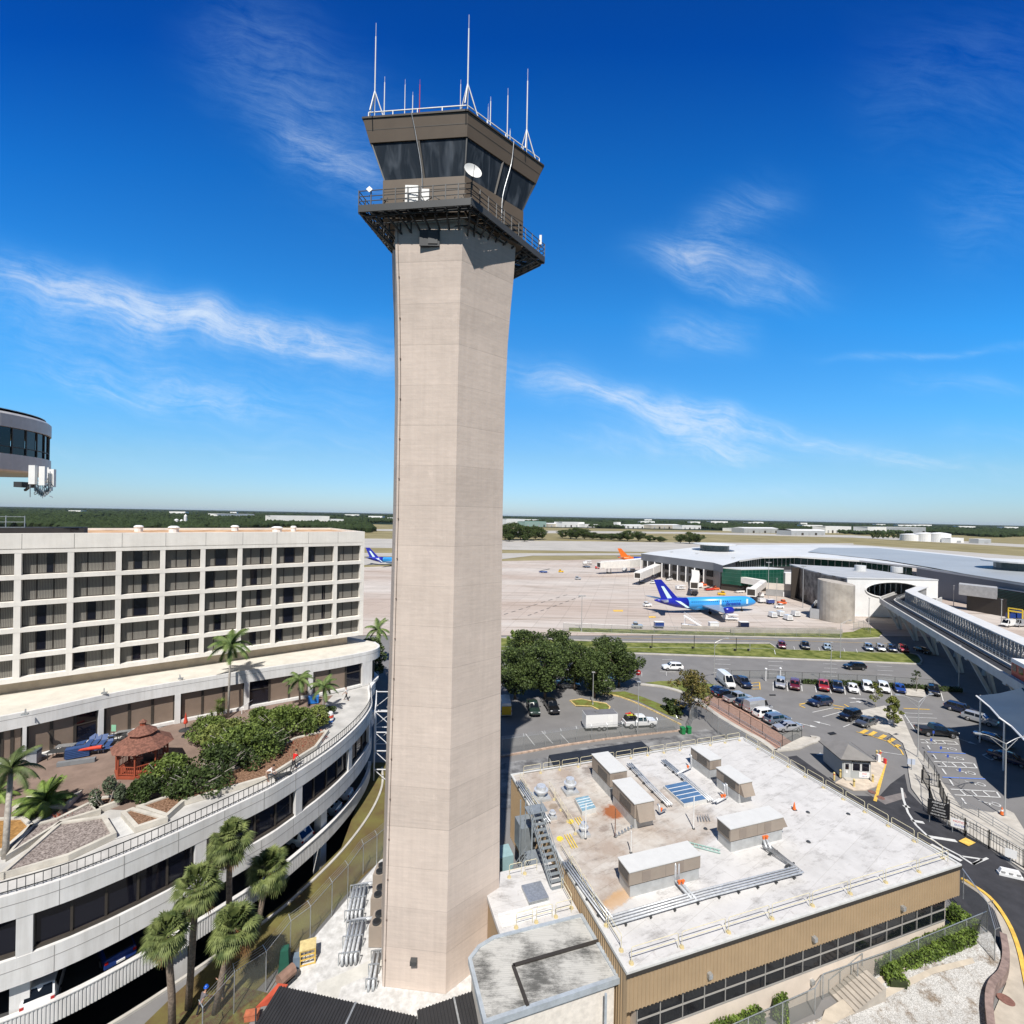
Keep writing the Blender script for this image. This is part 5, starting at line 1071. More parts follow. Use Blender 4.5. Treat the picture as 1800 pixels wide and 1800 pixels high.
def make_car(kind,label):
    s=SPEC[kind]; t=thing({'sedan':'parked_car','suv':'parked_car','pickup':'pickup_truck','van':'van'}[kind],label,{'sedan':'car','suv':'car','pickup':'pickup truck','van':'van'}[kind])
    b=MB(); rs=[]
    for x,zb,zt,w in s['st']:
        zm=zb+(zt-zb)*.62
        h=[(x,-w*.93,zb),(x,-w,zb+.12),(x,-w,zm),(x,-w*.965,zt-.05),(x,-w*.80,zt+.015),(x,0,zt+.05)]
        rs.append(h+[(p[0],-p[1],p[2]) for p in reversed(h[:-1])])
    b.rings(rs); x0,x1,x2,x3=s['cab']; rz=s['rz']
    def zbelt(x):
        for (xa_,_,za,wa),(xb_,_,zb_,wb) in zip(s['st'],s['st'][1:]):
            if xa_<=x<=xb_: k=(x-xa_)/(xb_-xa_); return za+(zb_-za)*k,wa+(wb-wa)*k
        return s['st'][0][2],s['st'][0][3]
    sec=[]
    for x,zz,k in ((x3,None,.96),(x2,rz-.03,.80),((x1+x2)/2,rz+.02,.81),(x1,rz-.02,.79),(x0,None,.93)):
        zb_,w=zbelt(x); zb2,_=zbelt(x)
        if zz is None: h=[(x,-w*k,zb_-.08),(x,-w*k*.97,zb_-.02),(x,0,zb_+.03)]
        else: h=[(x,-w*.955,zb2-.06),(x,-w*k,zz-.06),(x,0,zz+.03)]
        sec.append(h+[(p[0],-p[1],p[2]) for p in reversed(h[:-1])])
    b.rings(sec)
    if 'bed' in s:
        pass
    body=b.build('body',CP['white'],t,local=True)
    if 'bed' in s:
        q=MB(); a,c=s['bed']; q.box(((a+c)/2,0,1.225),(c-a,1.62,.03)); q.build('cargo_bed',TRIM,t,local=True)
    # glass panes standing just proud of the cabin
    g=MB()
    def lerp3(a,b_,k): return V(a)+(V(b_)-V(a))*k
    def pane(mb,q,inx,o):      # shrink a quad and push it out
        q=[V(p) for p in q]; c=sum(q,V((0,0,0)))/len(q); mb.poly([c+(p-c)*inx+V(o) for p in q])
    fr,mi,re=sec[4],sec[2],sec[0]; r1,r2=sec[3],sec[1]
    ws=MB(); pane(ws,[fr[1],fr[3],r1[3],r1[1]],.9,(.03,0,.035)); ws.build('windscreen',CG,t,local=True)
    if not s.get('cargo'):
        rw=MB(); pane(rw,[re[1],re[3],r2[3],r2[1]],.86,(-.03,0,.03)); rw.build('rear_window',CG,t,local=True)
    for sd in (1,-1):
        i0,i1=(0,1) if sd==1 else (4,3)
        cols_=[x0-.35,(x0+x2)/2-.05,x2-.05] if not s.get('cargo') else [x0-.35,x0-1.35]
        for a,c in zip(cols_,cols_[1:]):
            zb_,w=zbelt((a+c)/2); top0=min(a-.05,x1+.05) if a==cols_[0] else a-.06; bot0=a-.05; q=[(bot0,-sd*w*.972,zb_+.03),(c+.05,-sd*w*.972,zb_+.03),(c+.05,-sd*(w*.84),rz-.12),(top0,-sd*(w*.84),rz-.12)]
            m=MB(); m.poly(q if sd==1 else q[::-1]); m.build('side_window',CG,t,local=True)
        zz,w=zbelt(x0-.25); m=MB(); m.box((x0-.25,-sd*(w+.12),zz-.0),(.16,.22,.16)); m.build('wing_mirror',TRIM,t,local=True)
    wr=s['wr']
    for x in s['wb']:
        for sd in (1,-1):
            y=sd*(s['W']/2-.10); m=MB(); m.cyl((x,y-sd*.14,wr),(x,y+sd*.115,wr),wr,wr*.97,18); wv=m.build('wheel',TYRE,t,local=True)
            m=MB(); m.cyl((x,y+sd*.10,wr),(x,y+sd*.125,wr),wr*.66,wr*.6,12); m.build('rim',RIMM,wv,local=True)
    xf=s['st'][-2][0]; zf=s['st'][-2][2]; wf=s['st'][-2][3]; xr=s['st'][1][0]; zr_=s['st'][1][2]; w2=s['st'][1][3]
    for sd in (1,-1):
        m=MB(); m.box((xf+.0,sd*wf*.78,zf-.2),(.22,.34,.14)); m.build('headlight',LAMP,t,local=True)
        m=MB(); m.box((xr+.02,sd*w2*.86,zr_-.28),(.2,.2,.2)); m.build('tail_light',RLAMP,t,local=True)
    m=MB(); m.box((s['st'][-1][0]-.06,0,.5),(.18,wf*1.1,.2)); m.build('grille',TRIM,t,local=True)
    m=MB(); m.box((xr-.06,0,.62),(.12,.5,.14)); m.build('number_plate',TM['white'],t,local=True)
    return t
PROTO={}
def car(kind,col,x,y,head,label,z=0,group='cars parked in the lots',sc=1.,loc=None):
    p=loc if loc is not None else G(x,y,z)
    if kind not in PROTO: t=PROTO[kind]=make_car(kind,label)
    else: t=dup(PROTO[kind])
    t.location=(p.x,p.y,p.z if loc is not None else z); t.rotation_euler=(0,0,R(head)); t.scale=(sc,)*3; t['label']=label; t['group']=group
    for o in t.children:
        if o.name.startswith('body'): o.material_slots[0].link='OBJECT'; o.material_slots[0].material=CP[col]
    return t
RW=-121
car('suv','silver',1372,1206,RW,'silver car with dark glass, leftmost in the row along the hedge')
car('suv','maroon',1397,1209,RW,'maroon car in the hedge row beside the leftmost silver one')
car('pickup','red',1447.5,1210,RW,'bright red pickup in the row along the hedge')
car('pickup','navy',1472,1212,RW,'dark blue pickup in the hedge row right of the red pickup')
car('sedan','white',1499,1214,RW,'white car in the hedge row just right of the dark blue pickup')
car('suv','white',1525,1213,RW,'white car second right of the dark blue pickup, beside the small tree')
car('suv','white',1553,1214,RW,'white car with a dark sunroof behind the leafy young tree')
car('sedan','blue',1581,1214,RW,'blue car next to the pale tree square')
car('suv','black',1641,1219,-128,'black car right of the pale tree square')
car('van','white',1276,1204,-92,'white high roof van in the corner behind the autumn tree')
car('pickup','navy',1305,1204,-92,'dark navy pickup beside the white high roof van')
car('suv','navy',1441,1239,196,'black car parked on the yellow hatching in the lot centre')
car('suv','black',1494,1263,207,'black car with bays on its left, beside the dark grey sedan')
car('sedan','grey',1522,1274,207,'dark grey sedan near the yellow striped corner')
car('pickup','black',1646,1292,-9,'black crew cab pickup in the accessible bays')
HL=17
car('sedan','navy',1264,1218,HL,'dark blue car behind the autumn tree, first along the fence')
car('sedan','black',1275,1224,HL,'black car squeezed between the dark blue car and the silver pickup')
car('pickup','silver',1297,1233,HL,'silver pickup in the row along the fence')
car('suv','grey',1313,1242,HL,'dark grey car between the silver pickup and the silver van')
car('van','silver',1332,1250,HL,'silver cargo van in the row along the fence',sc=.92)
car('suv','white',1346,1260,HL,'white car in the fence row beside the silver van')
car('suv','slate',1366,1270,HL,'slate blue car in the fence row beside the silver sedan')
car('sedan','silver',1384,1283,187,'silver sedan at the end of the fence row nearest the kerb')
car('suv','white',1182,1176,180,'white car driving on the wide road left of the autumn tree','moving',group='cars on the road') if False else car('suv','white',1182,1177,180,'white car driving on the wide road left of the autumn tree',group='cars on the road')
car('suv','black',1502,1176,178,'black car driving on the wide road below the grass',group='cars on the road')
car('suv','maroon',1374,1138,-115,'dark red car parked above the grass median, leftmost of its row')
car('pickup','black',1415,1139,-116,'black pickup parked above the grass median')
car('sedan','lightblue',1454,1140.5,-118,'pale blue car parked above the grass median')
car('suv','slate',1526.5,1142,-120,'grey blue car, first of four parked together above the grass')
car('suv','silver',1548,1143,-120,'silver car, second of four parked together above the grass')
car('suv','navy',1568,1144,-121,'dark blue car, third of four parked together above the grass')
car('suv','red',1588,1144.5,-121,'bright red car, last of four parked together above the grass')
car('sedan','black',1622,1147,-92,'dark car in the shade under the guideway beside the bright red one')
car('pickup','green',937,1250,-84,'dark green pickup seen from behind in the tower lot')
car('pickup','black',969,1247,-100+180-160,'black pickup with a white cab roof in the tower lot')
tx=car('van','white',888,1250,95,'white truck with a yellow tail lift at the edge of the tower shadow'); b=MB(); b.box((-3.05,0,.6),(.12,1.7,1.5)); b.build('tail_lift',CP['yellow'],tx,local=True)
car('sedan','white',968,1205,5,'white car glimpsed under the oaks, left'); car('sedan','silver',1062,1199,5,'silver car in the shade under the right oak'); car('sedan','grey',1000,1208,5,'grey car glimpsed in the oak shade'); 
car('suv','navy',1690,1252,-60,'dark car in the shade beside the pale tent roof'); car('sedan','slate',1745,1305,-60,'grey blue car in the shade under the tent roof, near end'); car('suv','silver',1722,1270,-60,'silver car in the shade under the tent roof'); car('sedan','navy',1775,1340,-60,'dark blue car in the shade at the right picture edge')
# white crew cab with motorcycles, and box trailer
car('pickup','white',1124,1276,9,'white crew cab pickup towing the trailer with motorcycles in its bed')
def dirtbike(p,rz,col,label):
    t=thing('motorcycle',label,'motorcycle',p,rz,'motorcycles in the pickup bed')
    for x in (-.65,.65): m=MB(); m.cyl((x,-.05,.34),(x,.05,.34),.34,.34,16); m.build('wheel',TYRE,t,local=True)
    m=MB(); m.tube([(-.6,0,.34),(-.1,0,.55),(.3,0,.8),(.62,0,.36)],.06,6); m.box((0,0,.4),(.4,.2,.35)); m.build('frame',TRIM,t,local=True)
    m=MB(); m.box((-.35,0,.82),(.75,.2,.1)); m.box((.12,0,.78),(.35,.26,.22)); m.box((.68,0,.72),(.4,.14,.05)); m.build('bodywork',paint('bike_'+col,{'red':(.65,.06,.03),'yellow':(.6,.6,.05)}[col]),t,local=True)
    m=MB(); m.beam((.38,-.38,1.05),(.38,.38,1.05),.04,.04); m.beam((.38,0,1.05),(.5,0,.8),.05,.05); m.build('handlebar',TRIM,t,local=True)
pt=[o for o in C.objects if o.get('label','').startswith('white crew cab')][0]
mx_=Matrix.Translation(pt.location)@Matrix.Rotation(pt.rotation_euler.z,4,'Z')
for y,c,l in ((.35,'red','red dirt bike standing in the white pickup bed'),(-.35,'yellow','yellow dirt bike nearer the camera in the white pickup bed')): dirtbike(mx_@V((-1.75,y,1.26)),pt.rotation_euler.z,c,l)
tp=mx_@V((-7.2,0,0)); t=thing('box_trailer','white box trailer with two axles hitched behind the white pickup','trailer',tp,R(9))
m=MB(); m.box((0,0,.55),(5.6,2.2,2.2)); m.build('body',CP['white'],t,local=True); m=MB(); m.box((0,0,2.752),(5.5,2.1,.02)); m.box((-.6,0,2.77),(.5,.5,.15)); m.build('roof',mat('trailer_roof',(.17,.17,.18),.6,.1,1),t,local=True)
for x in (-.45,.45):
    for sd in (1,-1): m=MB(); m.cyl((x,sd*.85,.36),(x,sd*1.12,.36),.36,.36,16); w_=m.build('wheel',TYRE,t,local=True); m=MB(); m.cyl((x,sd*1.1,.36),(x,sd*1.14,.36),.2,.2,10); m.build('rim',RIMM,w_,local=True)
m=MB(); m.box((1.5,-1.105,.65),(.8,.02,1.8)); m.build('side_door',TM['white'],t,local=True); m=MB(); m.beam((2.8,.6,.5),(4.1,0,.5),.1,.1); m.beam((2.8,-.6,.5),(4.1,0,.5),.1,.1); m.build('drawbar',TRIM,t,local=True); m=MB(); m.box((0,0,.5),(5.62,2.22,.1)); m.build('chassis',TRIM,t,local=True)
# cars in the hotel garage
def gar(kind,col,x,y,inn,label):
    sp_=px_(x,y); p,d=at(PEc,LP,sp_); q=p+V((-d.y,d.x))*inn; car(kind,col,0,0,math.degrees(math.atan2(d.x,-d.y)),label,group='cars in the hotel garage',loc=V((q.x,q.y,1.65)))
gar('suv','white',66,1760,2.5,'white car nose in under the hotel garage at the lower left')
gar('pickup','blue',215,1700,3.6,'blue pickup roof showing above the garage parapet')
gar('suv','white',548,1490,2.9,'white car in the hotel garage behind the palms'); gar('sedan','lightblue',604,1434,2.9,'pale blue car in the hotel garage second from the far end'); gar('sedan','white',625,1390,2.9,'pale car in the hotel garage at the far end')
# ================= trees, palms, shrubs
def leafm(n,c,v=.35,c2=None,tr=0): 
    m=mat(n,c,.6,v,1.1,c2 or c,spec=.25,detail=3); return m
BK=mat('bark',(.16,.12,.09),.95,.3,5,bump=.6,bscale=12); PBK=mat('palm_bark',(.22,.17,.13),.95,.3,6,bump=.8,bscale=10); GBK=mat('grey_bark',(.36,.33,.29),.9,.2,5)
OAK=leafm('oak_leaves',(.035,.060,.017),.45,(.075,.105,.030)); OLV=leafm('autumn_leaves',(.085,.10,.022),.4,(.15,.115,.035)); LIM=leafm('young_leaves',(.11,.14,.025),.35,(.16,.17,.04)); SHL=leafm('light_shrub_leaves',(.085,.125,.025),.4,(.16,.185,.05)); SHR=leafm('shrub_leaves',(.055,.095,.02),.45,(.115,.155,.035)); DSH=leafm('dark_shrub_leaves',(.03,.05,.015),.4,(.05,.075,.02)); GSH=leafm('grey_shrub_leaves',(.10,.125,.075),.3); HDG=leafm('hedge_leaves',(.075,.125,.018),.35,(.13,.185,.035))
SAB=leafm('fan_palm_leaves',(.075,.115,.03),.4,(.14,.165,.055)); SABD=leafm('dry_palm_leaves',(.22,.12,.05),.3); QP=leafm('feather_palm_leaves',(.07,.13,.03),.35,(.12,.16,.05)); PSH=leafm('bright_palm_leaves',(.10,.17,.03),.35,(.16,.22,.05))
def leaves(b,c,r,n,s,rnd,flat=1.,shell=.55):
    for _ in range(n):
        while True:
            d=V((rnd.uniform(-1,1),rnd.uniform(-1,1),rnd.uniform(-1,1)))
            if .05<d.length<=1: break
        k=d.length; d=d.normalized()*(shell+(1-shell)*k) if rnd.random()<.7 else d
        p=V(c)+V((d.x*r[0],d.y*r[1],d.z*r[2]))
        a=V((rnd.gauss(0,1),rnd.gauss(0,1),rnd.gauss(0,.7)*flat)).normalized(); q=a.cross(V((rnd.gauss(0,1),rnd.gauss(0,1),rnd.gauss(0,1)))).normalized()
        w=s*rnd.uniform(.6,1.3); l=w*rnd.uniform(.9,1.6); b.add([p-a*l/2,p+q*w/2,p+a*l/2,p-q*w/2],[(0,1,2,3)])
def crown(b,rnd,clumps,n,s):
    for c,r in clumps: leaves(b,c,r,n,s,rnd)
def tree(name,label,h,rad,seed,lm,nleaf=5000,ls=.34,trunk_h=None,bark=BK,tr=.28,cat='tree',group=None,ncl=26,sq=.7,limbs=8,low=.3):
    rnd=random.Random(seed); t=thing(name,label,cat,group=group); th=trunk_h or h*.35
    b=MB(); b.tube([(0,0,-.1),(.05,.03,th*.5),(.12*rnd.uniform(-1,1),.1,th),(.2,.1,h*.7)],tr,8,tr*.35)
    cl=[]
    for i in range(ncl):
        a=rnd.uniform(0,6.283); u=rnd.random()**.6; z=low*h+(h*.97-low*h)*rnd.random()
        k=math.sin(math.pi*min(1,max(.12,(z/h-low*.75)/(1.02-low*.75))))**.6
        rr=rad*u*k*.86; cl.append((V((rr*math.cos(a),rr*math.sin(a),z)),(rad*rnd.uniform(.17,.33),rad*rnd.uniform(.17,.33),rad*rnd.uniform(.13,.24)*sq/.7)))
    for i in range(limbs):
        c=cl[i%len(cl)][0]; b.tube([(0,0,th*rnd.uniform(.6,1)),(c.x*.4,c.y*.4,th+(c.z-th)*.55),tuple(c)],tr*.42,6,tr*.1)
    b.build('trunk',bark,t,local=True,smooth=True)
    b=MB(); crown(b,rnd,cl,nleaf//ncl,ls); b.build('crown',lm,t,local=True); return t
def put(t,x,y,z=0,rz=0,sc=1): p=G(x,y,z); t.location=(p.x,p.y,z); t.rotation_euler=(0,0,rz); t.scale=(sc,)*3; return t
oak=[tree('oak_tree','',9.5,5.6,s,OAK,11000,.27,group='oaks beside the tower lot',ncl=44,limbs=12,low=.22) for s in (1,2)]
OKS=[(905,1228,'oak nearest the tower at the left of the dark oak row'),(958,1228,'broad dark oak above the two pickups'),(1010,1212,'dark oak in the middle back of the oak row'),(1045,1226,'rounded oak above the straight lamp pole'),(1088,1207,'rightmost oak of the row beside the wide road'),(925,1185,'back oak between the tower and the grass median'),(975,1180,'back oak just behind the broad dark one'),(1062,1198,'back oak between the rounded one and the rightmost one')]
for i,(x,y,l) in enumerate(OKS):
    t=oak[i] if i<2 else dup(oak[i%2]); put(t,x,y,0,i*1.9,(1.02,1.1,.98,.88,.98,1.0,.98,.95)[i]); t['label']=l
t=tree('autumn_tree','thinning olive and brown tree with a bare trunk by the fence gate',8.2,3.9,5,OLV,3400,.26,3.0,GBK,.25,limbs=16,ncl=34,low=.28); put(t,1213,1262)
t=tree('young_tree','leafy yellow green young tree in the lot centre',5.2,2.0,8,LIM,2600,.2,1.6,GBK,.09,ncl=22,low=.22); put(t,1571,1278)
t2=tree('young_tree','thin young tree left of the leafy yellow green one',4.6,1.5,9,LIM,900,.18,1.7,GBK,.07,ncl=16,low=.3); put(t2,1539,1244)
t3=tree('young_tree','spindly dark young tree on the pale square by the hedge row',4.8,1.2,10,DSH,420,.18,2.,GBK,.07,ncl=14,low=.3); put(t3,1611,1216)
t=tree('broadleaf_tree','dense green tree behind the hotel corner left of the tower',8.5,4.4,12,OAK,6000,.3,ncl=30,low=.15); put(t,655,1192)
# lime green shrub at the oak tops near the tower
t=tree('bright_shrub','bright yellow green tree top showing behind the oaks beside the tower',6,2.6,13,PSH,1500,.32,ncl=14,low=.2); put(t,905,1150)
t=tree('low_bush','bushy green shrub on the mulch below the right oak',2.2,2.4,14,DSH,1500,.26,.4,ncl=14,low=.1); put(t,1180,1250); t=dup(t,label='small bush on the dry verge near the gate'); put(t,1195,1256,sc=.7)
# shrub mounds
def shrub(label,x,y,z,r,lm,n,ls,seed,name='shrub',branches=0,cat='shrub',group=None):
    rnd=random.Random(seed); p=G(x,y,z); t=thing(name,label,cat,p,0,group); b=MB(); k=max(5,int(r[0]*5)); cl=[]
    for i in range(k):
        a=rnd.uniform(0,6.28); u=rnd.random()**.5; cl.append((V((r[0]*.75*u*math.cos(a),r[1]*.75*u*math.sin(a),r[2]*(.35+.45*(1-u*u)*rnd.uniform(.7,1.1)))),(r[0]*.33,r[1]*.33,r[2]*.33)))
    crown(b,rnd,cl,n//k,ls); cr_o=b.build('crown',lm,t,local=True)
    b=MB()
    for i in range(max(3,branches)):
        a=rnd.uniform(0,6.28); u=rnd.uniform(.4,1); q=V((r[0]*u*math.cos(a),r[1]*u*math.sin(a),r[2]*rnd.uniform(.5,.95))); m_=q*.5+V((rnd.uniform(-.3,.3),rnd.uniform(-.3,.3),.1)); b.tube([(q.x*.15,q.y*.15,0),tuple(m_),tuple(q)],.05,5,.02)
    b.build('branches' if False else 'trunk',GBK,t,local=True); return t
sg='sea grape trees on the terrace'
shrub('sea grape mound at the right end of the terrace bed',505,1291,10.5,(3.6,2.9,2.9),SHR,5200,.2,21,'sea_grape',16,'tree',sg)
shrub('sea grape clump nearest the terrace end palms',548,1276,10.5,(2.5,2.2,2.6),SHL,3400,.19,22,'sea_grape',4,'tree',sg)
shrub('broad sea grape in the middle of the terrace bed',430,1330,10.5,(4.2,3.2,2.9),SHR,6200,.2,23,'sea_grape',16,'tree',sg)
shrub('sea grape with bare whitish branches in front of the gazebo',345,1388,10.5,(3.4,2.3,2.1),DSH,3000,.19,24,'sea_grape',34,'tree',sg)
shrub('sea grape with tangled grey twigs behind the red shirted person',395,1360,10.5,(3.3,2.3,2.5),DSH,3400,.19,25,'sea_grape',30,'tree',sg)
shrub('sea grape filling the gap behind the gazebo corner',300,1372,10.5,(2.4,2.0,2.2),SHR,3000,.19,31,'sea_grape',10,'tree',sg)
shrub('sea grape near the twin of the tall yucca',455,1288,10.5,(3.0,2.4,2.6),SHR,3600,.19,32,'sea_grape',14,'tree',sg)
shrub('sea grape at the back of the bed left of the bromeliads',400,1312,10.5,(3.4,2.6,2.5),SHL,4200,.19,33,'sea_grape',20,'tree',sg)
shrub('sea grape with a spreading crown beside the bromeliads',470,1322,10.5,(2.6,2.0,2.4),DSH,3000,.19,34,'sea_grape',16,'tree',sg)
shrub('dark rounded clipped shrub right of the grey green bush',262,1402,10.5,(1.7,1.5,1.9),DSH,3000,.16,26,'clipped_shrub')
shrub('loose grey green bush below the gazebo',188,1418,10.5,(1.3,1.2,2.3),GSH,1500,.15,27,'grey_bush',6)
shrub('low green filler shrub at the left of the sea grape bed',366,1298,10.5,(3.0,2.4,2.2),SHR,3600,.18,28,'low_shrub')
shrub('small dark round shrub by the terrace door',582,1255,10.5,(.9,.8,1.0),DSH,900,.13,29,'clipped_shrub')
for i,(x,y,l) in enumerate(((440,1262,'tall spiky yucca by the slim palm trunk'),(345,1290,'yucca cluster beside the red umbrella'),(383,1262,'small spiky yucca right of the red umbrella'))):
    rnd=random.Random(40+i); p=G(x if i else 384,y if i else 1268,10.45); t=thing('yucca',l,'plant',p,0,'yuccas on the terrace'); b=MB(); q=MB(); 
    for k in range(4):
        c=V((rnd.uniform(-.7,.7),rnd.uniform(-.5,.5),rnd.uniform(.9,2.6 if i!=1 else 1.5))); q.tube([(c.x*.3,c.y*.3,0),tuple(c)],.07,5)
        for j in range(60):
            d=V((rnd.gauss(0,1),rnd.gauss(0,1),rnd.gauss(.5,.8))).normalized(); s=d.cross(V((0,0,1))).normalized()*.035; b.add([c-s,c+s,c+d*rnd.uniform(.5,.8)],[(0,1,2)])
    q.build('trunk',PBK,t,local=True); b.build('crown',SHR,t,local=True)
b=MB(); rnd=random.Random(50)
for k in range(420):
    f=rnd.random(); pp=G(488+80*f+rnd.uniform(-12,12),1333-42*f+rnd.uniform(-9,7),10.5); d=V((rnd.gauss(0,1),rnd.gauss(0,1),.8)).normalized(); s=d.cross(V((0,0,1))).normalized()*.08; b.add([pp-s,pp+s,pp+d*.5],[(0,1,2)])
tag(b.build('bromeliads',leafm('bromeliad_red',(.28,.07,.04),.4)),kind='stuff')
b=MB(); 
for k in range(120):
    p=G(rnd.uniform(98,130),rnd.uniform(1436,1444),10.5); d=V((rnd.gauss(0,1),rnd.gauss(0,1),.8)).normalized(); s=d.cross(V((0,0,1))).normalized()*.06; b.add([p-s,p+s,p+d*.45],[(0,1,2)])
tag(b.build('bromeliads',M['bromeliad_red']),kind='stuff')
# fan palms
def fan_palm(label,base,top,rad,seed,n=76):
    rnd=random.Random(seed); t=thing('sabal_palm',label,'palm tree',base,0,'fan palms beside the hotel'); T=V(top)-V(base)
    b=MB(); b.tube([(0,0,-.1),(T.x*.3+.05,T.y*.3,T.z*.4),(T.x*.75,T.y*.75,T.z*.8),tuple(T)],.24,9,.19); 
    for z in range(int(T.z/.32)):
        k=z*.32/T.z; q=V((T.x*k,T.y*k,z*.32)); 
    b.build('trunk',PBK,t,local=True,smooth=True)
    g=MB(); dry=MB()
    for i in range(n):
        ph=rnd.uniform(0,6.283); u=i/n; pit=R(80)-u*R(150)+rnd.gauss(0,.12)
        d=V((math.cos(ph)*math.cos(pit),math.sin(ph)*math.cos(pit),math.sin(pit))); st=rad*rnd.uniform(.42,.55); c=T+V((0,0,.15))+d*st+V((0,0,-.12*st))
        m=dry if u>.80 and rnd.random()<.7 else g
        s0=V((-math.sin(ph),math.cos(ph),0)); m.beam(T,c,.04,.03); nrm=d.cross(s0)
        nb=17
        for j in range(nb):
            a=R(-78)+R(156)*j/(nb-1); v=(d*math.cos(a)+s0*math.sin(a)).normalized(); L_=rad*rnd.uniform(.48,.62)*(1-.25*abs(math.sin(a)))
            w=s0*math.cos(a)-d*math.sin(a); w=w*.048*rad/1.7; mid=c+v*L_*.55+nrm*.02; tip=c+v*L_+V((0,0,-L_*.32)); m.add([c,mid-w,tip,mid+w],[(0,1,2,3)])
    g.build('crown',SAB,t,local=True)
    if dry.v: dry.build('dry_fronds',SABD,t,local=True)
    return t
fan_palm('fan palm nearest the camera at the lower left with a straight bare trunk',G(303,1822,0),PD(294,1642,31.5),1.6,61)
fan_palm('fan palm behind the nearest one, standing taller against the white parapet',G(331,1772,0),PD(346,1560,34),1.8,62)
fan_palm('tallest fan palm with brown fronds, beside the dark office windows',G(400,1712,0),PD(404,1478,37),1.85,63)
fan_palm('leaning fan palm above the two workers',G(378,1780,0),PD(412,1630,33.8),1.85,64)
fan_palm('fan palm furthest right of the group, by the garage parapet',G(450,1648,0),PD(473,1528,40),1.9,65)
# feather palms
def feather_palm(label,base,top,rad,seed,n=15,tr=.14,leaf=QP,droop=1.):
    rnd=random.Random(seed); t=thing('queen_palm',label,'palm tree',base,0,'feather palms on the terrace'); T=V(top)-V(base); b=MB()
    if T.z>.5: b.tube([(0,0,-.1),(T.x*.35,T.y*.35,T.z*.5),(T.x*.85,T.y*.85,T.z*.9),tuple(T)],tr,8,tr*.7); b.build('trunk',GBK,t,local=True,smooth=True)
    g=MB()
    for i in range(n):
        ph=6.283*i/n*2.618+rnd.uniform(-.2,.2); el=R(78)-R(85)*(i/n)+rnd.gauss(0,.1); h=V((math.cos(ph),math.sin(ph),0)); p=T.copy(); v=h*math.cos(el)+V((0,0,math.sin(el))); pts=[p.copy()]; m=12; st=rad*1.2/m
        for k in range(m): v=(v+V((0,0,-.155*droop))).normalized(); p=p+v*st; pts.append(p.copy())
        g.tube(pts,.03,4,.008); s0=V((-math.sin(ph),math.cos(ph),0))
        for k in range(2,m+1):
            for f in (0,.33,.66):
                q=pts[k-1].lerp(pts[k],f); dd=(pts[k]-pts[k-1]).normalized()
                for sd in (1,-1):
                    l=rad*.36*math.sin(math.pi*min(.97,(k+f)/(m+1.5)))**.7*rnd.uniform(.8,1.1); tip=q+(s0*sd*.75+dd*.5+V((0,0,-.55*droop))).normalized()*l; w=dd*.035*rad/1.5; g.add([q-w,q+w,tip],[(0,1,2)])
    g.build('crown',leaf,t,local=True); return t
feather_palm('tall slim feather palm against the hotel windows',G(401,1262,10.4),PD(406,1135,58.8),2.6,71,16)
feather_palm('medium feather palm near the terrace end, left of its twin',G(527,1238,10.4),PD(526,1195,61.5),1.9,72,14)
feather_palm('shorter feather palm beside the blue box at the terrace end',G(568,1256,10.4),PD(569,1208,60.),1.9,73,14)
feather_palm('leaning feather palm at the left picture edge',G(9,1508,10.4),PD(20,1352,36.5),1.95,74,16,.2,mat('dark_palm_leaves',(.045,.08,.02),.6,.35,1.1,(.09,.115,.035)))
feather_palm('big bushy low palm on the terrace at the left',G(78,1420,10.5),G(78,1420,10.5)+V((0,0,.45)),1.9,75,38,leaf=PSH,droop=.8)
feather_palm('low feather palm at the left picture edge by the trash bin',G(-6,1405,10.5),G(-6,1405,10.5)+V((0,0,.4)),1.5,76,14,leaf=PSH)
t=feather_palm('bright feather palm behind the hotel corner left of the tower',G(660,1172,0),PD(664,1108,113),3.2,77,16); 
# hedges in front of the low building
def hedge(label,pts,w,h,seed,name='hedge',lm=HDG,dens=520,ls=.13,group=None):
    rnd=random.Random(seed); P=[V(p) for p in pts]; t=thing(name,label,'hedge',P[0],0,group); b=MB(); core=MB()
    for a,c in zip(P,P[1:]):
        L_=(c-a).length; d=(c-a)/L_; n=V((-d.y,d.x,0))
        for k in range(int(L_*dens)):
            s=rnd.random(); o=rnd.uniform(-1,1); e=rnd.uniform(0,1); f=rnd.random()
            if f<.45: e=1.; 
            elif f<.9: o=1 if rnd.random()<.5 else -1
            p=a.lerp(c,s)+n*o*w/2*(1+.05*math.sin(s*L_*3+seed))+V((0,0,h*e*(1+.08*math.sin(s*L_*2.3+o*2))+rnd.gauss(0,.025)))
            leaves(b,p,(.05,.05,.04),1,ls,rnd)
        core.beam(a+V((0,0,h*.45)),c+V((0,0,h*.45)),w*.82,h*.82)
    core.build('trunk',mat('hedge_core',(.03,.04,.012),.9,.2,3),t); 
    b.build('foliage',lm,t); return t
hedge('clipped hedge at the right corner of the low building',[G(1668,1612,1.0),G(1716,1645,.9)],1.3,1.1,81)
hedge('long clipped hedge in front of the right window band',[G(1702,1648,.9),G(1640,1675,.7),G(1555,1706,.2)],1.2,1.0,82)
hedge('hedge end spilling down by the stairs behind the fence',[G(1556,1708,.2),G(1580,1745,0)],1.5,1.0,83)
hedge('rounded bush left of the basement door',[G(1356,1778,.02),G(1384,1788,.02)],1.6,1.3,84,'bush'); hedge('low clipped hedge at the bottom edge, left of the rounded bush',[G(1332,1794,.02),G(1230,1828,.02)],1.5,1.15,85)
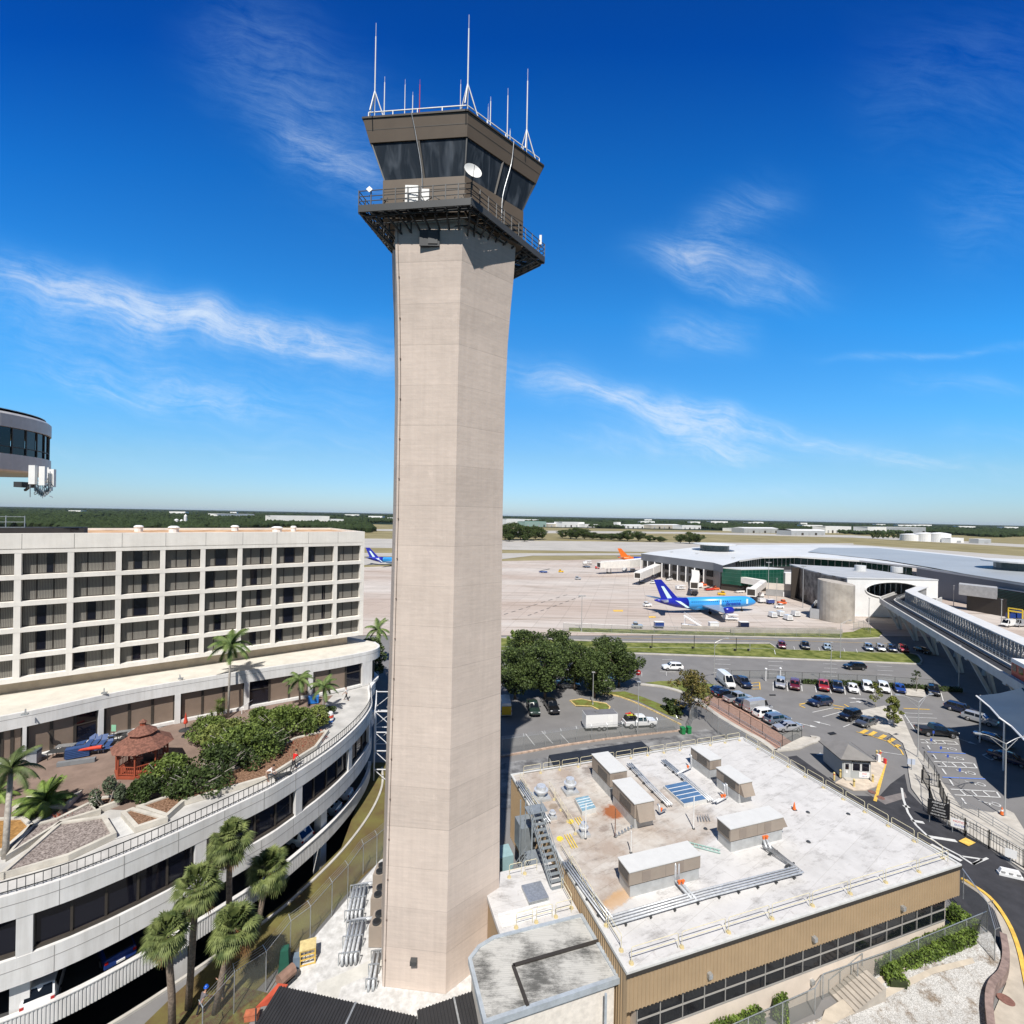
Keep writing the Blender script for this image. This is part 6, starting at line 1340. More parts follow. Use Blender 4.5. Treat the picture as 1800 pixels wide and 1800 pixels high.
hedge('dark hedge strip behind the parked row beside the wide road',[G(1410,1201,0),G(1530,1205,0),G(1690,1216,0)],1.0,.8,86,lm=DSH,dens=40,ls=.3)
# ================= street furniture of the lots
POLE=mat('lamp_pole_grey',(.50,.50,.49),.4,.05,2,metal=.4); BLK=mat('black_iron',(.02,.02,.02),.6,0); CHN=None
def mesh_fence_mat():
    m=bpy.data.materials.new('chain_link'); m.use_nodes=True; nt=m.node_tree; L=nt.links.new; b=nt.nodes['Principled BSDF']; sv(b,Roughness=.5,Metallic=.4); b.inputs['Base Color'].default_value=(.30,.32,.30,1)
    tr=nd(nt,'ShaderNodeBsdfTransparent'); mx=nd(nt,'ShaderNodeMixShader'); mx.inputs[0].default_value=.30; L(tr.outputs[0],mx.inputs[1]); L(b.outputs[0],mx.inputs[2]); L(mx.outputs[0],nt.nodes['Material Output'].inputs[0]); m.diffuse_color=(.3,.3,.3,1); return m
CHN=mesh_fence_mat()
def fence(name,label,P,h,post=TM['galv'],arm=0,step=3.,mesh=CHN,r=.04,rail=True,cat='fence',grp=None):
    P=[V(p) for p in P]; t=thing(name,label,cat,P[0],0,grp)
    for a,c in zip(P,P[1:]):
        m=MB(); m.poly([a+V((0,0,.05)),c+V((0,0,.05)),c+V((0,0,h)),a+V((0,0,h))])
        if mesh: m.build('chain_mesh',mesh,t)
        m=MB()
        if rail: m.cyl(a+V((0,0,h)),c+V((0,0,h)),r*.7,r*.7,5)
        if arm:
            d=(c-a).normalized(); n=V((-d.y,d.x,0))
            for k in (.33,.66,1.): m.cyl(a+V((0,0,h))+(n*.3+V((0,0,.35)))*k*arm,c+V((0,0,h))+(n*.3+V((0,0,.35)))*k*arm,.012,.012,4)
        if m.v: m.build('top_rail',post,t)
        n_=max(1,round((c-a).length/step)); d=(c-a).normalized(); n=V((-d.y,d.x,0))
        for k in range(n_+(1 if c is P[-1] else 0)):
            p=a.lerp(c,k/n_); m=MB(); m.cyl(p-V((0,0,.1)),p+V((0,0,h)),r,r,6)
            if arm: m.cyl(p+V((0,0,h)),p+V((0,0,h))+(n*.35+V((0,0,.4)))*arm,r*.8,r*.6,6)
            m.build('post',post,t)
    return t
fence('security_fence','tall chain link fence with barbed wire arms beside the hotel grass',[G(x,y) for x,y in ((355,1850),(411,1782),(467,1742),(510,1684),(545,1656),(583,1610),(611,1577),(638,1537),(662,1519),(690,1492))],3.0,arm=1,step=9.)
fence('chain_link_fence','chain link fence with curved tops between the tower lot and the dark drive',[G(x,y) for x,y in ((882,1325),(958,1314),(1040,1301),(1120,1293),(1190,1285))],2.2,arm=.8,step=3.2)
fence('gate_fence','tall chain link gate beside the green bins',[G(x,y) for x,y in ((1212,1282),(1218,1266),(1232,1258))],2.8,step=1.6)
fence('screen_fence','tall screened fence along the sloping ramp by the lot',[G(x,y) for x,y in ((1232,1258),(1262,1290),(1300,1315),(1330,1335))],2.6,step=2.6,arm=.6)
fence('lot_fence','black wire fence along the fence row of cars',[G(x,y) for x,y in ((1246,1237),(1300,1268),(1340,1292),(1375,1312),(1409,1296))],1.9,post=BLK,step=3.)
b=None
t=thing('guard_barrier','long low pipe barrier beside the brick strip and the parked cars','barrier',G(1330,1287)); m=MB(); P=[G(x,y) for x,y in ((1248,1241),(1300,1273),(1345,1300),(1372,1317))]
for a,c in zip(P,P[1:]):
    for z in (.5,.9): m.cyl(a+V((0,0,z)),c+V((0,0,z)),.05,.05,6)
    n_=round((c-a).length/2.5)
    for k in range(n_+1): p=a.lerp(c,k/n_); m.cyl(p,p+V((0,0,.95)),.05,.05,6)
m.build('rail',TM['galv'],t)
fence('hedge_fence','dark wire fence on the hedge line beside the wide road',[G(x,y) for x,y in ((1285,1192),(1350,1193),(1440,1197),(1540,1202),(1640,1209))],1.8,post=BLK,step=4.)
fence('apron_fence','long chain link fence between the apron and the road',[G(x,y) for x,y in ((990,1108),(1040,1110),(1110,1113),(1190,1115),(1290,1117),(1400,1118.5),(1480,1119.5))],2.4,step=7.)
# iron fences by the footpath
def iron(name,label,P,h=2.2,pitch=.28,step=2.4,cat='fence'):
    P=[V(p) for p in P]; t=thing(name,label,cat,P[0])
    for a,c in zip(P,P[1:]):
        m=MB(); 
        for z in (.2,h-.15): m.beam(a+V((0,0,z)),c+V((0,0,z)),.05,.05)
        n_=int((c-a).length/pitch)
        for k in range(n_): p=a.lerp(c,(k+.5)/n_); m.beam(p+V((0,0,.2)),p+V((0,0,h)),.025,.025)
        m.build('iron_panel',BLK,t); n_=max(1,round((c-a).length/step))
        for k in range(n_+1): p=a.lerp(c,k/n_); m=MB(); m.beam(p,p+V((0,0,h+.1)),.09,.09); m.build('post',BLK,t)
    return t
iron('iron_fence','black iron fence along the inner side of the curved footpath',[G(x,y) for x,y in ((1622,1372),(1633,1392),(1634,1413),(1641,1436))],2.1)
iron('iron_gate','short black iron gate across the footpath',[G(x,y) for x,y in ((1620,1378),(1650,1386))],1.9,cat='gate')
iron('iron_fence','black iron fence along the footpath kerb on the right',[G(x,y) for x,y in ((1641,1438),(1696,1470),(1738,1492),(1800,1528),(1850,1560))],2.0)
iron('iron_fence','black iron fence between the footpath and the accessible bays',[G(x,y) for x,y in ((1652,1398),(1664,1428),(1668,1434))],1.9)
t=thing('ramp_railing','grey pipe railing of the long ramp beside the footpath','railing',G(1720,1440)); m=MB()
for o in ((1665,1409,1720,1437),(1720,1437,1800,1487),(1668,1432,1800,1512),(1800,1487,1870,1530)):
    a,c=G(o[0],o[1],.1),G(o[2],o[3],.1)
    for z in (.35,.7,1.1): m.cyl(a+V((0,0,z)),c+V((0,0,z)),.035,.035,5)
    n_=round((c-a).length/1.6)
    for k in range(n_+1): p=a.lerp(c,k/n_); m.cyl(p,p+V((0,0,1.1)),.035,.035,5)
m.build('rail',TM['galv'],t)
fence('path_fence','low pale fence panels at the bend of the footpath by the accessible bays',[G(x,y) for x,y in ((1624,1340),(1632,1352),(1642,1366),(1650,1386))],1.7,post=BLK,step=1.6)
def sign(name,label,x,y,w,h,z0,face,tilt,text_lines,bg,fg,post=TM['galv'],ang=None,cat='sign'):
    p=G(x,y); a=R(ang if ang is not None else -90); n=V((math.cos(a),math.sin(a),0)); xd=V((-n.y,n.x,0)); t=thing(name,label,cat,p)
    m=MB()
    for s in ((-w*.4,w*.4) if w>1 else (0,)): q=p+xd*s; m.beam(q,q+V((0,0,z0+h)),.07,.07)
    m.build('post',post,t); m=MB(); c=p+n*.06+V((0,0,z0)); m.hexa([c-xd*w/2,c+xd*w/2,c+xd*w/2+n*.04,c-xd*w/2+n*.04]+[q+V((0,0,h)) for q in (c-xd*w/2,c+xd*w/2,c+xd*w/2+n*.04,c-xd*w/2+n*.04)]); pn=m.build('panel',bg,t)
    for i,(tx,sz,fz) in enumerate(text_lines): text(tx,sz,pn,'lettering',fz,frame_mx(p+n*.105+V((0,0,z0+h*(1-(i+.7)/(len(text_lines)+.4)))),xd,n),.004)
    return t
SW=mat('sign_white',(.75,.75,.75),.5,0); SR=mat('sign_red',(.6,.03,.03),.5,0); SB=mat('sign_blue',(.04,.09,.4),.5,0); SK=mat('sign_black',(.012,.012,.014),.5,0)
sign('notice_board','large black notice board with white writing by the footpath',1649,1449,2.0,1.9,.9,0,0,[('AIRPORT',.3,SW),('CELL LOT',.22,SW),('NO PARKING',.2,SW),('AUTHORIZED',.2,SW),('VEHICLES ONLY',.2,SW)],SK,SW,ang=-125)
sign('fence_sign','white sign with red and blue writing on the iron fence',1686,1466,1.5,1.0,.7,0,0,[('NOTICE',.3,SR),('ENTER',.3,SB)],SW,SR,ang=-125)
sign('fence_sign','small white notice hung on the iron fence at the right',1776,1517,.9,.9,.6,0,0,[],SW,SR,ang=-125)
sign('road_sign','pale blue sign on two legs at the bend of the kerb',1602,1355,1.0,.8,.9,0,0,[],mat('sign_pale',(.45,.5,.6),.5,0),SR,ang=80)
sign('lot_sign','pale sign board beside the leafy young tree',1566,1276,.9,1.4,.4,0,0,[],mat('sign_pale',()),SR,ang=-100)
t=sign('no_entry_sign','round red and white do not enter sign at the road junction',1121,1203,.1,.1,2.3,0,0,[],SW,SR); p=G(1121,1203); m=MB(); m.cyl(p+V((0,-.12,2.6)),p+V((0,-.16,2.6)),.62,.62,20); dsc=m.build('disc',SR,t); m=MB(); m.box(p+V((0,-.18,2.52)),(.85,.03,.18)); m.build('bar',SW,dsc)
for x,y in ((1636,1322),(1653,1337),(1665,1352),(1686,1378),(1640,1308)):
    k=len([o for o in C.objects if o.name.startswith('bay_sign')]); p=G(x,y); t=thing('bay_sign','thin post with a small blue sign at the '+ORD[k]+' accessible bay listed from the pickup' if k<4 else 'thin post with a small blue sign right beside the black pickup','sign',p,0,'accessible bay signs'); m=MB(); m.cyl((0,0,0),(0,0,2.2),.03,.03,5); m.build('post',TM['galv'],t,local=True); m=MB(); m.box((0,-.04,1.75),(.3,.03,.42)); m.build('panel',SB,t,local=True)
# lamps
def lamp(label,x,y,h,arms,heads='cobra',r=.09,z=0,group='lamp posts'):
    p=G(x,y,z); t=thing('street_lamp',label,'street lamp',p,0,group); m=MB(); m.cyl((0,0,0),(0,0,h),r,r*.65,8); m.cyl((0,0,0),(0,0,.35),r*1.8,r*1.6,8); m.build('pole',POLE,t,local=True)
    for a in arms:
        d=V((math.cos(R(a)),math.sin(R(a)),0)); L_=2.6; m=MB(); m.tube([(0,0,h-.1)]+[tuple(d*L_*k+V((0,0,h-.1+.9*math.sin(k*1.5)))) for k in (.25,.5,.75,1)],.045,6); m.tube([(0,0,h-.9),tuple(d*L_*.6+V((0,0,h+.45)))],.03,5); m.build('arm',POLE,t,local=True); e=d*(L_+.3); m=MB(); m.box((e.x,e.y,h+.74),(.75,.32,.14),R(a)); m.build('lamp_head',POLE,t,local=True)
    if heads=='flood':
        m=MB()
        for k in range(4): m.box((-.9+k*.6,0,h),(.4,.3,.35))
        m.beam((-1.1,0,h),(1.1,0,h),.08,.08); m.build('lamp_head',POLE,t,local=True)
    if heads=='top': m=MB(); m.box((0,0,h),(.6,.35,.15)); m.build('lamp_head',POLE,t,local=True)
    return t
lamp('double armed street lamp on the pale path in the lot centre',1613,1332,8.6,(20,170)); lamp('double armed street lamp standing by the orange cone at the right',1766,1434,9.,(5,165)); lamp('single armed street lamp behind the white high roof van',1255,1207,9.5,(10,),r=.08); lamp('single armed street lamp on the grass above the moving black car',1477,1156,9.,(12,),r=.08); lamp('single armed street lamp by the hedge row in front of the moving black car',1460,1203,9.2,(),'top',r=.08); lamp('street lamp post at the shaded guideway edge',1685,1206,9,(),'top',r=.08)
lamp('straight grey lamp pole on the grass island',1042,1239,6.2,(),'top'); lamp('straight lamp pole beside the motorcycles pickup',1121,1290,8.6,(),'top')
for x,y,h,l in ((1022,1110,11,'tall apron floodlight mast beside the oaks'),(1350,1056,17,'tall apron floodlight mast at the jet bridge by the plane nose'),(1411,1068,17,'tall apron floodlight mast left of the round concrete tower'),(1288,1024,14,'apron floodlight mast in front of the green glass box'),(1365,1056,10,'lower apron mast in front of the pale wall'),(1527,1096,9,'mast beside the guideway start'),(1224,1012,14,'floodlight mast above the long terminal wing'),(1180,1008,14,'floodlight mast at the middle jet bridge'),(1760,1098,9,'mast beside the white vans on the right'),(1676,1066,9,'mast in front of the dark terminal wall')): lamp(l,x,y,h,(),'flood' if h>10 else 'top',r=.13,group='apron masts')
# bins, posts
def wbin(x,y,l):
    t=thing('wheelie_bin',l,'bin',G(x,y),R(10),'green wheelie bins'); m=MB(); m.box((0,0,.08),(.62,.7,.95)); m.build('body',mat('bin_green',(.02,.20,.06),.5,.1,2),t,local=True); m=MB(); m.box((0,0,1.03),(.72,.8,.1)); m.build('lid',M['bin_green'],t,local=True)
    for s in (-.3,.3): m=MB(); m.cyl((s-.04,.32,.12),(s+.04,.32,.12),.12,.12,10); m.build('wheel',TYRE,t,local=True)
wbin(1200,1290,'green wheelie bin on the left of the pair by the gate'); wbin(1210.5,1289,'green wheelie bin on the right of the pair by the gate')
for x,y,l in ((1346,1197,'white hooded post left of the hedge row cars'),(1371.5,1196,'white hooded post behind the silver car in the hedge row')): t=thing('post_lamp',l,'post',G(x,y)); m=MB(); m.cyl((0,0,0),(0,0,2.6),.1,.1,8); m.build('post',SW,t,local=True); m=MB(); m.ell((0,0,2.7),(.28,.28,.25),10,6); m.build('globe',SW,t,local=True)
cone(G(1761,1432,.03),'orange cone at the foot of the right street lamp',.95)
for x,y,l in ((1128,1189,'small white road marker post nearest the stop sign'),(1171,1188,'small white road marker post below the moving white car')): t=thing('marker_post',l,'post',G(x,y)); m=MB(); m.cyl((0,0,0),(0,0,.9),.06,.06,6); m.build('post',SW,t,local=True)
for x,y,l in ((1146,1139,'dark post with a black box on the grass median, left'),(1220,1140,'dark post with a black box on the grass median, middle'),(1294,1144,'tall black post on the grass median'),(1318,1144,'thin grey post on the grass median')): t=thing('median_post',l,'post',G(x,y)); h=3.6 if 'thin' not in l else 2.2; m=MB(); m.cyl((0,0,0),(0,0,h),.09,.08,6); m.build('post',BLK if 'thin' not in l else POLE,t,local=True); m=MB(); m.box((-.5,-.2,.1),(.4,.4,.5)); m.build('box',BLK,t,local=True)
# security booth
bo=G(1472,1372,.16); BX=V((.985,.17,0)).normalized(); BY=V((-BX.y,BX.x,0)); BK_=thing('security_booth','grey security booth with hip roof, two windows and a door in the lot','security booth',bo)
A_=G(1480,1367,.16); Bp=G(1530,1370,.16); BX=(Bp-A_).normalized(); BY=V((-BX.y,BX.x,0)); bw=(Bp-A_).length; bd=4.6; bh=2.75
def bp(a,c,z): p=A_+BX*a+BY*c; return V((p.x,p.y,.16+z))
def bbx(b,a0,a1,c0,c1,z0,z1): b.hexa([bp(a0,c0,z0),bp(a1,c0,z0),bp(a1,c1,z0),bp(a0,c1,z0),bp(a0,c0,z1),bp(a1,c0,z1),bp(a1,c1,z1),bp(a0,c1,z1)])
BW=mat('booth_grey',(.36,.38,.38),.6,.05,1)
b=MB(); bbx(b,0,bw,0,bd,0,bh); b.build('wall',BW,BK_)
b=MB(); e=.45; ev=[bp(-e,-e,bh),bp(bw+e,-e,bh),bp(bw+e,bd+e,bh),bp(-e,bd+e,bh)]; r0,r1=bp(bw/2,bw/2,bh+1.15),bp(bw/2,bd-bw/2+.3,bh+1.15)
b.add([*ev,r0,r1],[(0,1,4),(1,2,5,4),(2,3,5),(3,0,4,5),(3,2,1,0)]); b.build('roof',mat('booth_roof',(.21,.20,.19),.7,.08,1),BK_)
b=MB(); 
for q in ((-e,bw+e,-e-.03,-e),(-e-.03,-e,-e,bd+e),(bw+e,bw+e+.03,-e,bd+e)): bbx(b,*q,bh-.08,bh+.02)
b.build('eave_trim',TM['seam'],BK_)
b=MB(); bbx(b,1.25,bw-.05,-.05,-.01,2.3,2.68); sg_=b.build('sign_band',SK,BK_); text('AIRSIDE SECURITY',.26,sg_,'lettering',SW,frame_mx(bp((1.25+bw)/2,-.06,2.49),BX,-BY),.004)
for a0,a1 in ((1.3,1.3+(bw-1.45)*.48),(1.3+(bw-1.45)*.52,bw-.15)):
    b=MB(); bbx(b,a0,a1,-.04,-.005,1.05,2.2); f=b.build('window',SW,BK_); b=MB(); bbx(b,a0+.08,a1-.08,-.06,-.042,1.12,2.12); b.build('glazing',DG,f)
b=MB(); bbx(b,.15,1.1,-.04,-.005,.05,2.25); f=b.build('door',mat('door_grey',(.48,.49,.48),.5,.05,1),BK_); b=MB(); bbx(b,.38,.85,-.06,-.042,1.25,2.0); b.build('glazing',DG,f)
b=MB(); bbx(b,.45,.7,-.07,-.062,.75,1.1); b.build('notice',SW,f)
b=MB(); bbx(b,bw-1.55,bw-.15,-.05,-.01,.2,.95); sg_=b.build('notice',SW,BK_); text('STOP',.26,sg_,'lettering',SR,frame_mx(bp(bw-.85,-.055,.72),BX,-BY),.004); text('CHECK IN',.16,sg_,'lettering',SB,frame_mx(bp(bw-.85,-.055,.4),BX,-BY),.004)
b=MB(); bbx(b,.1,1.2,-.7,-.02,0,.12); b.build('step',CON,BK_)
for x,y,l in ((1466,1371,'yellow bollard lying askew at the left of the booth'),(1477,1366,'yellow bollard by the booth door'),(1501,1383,'yellow bollard in front of the booth window'),(1534,1375,'yellow bollard at the right front corner of the booth'),(1541,1331,'left of two yellow bollards behind the booth'),(1547,1331,'right of two yellow bollards behind the booth')):
    t=thing('bollard',l,'bollard',G(x,y,.1),0,'bollards round the booth'); m=MB(); m.cyl((0,0,0),(0,0,1.0),.13,.13,10); m.ell((0,0,1.0),(.13,.13,.09),10,6); m.build('post',mat('bollard_cream',(.68,.53,.22),.5,.1,3),t,local=True); m=MB(); m.cyl((0,0,.75),(0,0,.85),.135,.135,10); m.build('band',TM['black'],t,local=True) if 'askew' not in l else m.build('band',SR,t,local=True)
t=thing('barrier_gate','red and white gate arm on its housing behind the booth','barrier gate',G(1544,1338,.15)); m=MB(); m.box((0,0,0),(.4,.4,1.0)); m.build('housing',SW,t,local=True); m=MB(); m.beam((-.2,0,.9),(1.2,.9,.9),.08,.1); m.build('arm',SR,t,local=True); m=MB(); m.box((.5,-.6,0),(.3,.3,.7)); m.build('card_reader',SR,t,local=True)
# white water barrier on the road
p=G(1775,1540); t=thing('water_barrier','white plastic road barrier block at the right edge of the bend','road barrier',p,R(-22)); m=MB(); m.box((0,0,0),(1.9,.55,.25)); m.box((0,0,.25),(1.8,.42,.45),0,.8); m.build('body',SW,t,local=True); m=MB()
for k in range(3): m.box((-.6+k*.6,-.2,.3),(.3,.12,.16))
m.build('forklift_slot',mat('slot_grey',(.3,.3,.3),.6,0),t,local=True)
# fences, retaining wall and stair at the lower right
fence('chain_link_fence','green tinted chain link fence below the long window band',[G(1180,1900,0),G(1432,1782,.02),G(1446,1756,.03),G(1565,1712,.25),G(1660,1672,.55),G(1735,1640,.8)],1.9,step=3.)
fence('chain_link_fence','chain link fence corner with barbed wire at the right of the hedges',[G(1735,1640,.85),G(1748,1690,.55)],2.6,arm=1,step=2.)
fence('chain_link_fence','chain link fence with barbed wire arms behind the corner of the low building',[G(1735,1640,.85),G(1693,1578,1.0),G(1660,1545,1.0)],2.6,arm=1,step=4.)
t=thing('retaining_wall','low curved brown stone retaining wall beside the right pavement','wall',G(1745,1740)); m=MB(); pth=cr([G(x,y).xy for x,y in ((1763,1655),(1768,1690),(1762,1722),(1745,1742),(1738,1770),(1742,1820),(1752,1900))],5); m.sweep(pth,[(.22,0),(.22,.75),(-.22,.75),(-.22,0)]); m.build('wall',mat('brown_stone',(.26,.19,.17),.9,.25,2,bump=.6,bscale=5),t)
t=thing('concrete_stairs','short flight of concrete steps below the right window band','stairs',G(1500,1735,0)); a=G(1476,1765,.0); c=G(1536,1718,1.1); a.z=0; d=V((c.x-a.x,c.y-a.y,0)); L_=d.length; d.normalize(); n=V((d.y,-d.x,0)); m=MB()
for k in range(9): q=a+d*(L_*k/9); w_=n*.9; zz=.13*(k+1); m.hexa([V((*(q-w_).xy,0)),V((*(q+w_).xy,0)),V((*(q+d*L_/9+w_).xy,0)),V((*(q+d*L_/9-w_).xy,0)),V((*(q-w_).xy,zz)),V((*(q+w_).xy,zz)),V((*(q+d*L_/9+w_).xy,zz)),V((*(q+d*L_/9-w_).xy,zz))])
m.build('step',mat('stair_concrete',(.40,.36,.31),.9,.12,1),t); m=MB(); m.beam(a-n*.9+V((0,0,.95)),a+d*L_-n*.9+V((0,0,2.15)),.05,.05)
for k in range(4): q=a+d*(L_*k/3)-n*.9; m.beam(q,q+V((0,0,.95+1.2*k/3)),.05,.05)
m.build('handrail',TM['galv'],t)
# ================= tower yard, terrace furniture, people
def cond(x,y,l):
    t=thing('condenser_unit',l,'condenser',G(x,y),0,'condenser units at the tower foot'); m=MB(); m.box((0,0,.1),(1.1,1.6,1.7)); m.build('cabinet',HV,t,local=True)
    for s in (-.4,.4): m=MB(); m.cyl((0,s,1.8),(0,s,1.95),.36,.36,16); f=m.build('fan_ring',TM['dark'],t,local=True); m=MB(); m.cyl((0,s,1.93),(0,s,1.96),.3,.3,12); m.build('fan_grille',TM['black'],f,local=True)
for x,y,l in ((669,1560,'condenser unit farthest back at the left of the tower'),(666,1602,'middle condenser unit at the left of the tower'),(664,1652,'condenser unit nearest the camera at the left of the tower')): cond(x,y,l)
def prack(name,label,x0,y0,x1,y1,n,z=.8):
    a,c=G(x0,y0,z),G(x1,y1,z); d=(c-a).normalized(); q=V((d.y,-d.x,0)); t=thing(name,label,'pipe rack',V((a.x,a.y,0)))
    for k in range(n): o=q*(k-(n-1)/2)*.34; m=MB(); m.tube([a+o,c+o,c+o+V((0,0,-.6))],.12,8); m.tube([a+o,a+o+V((.9,.3,0))],.12,8); m.build('pipe',PIPE,t,smooth=True)
    for f in (.05,.5,.95): p=a.lerp(c,f); m=MB(); w_=q*(n*.2); m.beam(p-w_+V((0,0,.2)),p+w_+V((0,0,.2)),.07,.07); m.beam(p-w_-V((0,0,z)),p-w_+V((0,0,.2)),.07,.07); m.beam(p+w_-V((0,0,z)),p+w_+V((0,0,.2)),.07,.07); m.build('stand',TM['galv'],t)
prack('pipe_rack','silver pipe rack on the gravel farther from the camera',632,1556,622,1606,4); prack('pipe_rack','silver pipe rack on the gravel nearer the camera',627,1618,613,1682,4); prack('pipe_rack','small cluster of silver pipes against the tower corner',662,1672,652,1728,2,.6)
p=G(541,1688); YP2=mat('cage_yellow',(.62,.42,.10),.6,.12,3); t=thing('tank_cage','yellow crate cage holding small tanks on the white gravel','cage',p,R(20)); m=MB()
for a in (-.55,.55):
    for c in (-.45,.45): m.beam((a,c,0),(a,c,1.25),.1,.1)
for z in (.08,.5,.85,1.2):
    for s in (-.45,.45): m.beam((-.55,s,z),(.55,s,z),.07,.07)
    for s in (-.55,.55): m.beam((s,-.45,z),(s,.45,z),.07,.07)
m.build('frame',YP2,t,local=True); m=MB(); m.box((0,0,1.25),(1.22,1.02,.05)); m.build('cover',mat('cage_cover',(.62,.50,.24),.6,.15,3),t,local=True); m=MB()
for k in range(3): m.cyl((-.32+k*.32,0,.1),(-.32+k*.32,0,1.0),.14,.14,10)
m.build('tank',SW,t,local=True)
t=thing('red_awning','sloping red sheet awning at the end of the gravel pad','awning',G(475,1760)); P=[G(450,1770,1.2),G(476,1764,1.4),G(506,1730,2.6),G(489,1728,2.4)]; m=MB(); m.hexa([p_-V((0,0,.08)) for p_ in P]+P); m.build('sheet',mat('red_sheet',(.42,.07,.035),.6,.12,2),t); m=MB(); 
for p_ in P: m.beam((p_.x,p_.y,0),(p_.x,p_.y,p_.z-.09),.08,.08)
m.build('post',TM['dark'],t)
t=thing('covered_bundle','brown wrapped bundle on a bench beside the fence','bundle',G(504,1720)); a,c=G(490,1725,.9),G(516,1702,.9); m=MB(); m.cyl(a,c,.42,.42,10); m.build('wrap',mat('brown_tarp',(.26,.16,.12),.8,.15,2),t); m=MB(); m.beam(V((a.x,a.y,.2)),V((a.x,a.y,.6)),.1,.1); m.beam(V((c.x,c.y,.2)),V((c.x,c.y,.6)),.1,.1); m.beam(V((a.x,a.y,.42)),V((c.x,c.y,.42)),.6,.08); m.build('bench',TM['dark'],t)
t=thing('green_tarp_stack','dark green covered stack by the fence behind the brown bundle','stack',G(500,1702)); m=MB(); m.box((0,0,0),(.8,.8,1.6),.3,.7); m.build('cover',mat('green_tarp',(.015,.09,.06),.7,.1,2),t,local=True); m=MB(); m.box((.9,.2,0),(.5,.5,.9),.2); m.build('crate',mat('blue_grey_crate',(.15,.2,.26),.6,.1,2),t,local=True)
t=thing('orange_box','small orange box on the ground at the lower left of the canopies','box',G(443,1790)); m=MB(); m.box((0,0,0),(.9,.45,.4),.2); m.build('body',mat('terracotta_box',(.45,.14,.07),.7,.15,3),t,local=True); m=MB(); m.box((0,0,.4),(.96,.5,.06),.2); m.build('lid',M['terracotta_box'],t,local=True)
# scaffold truss between hotel and tower
t=thing('pipe_scaffold','open white pipe scaffold in the shade between hotel and tower','scaffold',G(668,1330)); m=MB(); base=[G(657,1372),G(690,1372),G(692,1325),G(660,1325)]
for i,p_ in enumerate(base): m.beam(p_,p_+V((0,0,9.5)),.12,.12)
for z in (1.5,4,6.5,9.3):
    for i in range(4): a,c=base[i],base[(i+1)%4]; m.beam(a+V((0,0,z)),c+V((0,0,z)),.1,.1); m.beam(a+V((0,0,z)),c+V((0,0,z-2.2)),.07,.07)
m.build('tubes',SW,t)
# --- terrace things (floor at ZT)
ZP=ZT+.02
c=G(250,1350,ZP); GZ=thing('gazebo','red brown octagonal wooden gazebo with a two tier shingle roof on the terrace','gazebo',c); GWD=mat('gazebo_wood',(.30,.07,.035),.6,.12,2); SHN=mat('brown_shingles',(.19,.085,.06),.9,.35,5)
oct_=lambda r,z,k=0.: [V((c.x+r*math.cos(R(22.5+45*i)),c.y+r*math.sin(R(22.5+45*i)),z)) for i in range(8)]
rg=2.05
m=MB(); m.rings([oct_(rg+.15,ZP),oct_(rg+.15,ZP+.22)]); m.build('floor',GWD,GZ)
for i,p_ in enumerate(oct_(rg,ZP+.22)):
    m=MB(); m.beam(p_,p_+V((0,0,2.3)),.13,.13); m.build('post',GWD,GZ)
    q=oct_(rg,ZP+.22)[(i+1)%8]; 
    if i!=4:
        m=MB()
        for z in (.15,.85): m.beam(p_+V((0,0,z)),q+V((0,0,z)),.07,.07)
        for k in range(1,9): w_=p_.lerp(q,k/9); m.beam(w_+V((0,0,.15)),w_+V((0,0,.85)),.04,.04)
        m.build('balustrade',GWD,GZ)
    m=MB(); m.beam(p_+V((0,0,2.2)),q+V((0,0,2.2)),.1,.2); u=p_.lerp(q,.25); u2=p_.lerp(q,.75); m.beam(p_+V((0,0,1.6)),u+V((0,0,2.1)),.06,.1); m.beam(q+V((0,0,1.6)),u2+V((0,0,2.1)),.06,.1); m.build('arch',GWD,GZ)
m=MB(); m.rings([oct_(rg+.55,ZP+2.42),oct_(1.15,ZP+3.35)]); m.build('lower_roof',SHN,GZ); m=MB(); m.rings([oct_(1.0,ZP+3.3),oct_(1.0,ZP+3.6)]); m.build('clerestory',GWD,GZ)
m=MB(); m.rings([oct_(1.25,ZP+3.6),oct_(.28,ZP+4.25)]); m.build('upper_roof',SHN,GZ); m=MB(); m.rings([oct_(.26,ZP+4.2),oct_(.26,ZP+4.55)]); cu_=m.build('cupola',GWD,GZ); m=MB(); m.rings([oct_(.36,ZP+4.55),oct_(.02,ZP+4.85)]); m.build('cupola_roof',SHN,GZ)
t=thing('wooden_bench','dark bench inside the gazebo','bench',(c.x+.4,c.y+.3,ZP+.22)); m=MB(); m.box((0,0,.35),(1.4,.45,.08)); m.build('seat',TM['dark'],t,local=True); m=MB(); m.box((0,.22,.45),(1.4,.06,.5)); m.build('backrest',TM['dark'],t,local=True); m=MB(); m.box((-.6,0,0),(.08,.4,.35)); m.build('leg',TM['dark'],t,local=True); m=MB(); m.box((.6,0,0),(.08,.4,.35)); m.build('leg',TM['dark'],t,local=True)
